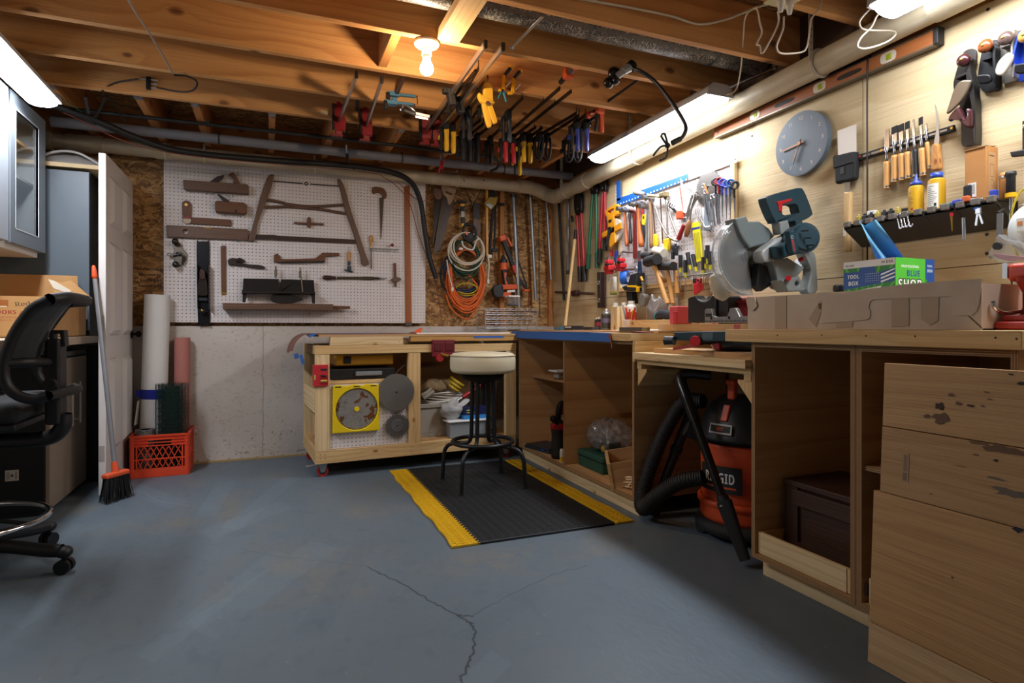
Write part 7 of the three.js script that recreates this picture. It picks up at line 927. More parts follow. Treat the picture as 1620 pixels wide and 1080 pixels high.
// bench planes on the wall
function handPlane(label, body, cap, knob, tote, kc, bc, o = {}) { const t = onRight('hand_plane', label, 'plane', 'bench planes on the plywood'); const bm = mat(bc, .35, .5); part('sole', ex(spl(body, 60), .008, .001, .004), mat(o.sole ?? bc, .38, .6), t); part('side_wall', [ex(spl(o.side, 40), .035, .001, .008)], bm, t); if (o.bed) part('frog', ex(o.bed, .03, .003, .012), bm, t); part('lever_cap', mv(ex(spl(cap, 40), .012, .004, 0), 0, 0, .045, 0, 0, 0), mat(o.cap ?? 0x8a8070, .35, .7), t); part('front_knob', la([[0, 0], [.014, 0], [.01, .014], [.022, .03], [.023, .042], [.014, .054], [0, .056]], 22, knob[0], knob[1], .012, PI / 2), mat(kc, .28), t); part('knob_nut', sp(.006, knob[0], knob[1], .067, 1, 1, .5), brass, t); if (tote) part('rear_tote', ex(spl(tote, 40), .024, .007, .03), mat(kc, .28), t); return t; }
handPlane('largest old bench plane with a maroon knob and curved rear grip', [[-1.386,1.984],[-1.347,1.978],[-1.345,1.937],[-1.349,1.905],[-1.339,1.842],[-1.332,1.764],[-1.33,1.642],[-1.357,1.637],[-1.39,1.643],[-1.394,1.699],[-1.398,1.786],[-1.42,1.864],[-1.414,1.913]], [[-1.383,1.86],[-1.34,1.858],[-1.338,1.843],[-1.367,1.795],[-1.407,1.766],[-1.419,1.766],[-1.415,1.782]], [-1.363,1.939], [[-1.385,1.777],[-1.373,1.764],[-1.358,1.73],[-1.352,1.74],[-1.356,1.759],[-1.346,1.76],[-1.336,1.748],[-1.334,1.718],[-1.338,1.69],[-1.358,1.696],[-1.377,1.723],[-1.393,1.741],[-1.413,1.735],[-1.413,1.752]], 0x3c1a1c, 0x2c2a28, { side: [[-1.351,1.926],[-1.342,1.935],[-1.346,1.903],[-1.336,1.84],[-1.329,1.762],[-1.327,1.642],[-1.333,1.642],[-1.342,1.767],[-1.354,1.838],[-1.359,1.887]], cap: 0x7d6f5e, bed: [[-1.397,1.896],[-1.354,1.896],[-1.352,1.887],[-1.395,1.884]] });
handPlane('small black block plane with a brown wooden knob', [[-1.317,1.979],[-1.271,1.977],[-1.269,1.905],[-1.268,1.811],[-1.294,1.807],[-1.32,1.816],[-1.337,1.858],[-1.334,1.915]], [[-1.318,1.854],[-1.311,1.864],[-1.278,1.853],[-1.271,1.832],[-1.285,1.825],[-1.311,1.835]], [-1.293,1.96], null, 0x8a4a26, 0x17191b, { side: [[-1.274,1.947],[-1.267,1.948],[-1.266,1.903],[-1.266,1.811],[-1.27,1.815],[-1.274,1.886]], cap: 0x141416, bed: [[-1.308,1.919],[-1.281,1.918],[-1.28,1.913],[-1.308,1.914]] });
handPlane('silver low-angle block plane with a large polished cap', [[-1.262,1.988],[-1.212,1.979],[-1.217,1.923],[-1.213,1.882],[-1.213,1.822],[-1.237,1.818],[-1.26,1.824],[-1.262,1.862],[-1.28,1.897],[-1.273,1.939]], [[-1.26,1.86],[-1.249,1.888],[-1.222,1.904],[-1.206,1.89],[-1.215,1.862],[-1.235,1.838],[-1.253,1.841]], [-1.231,1.959], null, 0x5c4a44, 0x77726a, { side: [[-1.218,1.971],[-1.209,1.977],[-1.214,1.921],[-1.211,1.88],[-1.211,1.825],[-1.217,1.827],[-1.221,1.884]], cap: 0xb9b2a6, bed: [[-1.25,1.939],[-1.221,1.936],[-1.22,1.932],[-1.25,1.934]] });
handPlane('blue block plane with a brass wheel beside the silver one', [[-1.2,1.967],[-1.163,1.958],[-1.157,1.897],[-1.157,1.808],[-1.196,1.808],[-1.213,1.814],[-1.217,1.864],[-1.217,1.907]], [[-1.203,1.845],[-1.194,1.855],[-1.161,1.844],[-1.152,1.821],[-1.168,1.815],[-1.198,1.825]], [-1.172,1.942], null, 0xc9954a, 0x1d3aa0, { side: [[-1.216,1.902],[-1.197,1.965],[-1.194,1.96],[-1.209,1.895],[-1.211,1.86],[-1.215,1.862]], cap: 0x121214 });
cord('wall_cable', 'thin black cable hanging down the plywood past the pull saw', [[2.33,2.245,-1.74], [2.335,1.956,-1.747], [2.345,1.558,-1.754], [2.35,1.144,-1.758]], .0035, black, 'cable');
{ const t = onRight('wall_bracket', 'black metal shelf bracket sticking out above the dust mask', 'bracket'); part('arm', ex([[-1.209,1.564],[-1.164,1.561],[-1.164,1.54],[-1.205,1.547]], .02, .003, .05), black, t); part('wall_plate', bb(-1.18, -1.16, 1.56, 1.66, 0, .055), black, t); part('bolt', sp(.008, -1.17, 1.64, .058), steel, t); }

// ---------- things on the right bench ----------
{ // miter saw
  const t = thing('miter_saw', 'teal and grey sliding miter saw with a clear blade guard on the lowered ledge', 'miter saw'), Z = -2.1, teal = mat(0x1b3a44, .42), gr = mat(0x8c928f, .45, .2), c = [2.011,1.297];
  part('blade', mv(ex(gearPts(.155, 64, .008), .003, 0, -.0015), c[0], c[1], Z), mat(0x9a9894, .3, .95), t); part('arbor', cy([...c, Z - .02], [...c, Z + .02], .028), mat(0x6d6a60, .4, .7), t);
  const gd = []; for (let i = 0; i <= 20; i++) { const a = 1.75 + i / 20 * 3.1; gd.push([.172 * Math.cos(a), .172 * Math.sin(a)]); } const gi = gd.map(([x, y]) => [x * .85, y * .85]).reverse(); const clr = mat(0xf2f4f4, .12, 0, { transmission: .92, thickness: 0, side: THREE.DoubleSide });
  part('lower_guard', [mv(ex([...gd, [0, -.05]], .002), c[0], c[1], Z + .02), mv(ex([...gd, ...gi], .04), c[0], c[1], Z - .02)], clr, t);
  part('guard_rim', [tb(gd.map(([x, y]) => [c[0] + x, c[1] + y, Z + .021]), .004, 60, 6), tb(gd.map(([x, y]) => [c[0] + x, c[1] + y, Z - .021]), .004, 60, 6)], mat(0xdcdfe0, .2, 0, { transmission: .6, thickness: 0 }), t);
  part('upper_guard', ex([[1.914,1.458],[1.98,1.475],[1.994,1.452],[2.058,1.456],[2.116,1.427],[2.148,1.393],[2.1,1.357],[2.001,1.332],[1.965,1.366],[1.94,1.4]], .07, .008, Z - .03), mat(0x727b7a, .42), t);
  part('nose_casting', ex(spl([[2.007,1.302],[2.028,1.327],[2.154,1.394],[2.241,1.407],[2.219,1.365],[2.112,1.287],[2.038,1.264],[2.013,1.275]], 40), .06, .008, Z + .045), mat(0xa5a7a3, .4, .2), t); part('gear_case', ex([[2.045,1.328],[2.235,1.403],[2.268,1.331],[2.081,1.276],[2.055,1.281]], .09, .01, -2.04), teal, t);
  part('motor', [cy([2.191,1.365,-2], [2.153,1.365,-1.9], .062, .066, 28), cy([2.154,1.365,-1.905], [2.147,1.364,-1.888], .064, .05, 28)], teal, t); part('motor_vent', [0, 1, 2].map((i) => bar([2.128,1.39,-1.9].map((v, k) => v + (k === 0 ? i * .016 - .01 : k === 1 ? i * -.03 : .012)), [2.138,1.388,-1.88].map((v, k) => v + (k === 0 ? i * .016 - .01 : k === 1 ? i * -.03 : .02)), .006, .004)), black, t);
  part('handle', ex(spl([[2.046,1.542],[2.065,1.563],[2.187,1.6],[2.246,1.613],[2.274,1.601],[2.323,1.515],[2.318,1.49],[2.252,1.462],[2.112,1.446],[2.1,1.451],[2.076,1.481]], 70), .05, .004, -2.06, [[[2.112,1.527],[2.214,1.543],[2.235,1.537],[2.25,1.497],[2.155,1.477],[2.139,1.481]]]), teal, t); part('trigger', [ex([[2.1,1.538],[2.192,1.56],[2.197,1.55],[2.139,1.529],[2.136,1.493],[2.118,1.496],[2.112,1.523]], .05, .004, -2.056), sp(.01, 2.092,1.522,-2.02)], red, t); part('handle_neck', ex([[2.192,1.457],[2.235,1.46],[2.274,1.332],[2.23,1.317]], .045, .006, -2.03), teal, t); part('name_band', ex([[2.04,1.383],[2.072,1.388],[2.098,1.304],[2.064,1.293]], .03, .004, -1.91), teal, t); part('lock_casting', ex([[2.112,1.447],[2.165,1.459],[2.181,1.404],[2.123,1.392]], .05, .006, -2.05), gr, t);
  part('name_mark', mv(new THREE.PlaneGeometry(.022, .08), 2.062,1.331,-1.879, 0, 0, .24), label2d(96, 320, (g, w, h) => { g.fillStyle = '#1d3a43'; g.fillRect(0, 0, w, h); g.save(); g.translate(w / 2, h * .58); g.rotate(PI / 2); txt(g, 'BOSCH', 0, 0, 62, '#d2242c'); g.restore(); g.strokeStyle = '#c9cccb'; g.lineWidth = 6; g.beginPath(); g.arc(w / 2, 46, 26, 0, 7); g.stroke(); }), t);
  part('pivot_column', [ex(spl([[2.24,1.316],[2.283,1.328],[2.31,1.307],[2.318,1.247],[2.321,1.142],[2.261,1.137],[2.283,1.23],[2.261,1.277]], 40), .05, .006, -2.03), ex([[2.082,1.279],[2.176,1.291],[2.262,1.255],[2.284,1.296],[2.297,1.264],[2.219,1.197],[2.251,1.166],[2.176,1.14],[2.123,1.154],[2.107,1.209]], .06, .006, -2.07)], gr, t); part('bevel_lock', [ex([[2.092,1.184],[2.197,1.207],[2.24,1.14],[2.133,1.134]], .07, .006, -2.04, [circ(.012, ...[2.186,1.171], 14)])], gr, t); part('red_knob', [cy([2.132,1.194,-1.97], [2.111,1.192,-1.95], .012), cy([2.195,1.275,-1.97], [2.203,1.283,-1.95], .009)], red, t); part('arm_recess', ex([[2.045,1.265],[2.102,1.251],[2.123,1.212],[2.112,1.164],[2.06,1.139],[2.029,1.162]], .04, .004, -2.09), mat(0x1d1f21, .5), t);
  part('turntable', la([[0, .0], [.17, 0], [.18, .02], [.18, .07], [.16, .08], [0, .08]], 36, 2.05, .876, -2.1), gr, t); part('fence', bb(2.17, 2.2, .96, 1.05, -2.19, -1.84), gr, t); part('rear_base', rb(.2, .2, .2, .02, 2.24, .98, -2.02), mat(0x6d7270, .5), t);
  part('label_arm', ex([[-2.277,.954],[-1.94,.96],[-1.938,.918],[-2.087,.914],[-2.169,.914],[-2.272,.919]], .05, .004, 0).rotateY(-PI / 2).translate(1.8, 0, 0), teal, t); part('arm_link', bb(1.79, 1.95, .9, .93, -2.15, -1.95), mat(0x23282a, .5), t); part('label_print', ex([[-2.079,.952],[-2.012,.954],[-2.012,.924],[-2.079,.921]], .0006, 0, 0).rotateY(-PI / 2).translate(1.7495, 0, 0), mat(0x48646c, .5), t); part('miter_knob', cy([1.72,.913,-2.301], [1.74,.914,-2.26], .022, .021, 20), mat(0x15262c, .35), t); part('detent_dial', [cy([1.77,.916,-2.148], [1.72,.916,-2.091], .024, .022, 20)], mat(0xb3242a, .4), t); part('detent_lever', bar([1.74,.875,-2.262], [1.76,.903,-2.095], .013, .012), mat(0x9c1f26, .45), t); part('red_cam', ex([[-2.061,.904],[-2.012,.911],[-2.009,.881],[-2.035,.879]], .02, .003, 0).rotateY(-PI / 2).translate(1.8, 0, 0), mat(0x9c1f26, .45), t);
  const bg = sp(.06, 0, 0, 0, .8, 1.2, .7, 24), bp = bg.attributes.position; for (let i = 0; i < bp.count; i++) { const k = 1 + .25 * (fbm(bp.getX(i) * 6 + 3, bp.getY(i) * 6 + 4, 17, 13, 3, 77) - .5); bp.setXYZ(i, bp.getX(i) * k, bp.getY(i) * k, bp.getZ(i) * k); } bg.computeVertexNormals(); part('dust_bag', mv(bg, 1.999,1.17,-2.25, 0, 0, .5), mat(0xbdb5a2, .9), t);
}
{ // long cardboard tray box
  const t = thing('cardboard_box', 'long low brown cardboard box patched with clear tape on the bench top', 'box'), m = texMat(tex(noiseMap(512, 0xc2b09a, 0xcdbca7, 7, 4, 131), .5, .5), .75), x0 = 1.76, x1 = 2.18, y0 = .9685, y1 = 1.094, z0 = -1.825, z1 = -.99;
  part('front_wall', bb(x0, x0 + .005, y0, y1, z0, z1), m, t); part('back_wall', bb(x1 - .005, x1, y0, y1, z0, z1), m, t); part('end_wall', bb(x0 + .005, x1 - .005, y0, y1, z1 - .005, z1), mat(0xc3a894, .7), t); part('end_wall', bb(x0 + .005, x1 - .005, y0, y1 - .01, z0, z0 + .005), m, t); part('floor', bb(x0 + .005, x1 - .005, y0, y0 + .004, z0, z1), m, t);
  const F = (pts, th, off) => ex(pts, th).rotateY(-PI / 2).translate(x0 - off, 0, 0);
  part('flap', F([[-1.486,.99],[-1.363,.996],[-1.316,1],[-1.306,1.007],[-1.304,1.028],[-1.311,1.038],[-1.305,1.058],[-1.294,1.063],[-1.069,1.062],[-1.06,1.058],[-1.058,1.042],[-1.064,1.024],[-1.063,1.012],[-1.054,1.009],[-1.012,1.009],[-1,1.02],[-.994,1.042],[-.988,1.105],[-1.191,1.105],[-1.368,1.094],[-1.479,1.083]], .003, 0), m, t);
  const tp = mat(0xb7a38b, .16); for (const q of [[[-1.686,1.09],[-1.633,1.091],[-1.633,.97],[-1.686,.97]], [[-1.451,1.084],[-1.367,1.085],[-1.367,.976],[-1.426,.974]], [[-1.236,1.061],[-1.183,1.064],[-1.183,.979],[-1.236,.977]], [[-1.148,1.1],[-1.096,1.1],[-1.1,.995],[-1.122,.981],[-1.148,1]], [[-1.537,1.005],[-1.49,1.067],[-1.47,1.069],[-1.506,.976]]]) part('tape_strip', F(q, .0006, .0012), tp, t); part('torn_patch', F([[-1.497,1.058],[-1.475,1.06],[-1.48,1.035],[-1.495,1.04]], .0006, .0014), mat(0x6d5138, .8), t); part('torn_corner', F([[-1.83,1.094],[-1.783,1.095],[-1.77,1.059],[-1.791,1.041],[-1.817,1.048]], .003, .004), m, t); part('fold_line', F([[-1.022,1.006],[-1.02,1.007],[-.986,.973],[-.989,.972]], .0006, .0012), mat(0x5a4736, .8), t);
}
{ // shop towels
  const t = thing('towel_box', 'green and blue carton of blue shop towels standing in the cardboard box', 'carton'), x0 = 1.95, x1 = 2.15, y0 = .974, y1 = 1.212, z0 = -1.551, z1 = -1.358;
  part('carton', bb(x0, x1, y0, y1, z0, z1), mat(0x2a59a8, .5), t);
  const front = (g, w, h) => { g.fillStyle = '#2f7d3a'; g.fillRect(0, 0, w, h); g.fillStyle = '#4fae45'; for (let i = 0; i < 24; i++) { g.save(); g.translate(w * .5, h * .75); g.rotate(i / 24 * 2 * PI); g.beginPath(); g.moveTo(0, 0); g.lineTo(w, -18); g.lineTo(w, 18); g.fill(); g.restore(); } g.fillStyle = '#d9dde2'; g.fillRect(0, 0, w, h * .1); g.fillStyle = '#23519c'; g.beginPath(); g.moveTo(0, h * .16); g.lineTo(w * .3, h * .16); g.lineTo(w * .34, h * .1); g.lineTo(w * .62, h * .1); g.lineTo(w * .66, h * .2); g.lineTo(w, h * .14); g.lineTo(w, h * .33); g.lineTo(0, h * .42); g.fill(); g.fillStyle = '#e8ecef'; for (let i = 0; i < 7; i++) for (let j = 0; j < 4; j++) g.fillRect(w * (.45 + i * .04), h * (.2 + j * .035), 9, 6); for (let j = 0; j < 3; j++) { g.beginPath(); g.moveTo(w * .74, h * (.22 + j * .05)); g.lineTo(w, h * (.15 + j * .055)); g.lineTo(w, h * (.17 + j * .055)); g.lineTo(w * .74, h * (.245 + j * .05)); g.fill(); } txt(g, 'SELLARS', w * .13, h * .06, 30, '#223'); txt(g, '200', w * .78, h * .05, 30, '#223'); txt(g, 'USA', w * .9, h * .05, 44, '#223'); txt(g, 'TOOL', w * .2, h * .23, 60, '#dfe6ee'); txt(g, 'BOX', w * .2, h * .33, 66, '#dfe6ee'); g.save(); g.translate(w * .45, h * .45); g.rotate(-.12); g.fillStyle = '#e9eef0'; g.fillRect(-190, -22, 380, 44); txt(g, 'PROFESSIONAL', 0, 0, 42, '#2f7d3a'); g.restore(); txt(g, 'BLUE', w * .56, h * .6, 120, '#eef2f5'); txt(g, 'BLUE', w * .555, h * .595, 112, '#23519c'); txt(g, 'SHOP TOWELS', w * .5, h * .8, 84, '#eef2f5'); };
  part('front_print', mv(new THREE.PlaneGeometry(z1 - z0, y1 - y0), x0 - .0008, (y0 + y1) / 2, (z0 + z1) / 2, 0, -PI / 2, 0), label2d(640, 768, front), t);
  part('end_print', mv(new THREE.PlaneGeometry(x1 - x0, y1 - y0), (x0 + x1) / 2, (y0 + y1) / 2, z1 + .0008), label2d(640, 768, (g, w, h) => { g.fillStyle = '#55c43a'; g.fillRect(0, 0, w, h); g.fillStyle = '#23519c'; g.fillRect(w * .76, 0, w * .24, h); g.fillStyle = '#3aa02f'; g.fillRect(w * .74, h * .3, 40, h * .7); txt(g, 'PROFESSIONAL', w * .37, h * .12, 40, '#f2f5f2'); txt(g, 'BLUE', w * .45, h * .22, 92, '#1d4690'); for (const [s, y, px] of [['SHOP', .38, 150], ['TOWELS', .56, 122]]) { g.font = 'bold ' + px + 'px sans-serif'; g.lineWidth = 22; g.strokeStyle = '#2b2b2b'; g.strokeText(s, w * .37, h * y); txt(g, s, w * .37, h * y, px, '#f4f6f4'); } txt(g, 'TOOL', w * .88, h * .1, 34, '#dfe6ee'); txt(g, 'BOX', w * .88, h * .17, 44, '#dfe6ee'); }), t);
  const g = new THREE.PlaneGeometry(.1, .14, 8, 8), p = g.attributes.position; for (let i = 0; i < p.count; i++) { const u = p.getX(i) / .1 + .5, v = p.getY(i) / .14 + .5; p.setXYZ(i, .03 - v * .075 + (u - .5) * .085 * (1 - .35 * v), v * .135 + .03 * Math.abs(u - .5) * v, .022 * Math.sin(u * 7 + v * 2)); } g.computeVertexNormals(); part('towel', mv(g, 2.02, y1 - .002, -1.46, 0, -.7), mat(0x6aa9c9, .85, 0, { side: THREE.DoubleSide }), t);
}
{ const t = thing('star_knob', 'black plastic star knob on a post beside the towel carton', 'knob', null, [2.1,1.119,-1.69]); part('stem', cy([0, -.12, 0], [0, 0, 0], .007), darkSteel, t); part('knob', [rb(.05, .028, .02, .008, 0, .012, 0), rb(.02, .028, .05, .008, 0, .012, 0)], black, t); }
{ // bench vise
  const t = thing('bench_vise', 'orange-red bench vise with chrome handles clamped at the bench end', 'vise', null, [1.895, .969, -.93]), m = mat(0xa52a1c, .38), o = mat(0xc9432a, .35);
  part('base', [rb(.17, .022, .12, .008, 0, .011, 0), rb(.14, .02, .1, .008, 0, .03, 0)], m, t); part('column', la([[.04, .035], [.032, .06], [.032, .1], [.05, .14]], 24), m, t); part('jaw_body', [rb(.08, .05, .16, .018, 0, .155, .02), rb(.05, .05, .1, .015, 0, .12, .03)], o, t); part('jaw_plate', bb(-.041, .041, .14, .182, -.062, -.05), steel, t); part('clamp_handle', tb([[-.02, .05, -.03], [-.06, .045, -.045], [-.09, .055, -.05], [-.1, .075, -.052]], .0055), chrome, t); part('screw_handle', [cy([-.1, .085, .05], [.08, .085, .05], .006), sp(.011, -.1, .085, .05)], chrome, t); part('under_clamp', [rb(.06, .03, .05, .006, -.02, -.115, .085), cy([-.02, -.2, .085], [-.02, -.1, .085], .01), bx(.03, .13, .012, -.02, -.05, .064)], m, t);
}
// tool rack on the wall and what it carries
{ const t = onRight('tool_rack', 'black slotted tool rack shelf on the plywood', 'rack'), m = mat(0x2b2724, .55); const s = ex([[0, 0], [.115, 0], [.115, -.014], [.008, -.085], [0, -.085]], .006), P = [-1.787, -1.68, -1.57, -1.46, -1.35, -1.225].map((z) => s.clone().applyMatrix4(new THREE.Matrix4().makeBasis(V(0, 0, 1), V(0, 1, 0), V(-1, 0, 0))).translate(z, 1.405, 0)); part('tray', [bb(-1.79, -1.22, 1.402, 1.408, 0, .115), bb(-1.79, -1.22, 1.32, 1.405, 0, .005), mv(bx(.57, .004, .125, 0, 0, 0, -.6), -1.505, 1.357, .06)], m, t); for (const g of P) part('gusset', g, m, t); for (let i = 0; i < 12; i++) part('slot_tooth', rb(.026, .022, .02, .003, -1.775 + i * .049, 1.408, .116), mat(0x6f675e, .6), t); }
const RK = 1.409;
for (const [z, l, h, w, cap] of [[-1.526,1.452, 0, .0, 'yellow chalk bottle with a pointed blue cap on the tool rack', .105, .025, 1], [-1.45,1.451, 0, .0, 'yellow chalk bottle with a white label and flat blue cap on the tool rack', .115, .027, 0]].map((a) => [a[0], a[4], a[5], a[6], a[7]])) { const t = onRight('chalk_bottle', l, 'bottle', 'chalk bottles on the tool rack'); part('bottle', la([[0, 0], [w, 0], [w + .001, .005], [w + .001, h], [w * .7, h + .008], [0, h + .008]], 24, z, RK, .06), mat(0xd3a21a, .4), t); part('cap', cap ? la([[0, h + .006], [w * .8, h + .006], [w * .8, h + .02], [w * .35, h + .025], [w * .12, h + .05], [0, h + .052]], 18, z, RK, .06) : la([[0, h + .006], [w * .75, h + .006], [w * .75, h + .028], [0, h + .03]], 18, z, RK, .06), mat(0x2f4aa8, .4), t); part('label_wrap', mv(new THREE.CylinderGeometry(w + .002, w + .002, h * .8, 20, 1, true, -1.2 + (cap ? 0 : .35), 1.6), z, RK + h * .48, .06), label2d(160, 200, (g) => { g.fillStyle = cap ? '#cf9f1c' : '#e6e3d6'; g.fillRect(0, 0, 160, 200); for (let i = 0; i < 12; i++) { g.fillStyle = '#3b3218'; g.fillRect(14, 20 + i * 15, 60 + hash(i, 3, 9) * 70, 4); } g.fillStyle = cap ? '#a8342a' : '#222'; g.fillRect(110, 160, 28, 24); }), t); }
{ const t = onRight('small_carton', 'plain brown carton with a white label standing on the tool rack', 'carton'), z = -1.297; part('carton', bb(z - .032, z + .032, RK, RK + .19, .03, .1), texMat(tex(cardC, .6, .6), .8, { tint: 0xf2dcc0 }), t); part('label_sticker', bb(z - .022, z + .004, RK + .02, RK + .07, .1001, .1008), label2d(96, 160, (g) => { g.fillStyle = '#e9e7e2'; g.fillRect(0, 0, 96, 160); for (let i = 0; i < 18; i++) { g.fillStyle = '#333'; g.fillRect(50, 20 + i * 6, 30, 2 + (i % 3)); } }), t); part('side_print', bb(z + .0321, z + .0328, RK + .03, RK + .17, .045, .085), label2d(96, 200, (g) => { g.fillStyle = '#b98f60'; g.fillRect(0, 0, 96, 200); g.strokeStyle = '#8a6238'; g.lineWidth = 4; g.strokeRect(24, 60, 50, 60); g.beginPath(); g.arc(49, 150, 18, 0, 7); g.stroke(); g.fillStyle = '#6d4a28'; g.fillRect(14, 14, 66, 7); }), t); part('lid_flap', mv(bb(-.032, .032, 0, .002, -.035, .035), z, RK + .191, .068, .12), card, t); }
{ const t = onRight('cork_tube', 'tan cardboard tube with a metal band on the tool rack', 'tube'), z = -1.228; part('tube', la([[0, 0], [.02, 0], [.02, .08], [.018, .092], [0, .094]], 20, z, RK, .05), W.beech, t); part('band', la([[.0205, .072], [.021, .074], [.021, .08], [.0205, .082]], 20, z, RK, .05), steel, t); }
{ const t = onRight('nut_driver', 'black nut driver with a yellow collar standing in the tool rack', 'screwdriver'), z = -1.2; part('handle', la([[0, .012], [.013, .012], [.013, .07], [.016, .075], [.015, .085], [0, .086]], 14, z, RK, .08), black, t); part('collar', cy([z, RK, .08], [z, RK + .014, .08], .016), yellow, t); part('shaft', cy([z, RK - .1, .08], [z, RK, .08], .006), steel, t); }
{ const t = onRight('bit_tray', 'black tray of small driver bits at the end of the tool rack', 'tray'); part('tray', [rb(.2, .014, .06, .004, -1.67, RK + .007, .06), bb(-1.77, -1.57, RK + .014, RK + .04, .03, .034)], black, t); for (let i = 0; i < 7; i++) part('bit_holder', [rb(.018, .022, .02, .004, -1.755 + i * .028, RK + .022, .075), sp(.006, -1.755 + i * .028, RK + .036, .075)], i % 3 ? mat(0x232528, .4) : mat(0xb5a04a, .4), t); }
{ const t = onRight('white_block', 'small white foam block behind the bit tray', 'block'); part('block', rb(.035, .055, .02, .002, -1.735, RK + .03, .02), mat(0xe8e6e0, .7), t); }
{ const t = onRight('hook_set', 'cluster of bright steel S-hooks hanging from the tool rack', 'hooks'); [[-1.55,1.405],[-1.538,1.408],[-1.526,1.407],[-1.511,1.406]].forEach(([u, v]) => part('hook', tb([[u, v + .01, .12], [u - .008, v, .122], [u, v - .035, .124], [u + .006, v - .05, .124], [u + .016, v - .04, .124]], .0028), chrome, t)); }
{ const t = onRight('mini_pliers', 'small pliers with steel handles hung jaw up from the tool rack', 'pliers'); part('body', [bar([-1.275,1.378, .12], [-1.282,1.325, .12], .006, .006), bar([-1.275,1.378, .12], [-1.261,1.328, .12], .006, .006), rb(.02, .022, .008, .003, -1.275,1.374, .12)], steel, t); part('blue_tip', rb(.014, .01, .008, .003, -1.282,1.383, .12), blue, t); }
{ const t = onRight('mini_screwdriver', 'slim screwdriver with a red cap hung in the tool rack', 'screwdriver'); part('cap', cy([-1.361,1.383, .12], [-1.361,1.371, .12], .006), red, t); part('body', cy([-1.361,1.371, .12], [-1.359,1.318, .12], .0045, .002), brass, t); }
{ const t = onRight('centre_punch', 'steel centre punch hung lowest in the tool rack', 'punch'); part('body', cy([-1.322,1.359, .12], [-1.32,1.282, .12], .006), steel, t); part('handle', rb(.03, .05, .03, .008, -1.32,1.451, .09), rubber, t); }
{ const t = onRight('utility_blade', 'blue and orange multi-tool lying on the tool rack', 'tool'); part('grip', [rb(.03, .015, .03, .004, -1.344,1.419, .11), rb(.02, .03, .02, .004, -1.239,1.425, .1)], mat(0x2440a8, .45), t); part('blade', bar([-1.332,1.423, .11], [-1.266,1.413, .11], .01, .003), steel, t); part('tip', rb(.02, .02, .02, .004, -1.318,1.425, .11), mat(0xd2602a, .45), t); part('sponge', rb(.05, .02, .03, .005, -1.382,1.413, .1), mat(0x2f5f6a, .6), t); }
{ // respirator
  const t = onRight('dust_mask', 'white moulded dust mask with a valve and yellow strap hung by the tool rack', 'mask'), c = [-1.115, 1.29]; const g = new THREE.SphereGeometry(.078, 32, 20, 0, 2 * PI, 0, 1.45).rotateX(PI / 2).scale(1, 1.12, .8); part('shell', g.translate(c[0], c[1], .1), mat(0xd9dcd8, .75, 0, { side: THREE.DoubleSide }), t); part('valve', [rb(.05, .05, .016, .006, c[0] + .002, c[1] + .01, .168)], mat(0xe4e4dd, .5), t); part('valve_print', [bb(c[0] - .017, c[0] - .003, c[1] + .008, c[1] + .02, .1762, .1768)], mat(0xd98a4a, .6), t); part('strap', [tb([[c[0] - .074, c[1] + .02, .1], [c[0] - .06, c[1] + .07, .12], [c[0] - .03, c[1] + .13, .12], [c[0] + .04, c[1] + .14, .12]], .003), tb([[c[0] - .07, c[1] - .03, .11], [c[0] - .045, c[1] - .06, .14], [c[0] - .02, c[1] - .1, .14], [c[0] + .04, c[1] - .11, .14]], .003)], mat(0xd9c01c, .5), t); part('nose_clip', tb([[c[0] - .03, c[1] + .08, .12], [c[0], c[1] + .088, .13], [c[0] + .03, c[1] + .08, .12]], .003), steel, t); }
{ const t = onRight('safety_goggles', 'clear safety goggles with black vents hung under the dust mask', 'goggles'); part('lens', ex(spl([[-1.181,1.277],[-1.155,1.256],[-1.117,1.243],[-1.104,1.2],[-1.127,1.185],[-1.164,1.183],[-1.196,1.196],[-1.21,1.217],[-1.196,1.247]], 50), .05, .012, .14), mat(0xeef0f2, .1, 0, { transmission: .9, thickness: 0 }), t); part('red_gasket', ex(spl([[-1.205,1.219],[-1.164,1.209],[-1.118,1.198],[-1.121,1.191],[-1.155,1.188],[-1.193,1.203]], 30), .02, .003, .15), mat(0xb8707a, .4, 0, { transmission: .4, thickness: 0 }), t); part('vent', cy([-1.179,1.238, .185], [-1.179,1.238, .197], .012), black, t); part('strap', [bar([-1.194,1.35, .15], [-1.195,1.273, .15], .018, .003), bar([-1.225,1.208, .15], [-1.209,1.208, .16], .01, .003)], mat(0x6b6a68, .7), t); part('hook', cy([-1.24,1.4, .0], [-1.201,1.351, .15], .005), black, t); }
cord('leather_cord', 'dark cord hanging down behind the cardboard box by the goggles', [[2.33,1.194,-1.234], [2.33,1.167,-1.226], [2.33,1.136,-1.217], [2.33,1.113,-1.213]], .005, mat(0x2a1512, .7));
{ const t = thing('paper_pad', 'pale flat carton leaning behind the cardboard box', 'carton'); part('carton', bb(2.3, 2.345, .9685, 1.15, -1.2, -.95), mat(0xcfc8bd, .7), t); part('lid_edge', bb(2.298, 2.347, 1.15, 1.156, -1.202, -.948), mat(0xb5a98c, .7), t); }
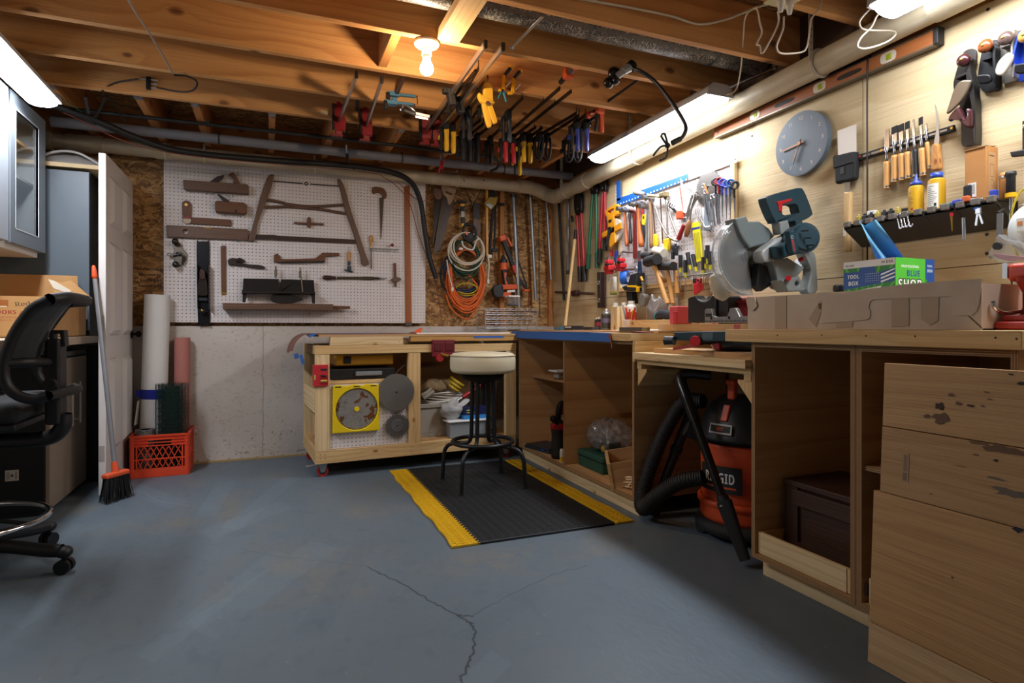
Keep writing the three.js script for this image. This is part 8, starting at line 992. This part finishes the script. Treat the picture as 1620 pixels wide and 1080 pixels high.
// bench clutter below the small pegboard
{ const t = thing('wood_board', 'thick layered wooden board bridging the bench behind the saw arm', 'board'); part('board', bb(2.0, 2.16, .958, .993, -2.74, -2.06), W.ply, t); part('paint_mark', bb(1.9992, 2.0, .962, .99, -2.16, -2.12), mat(0xb5544a, .6), t); }
{ const t = thing('wood_board', 'second layered wooden board under the dark red parts case', 'board'); part('board', bb(2.163, 2.32, .958, .993, -2.74, -2.2), W.ply, t); part('end_strip', bb(2.163, 2.32, .958, .993, -2.2, -2.197), W.edge, t); }
{ const t = thing('tool_case', 'black plastic case with a scooped carry handle on the wooden board', 'case'); part('shell', ex([[-2.551,1.13],[-2.517,1.139],[-2.49,1.141],[-2.476,1.123],[-2.446,1.11],[-2.412,1.108],[-2.378,1.12],[-2.37,1.135],[-2.337,1.134],[-2.335,.998],[-2.551,1]], .1, .006, 0).rotateY(-PI / 2).translate(2.15, 0, 0), mat(0x151514, .5), t); part('lid', ex([[-2.335,1.133],[-2.282,1.132],[-2.267,1.123],[-2.265,1.023],[-2.335,1.009]], .09, .006, 0).rotateY(-PI / 2).translate(2.15, 0, 0), mat(0x1d1b1a, .5), t); part('warning_mark', ex([[-2.424,1.135],[-2.387,1.133],[-2.407,1.119]], .0006).rotateY(-PI / 2).translate(2.0495, 0, 0), mat(0xb9b6ae, .5), t); }
{ const t = thing('parts_case', 'dark red plastic parts case with a clear lid behind the metal square', 'case'); part('body', bb(2.12, 2.3, .994, 1.095, -2.4, -2.2), mat(0x7d1a22, .42), t); part('rim', bb(2.115, 2.305, 1.095, 1.105, -2.405, -2.195), mat(0x8c1f28, .42), t); part('clear_lid', bb(2.13, 2.29, 1.105, 1.135, -2.39, -2.21), clearPlastic, t); part('contents', [rb(.1, .02, .14, .008, 2.2, 1.116, -2.3)], mat(0xc9777a, .6), t); }
{ const t = thing('rip_gauge', 'bright aluminium fence gauge with a scale on the board edge', 'gauge'); part('plate', ex([[-2.36,1.06],[-2.348,1.065],[-2.31,1.064],[-2.302,1.031],[-2.278,1.023],[-2.203,1.024],[-2.186,1.063],[-2.154,1.064],[-2.144,1.058],[-2.123,1.024],[-2.073,1.023],[-2.073,.994],[-2.359,.995]], .02, .002, 0).rotateY(-PI / 2).translate(2.02, 0, 0).translate(0, .003, 0), mat(0xa9aaa8, .3, .9), t); const g = []; { const a = [-2.348,1.002], b = [-2.078,1.001]; for (let i = 0; i < 40; i++) { const z = a[0] + (b[0] - a[0]) * i / 39; g.push(bb(1.9985, 1.9995, a[1], a[1] + (i % 4 ? .006 : .011), z, z + .0012)); } } part('scale_mark', g, black, t).userData.kind = 'stuff'; part('window', ex([[-2.352,1.045],[-2.307,1.044],[-2.307,1.027],[-2.352,1.028]], .0006).rotateY(-PI / 2).translate(1.9988, 0, 0), mat(0x2d2a28, .4), t); part('screw', [cy([1.998,1.021,-2.308], [2.002,1.021,-2.313], .006), cy([1.998,1.021,-2.187], [2.002,1.021,-2.192], .007)], black, t); }
{ const t = thing('folding_knife', 'red and black folding utility knife hung above the black case', 'knife'); part('body', ex([[-2.777,1.231],[-2.725,1.228],[-2.725,1.191],[-2.745,1.177],[-2.774,1.165]], .03, .004, 0).rotateY(-PI / 2).translate(2.3, 0, 0), mat(0xb81d24, .42), t); part('back', ex([[-2.787,1.261],[-2.732,1.257],[-2.732,1.228],[-2.784,1.23]], .028, .004, 0).rotateY(-PI / 2).translate(2.3, 0, 0), black, t); part('ring', ring(.012, .005, 2.265,1.24,-2.725, 0, PI / 2), red, t); }
{ const t = thing('orange_bottle', 'amber bottle with a dark lid behind the black case', 'bottle', null, [2.3, .994, -2.58]); part('bottle', la([[0, .0], [.026, 0], [.026, .12], [.02, .135], [0, .135]], 20), mat(0xc9761a, .25), t); part('lid', cy([0, .135, 0], [0, .155, 0], .022), mat(0x77746c, .4), t); }
{ const t = thing('marker', 'pink marker standing behind the black case', 'marker', null, [2.3, .994, -2.64]); part('barrel', cy([0, 0, 0], [0, .15, 0], .009), mat(0xc95aa8, .4), t); part('tip', cy([0, .15, 0], [0, .17, 0], .006, .003), white, t); }
{ const t = thing('red_block', 'faded red plastic box beside the black case', 'box'); part('box', rb(.1, .1, .075, .008, 2.13, 1.044, -2.71), mat(0xc2474c, .45), t); part('front_panel', rb(.008, .07, .03, .003, 2.078, 1.03, -2.69), mat(0xb02730, .45), t); }
{ const t = thing('work_glove', 'black work glove heaped on the wooden tray', 'glove'); part('palm', tb([[2.16, 1.04, -2.96], [2.15, 1.055, -2.9], [2.16, 1.045, -2.84], [2.17, 1.05, -2.78]], .028, 24, 10), mat(0x232326, .85), t); part('finger', [tb([[2.16, 1.05, -2.8], [2.15, 1.07, -2.76], [2.16, 1.075, -2.71]], .012), tb([[2.18, 1.06, -2.8], [2.19, 1.08, -2.76], [2.19, 1.08, -2.72]], .012)], mat(0x3a3f44, .85), t); part('cuff', ring(.024, .008, 2.16, 1.04, -2.96, 0, .2), mat(0x1f6f77, .7), t); }
{ const t = thing('wooden_tray', 'shallow pale wooden tray under the mallets', 'tray'); part('front', bb(2.12, 2.135, .958, 1.022, -3.2, -2.78), W.pine2, t); part('rear', bb(2.3, 2.315, .958, 1.022, -3.2, -2.78), W.pine2, t); part('end', bb(2.135, 2.3, .958, 1.022, -3.2, -3.185), W.pine, t); part('end', bb(2.135, 2.3, .958, 1.022, -2.795, -2.78), W.pine, t); part('bottom', bb(2.135, 2.3, .958, .965, -3.185, -2.795), W.ply, t); }
{ const t = thing('clear_bag', 'crumpled clear bag of parts standing in the wooden tray', 'bag', null, [2.22, .966, -3.05]); const g = sp(.08, 0, .1, 0, .8, 1.4, .9, 26); crumple(g, .5,6,87,1); part('film', g, mat(0xb5aca4, .3, 0, { transmission: .7, thickness: 0 }), t); part('contents', rb(.06, .05, .09, .015, 0, .03, 0), mat(0x8a8078, .6), t); }
for (const [dz, c, h, l] of [[-.01, 0xc9331f, .13, 'red-orange pencil'], [.012, 0xd2481f, .12, 'bright orange pencil'], [.03, 0xd0911a, .11, 'yellow pencil'], [-.03, 0x8d959c, .15, 'grey steel scriber'], [.045, 0xb52a1c, .13, 'dark red pencil']]) { const t = thing('pencil', l + ' standing in the pale cup', 'pencil', 'pencils in the cup'); part('shaft', cy([2.16, .975, -3.27 + dz * .6], [2.15 + dz * .2, .975 + h, -3.27 + dz * 1.6], .006, .006, 6), mat(c, .45), t); part('tip', cy([2.15 + dz * .2, .975 + h, -3.27 + dz * 1.6], [2.15 + dz * .22, .985 + h, -3.27 + dz * 1.68], .006, .001, 6), W.pine, t); }
{ const t = thing('pencil_cup', 'pale plastic cup full of pencils at the tray end', 'cup', null, [2.16, .958, -3.27]); part('cup', la([[0, 0], [.03, 0], [.036, .065], [.038, .065], [.032, -.0], [0, 0]], 22), mat(0xcfc3bb, .5), t); part('rim', ring(.037, .002, 0, .065, 0, PI / 2), mat(0xdcd2ca, .5), t); }
{ const t = thing('wooden_holder', 'tall pale wooden block beside the pencil cup', 'block'); part('block', bb(2.12, 2.2, .958, 1.115, -3.42, -3.35), W.pine, t); part('side_board', bb(2.12, 2.2, .958, 1.09, -3.428, -3.421), W.pine2, t); }
{ const t = thing('spray_can', 'dark-labelled aerosol can with a grey cone top beside the wooden block', 'can', null, [2.13, .958, -3.5]); part('can', la([[0, 0], [.032, 0], [.033, .005], [.033, .11], [.03, .115], [.02, .13], [0, .132]], 24), mat(0x7d7a70, .4, .5), t); part('wrap', la([[.0335, .012], [.0335, .105]], 24), mat(0x3a3a30, .5), t); part('nozzle', cy([0, .13, 0], [0, .145, 0], .008), white, t); part('text_band', la([[.0338, .05], [.0338, .08]], 24), mat(0x6a5f78, .5), t); }
for (const [x, z, h, r, c, k, l] of [[2.24, -3.56, .19, .03, 0xd8d4c8, 0xb33a34, 'white tub with a red mark behind the aerosol can'], [2.25, -3.47, .19, .026, 0xd6d2c6, 0x2f6b3a, 'white bottle with a green label behind the aerosol can'], [2.25, -3.38, .195, .036, 0xddd8cc, 0xc0392e, 'white carton-like tub with a red label behind the wooden block'], [2.14, -3.62, .09, .017, 0x1a1718, 0x8a2a34, 'small black bottle with a red label, nearer the aerosol can'], [2.16, -3.68, .085, .015, 0x171516, 0x6d2a30, 'small black bottle with a dull red label, farther from the aerosol can'], [2.26, -3.63, .15, .012, 0xd9d4ca, 0xb8262c, 'slim white tube with a red cap behind the black bottles']]) { const t = thing('bottle', l, 'bottle', 'bottles on the bench by the corner', [x, .958, z]); part('body', la([[0, 0], [r, 0], [r, h * .78], [r * .7, h * .86], [r * .6, h * .88], [0, h * .88]], 20), mat(c, .4), t); part('cap', cy([0, h * .88, 0], [0, h, 0], r * .62), mat(c === 0xd9d4ca ? 0xb8262c : 0xcfc8ba, .4), t); part('label_band', la([[r + .0006, h * .3], [r + .0006, h * .62]], 20), mat(k, .5), t); }
{ const t = thing('caulk_tube', 'white caulk tube with green and yellow bands hung beside the pegboard', 'tube'); part('tube', cy([2.31,1.342,-3.692], [2.31,1.215,-3.696], .024, .024, 20), mat(0xd3cbb9, .5), t); part('band', cy([2.309,1.235,-3.694], [2.309,1.216,-3.695], .0246, .0246, 20), mat(0xc9b01a, .5), t); part('stripe', cy([2.309,1.221,-3.695], [2.309,1.214,-3.695], .025, .025, 20), mat(0x1f7a4a, .5), t); }
{ const t = onRight('spirit_level', 'short dark level hung upright under the green bolt cutter', 'level'); part('body', ex([[-3.983,1.401],[-3.934,1.399],[-3.928,1.127],[-3.975,1.127]], .02, .002, .01), mat(0x3a342c, .5, .3), t); part('wooden_rule', ex([[-3.931,1.399],[-3.885,1.396],[-3.885,1.125],[-3.926,1.126]], .014, .002, .008), mat(0x3a1f20, .5), t); for (const p of [[-3.958,1.318],[-3.954,1.183]]) part('vial_ring', ring(.014, .004, ...p, .031), mat(0x9a9588, .4, .6), t); }
{ const t = thing('try_square', 'dark-stocked try square lying on the bench front', 'square'); part('stock', ex([[-2.854,.977],[-2.639,.977],[-2.639,.956],[-2.854,.954]], .02, .002, 0).rotateY(-PI / 2).translate(1.84, 0, 0), mat(0x3d3731, .5), t); part('brass_end', ex([[-2.637,.977],[-2.588,.976],[-2.591,.957],[-2.637,.956]], .02, .002, 0).rotateY(-PI / 2).translate(1.84, 0, 0), mat(0x8d8560, .4, .6), t); }
{ const t = thing('loose_paper', 'curled white paper sheets lying on the bench beside the try square', 'paper'); part('sheet', mv(rb(.2, .003, .3, .001, 0, 0, 0, 0, .2, .02), 1.98, .961, -2.85), mat(0xdad6cf, .8), t); part('red_sheet', mv(rb(.12, .003, .2, .001, 0, 0, 0, .04, -.3, 0), 1.9, .953, -2.75), mat(0x7d3a34, .8), t); }
{ const t = thing('black_box', 'small flat black box lying on the taped bench end', 'box'); part('lid', rb(.09, .02, .14, .003, 2.05, .978, -3.82), mat(0x17181a, .45), t); part('tray', rb(.085, .022, .135, .003, 2.05, .96, -3.82), mat(0x23262a, .45), t); part('label_strip', bb(2.0048, 2.0052, .972, .984, -3.87, -3.77), mat(0xb9bbb9, .4), t); }
{ const t = thing('teal_cloth', 'crumpled teal cloth on the taped bench end', 'cloth'); const g = sp(.05, 0, .012, 0, 1.1, .4, 1.5, 22); crumple(g, .6,8,93,1); part('cloth', g.translate(2.05, .948, -4.0), mat(0x27505c, .85), t); part('fold', tb([[2.03, .96, -4.05], [2.02, .97, -4.0], [2.03, .958, -3.95]], .008), mat(0x2d5a66, .85), t); }
{ const t = thing('sanding_block', 'dark flat sanding block beside the aerosol can', 'block'); part('block', rb(.06, .022, .16, .003, 2.0, .969, -3.5), mat(0x2f2d2c, .7), t); part('pad', bb(1.97, 2.03, .958, .962, -3.58, -3.42), mat(0x6a5f52, .8), t); }

// every thing gets its origin at its own base
for (const o of scene.children) {
  if (!o.isGroup || o.userData.kind === 'structure') continue;
  o.updateMatrixWorld(true);
  const inv = o.matrixWorld.clone().invert(), box = new THREE.Box3();
  o.traverse((q) => { if (q.isMesh) { q.geometry.computeBoundingBox(); box.union(q.geometry.boundingBox.clone().applyMatrix4(q.matrixWorld).applyMatrix4(inv)); } });
  const c = V((box.min.x + box.max.x) / 2, box.min.y, (box.min.z + box.max.z) / 2);
  for (const k of o.children) k.position.sub(c);
  o.position.add(c.clone().applyMatrix4(new THREE.Matrix4().makeRotationFromEuler(o.rotation)));
}
renderer.render(scene, camera);
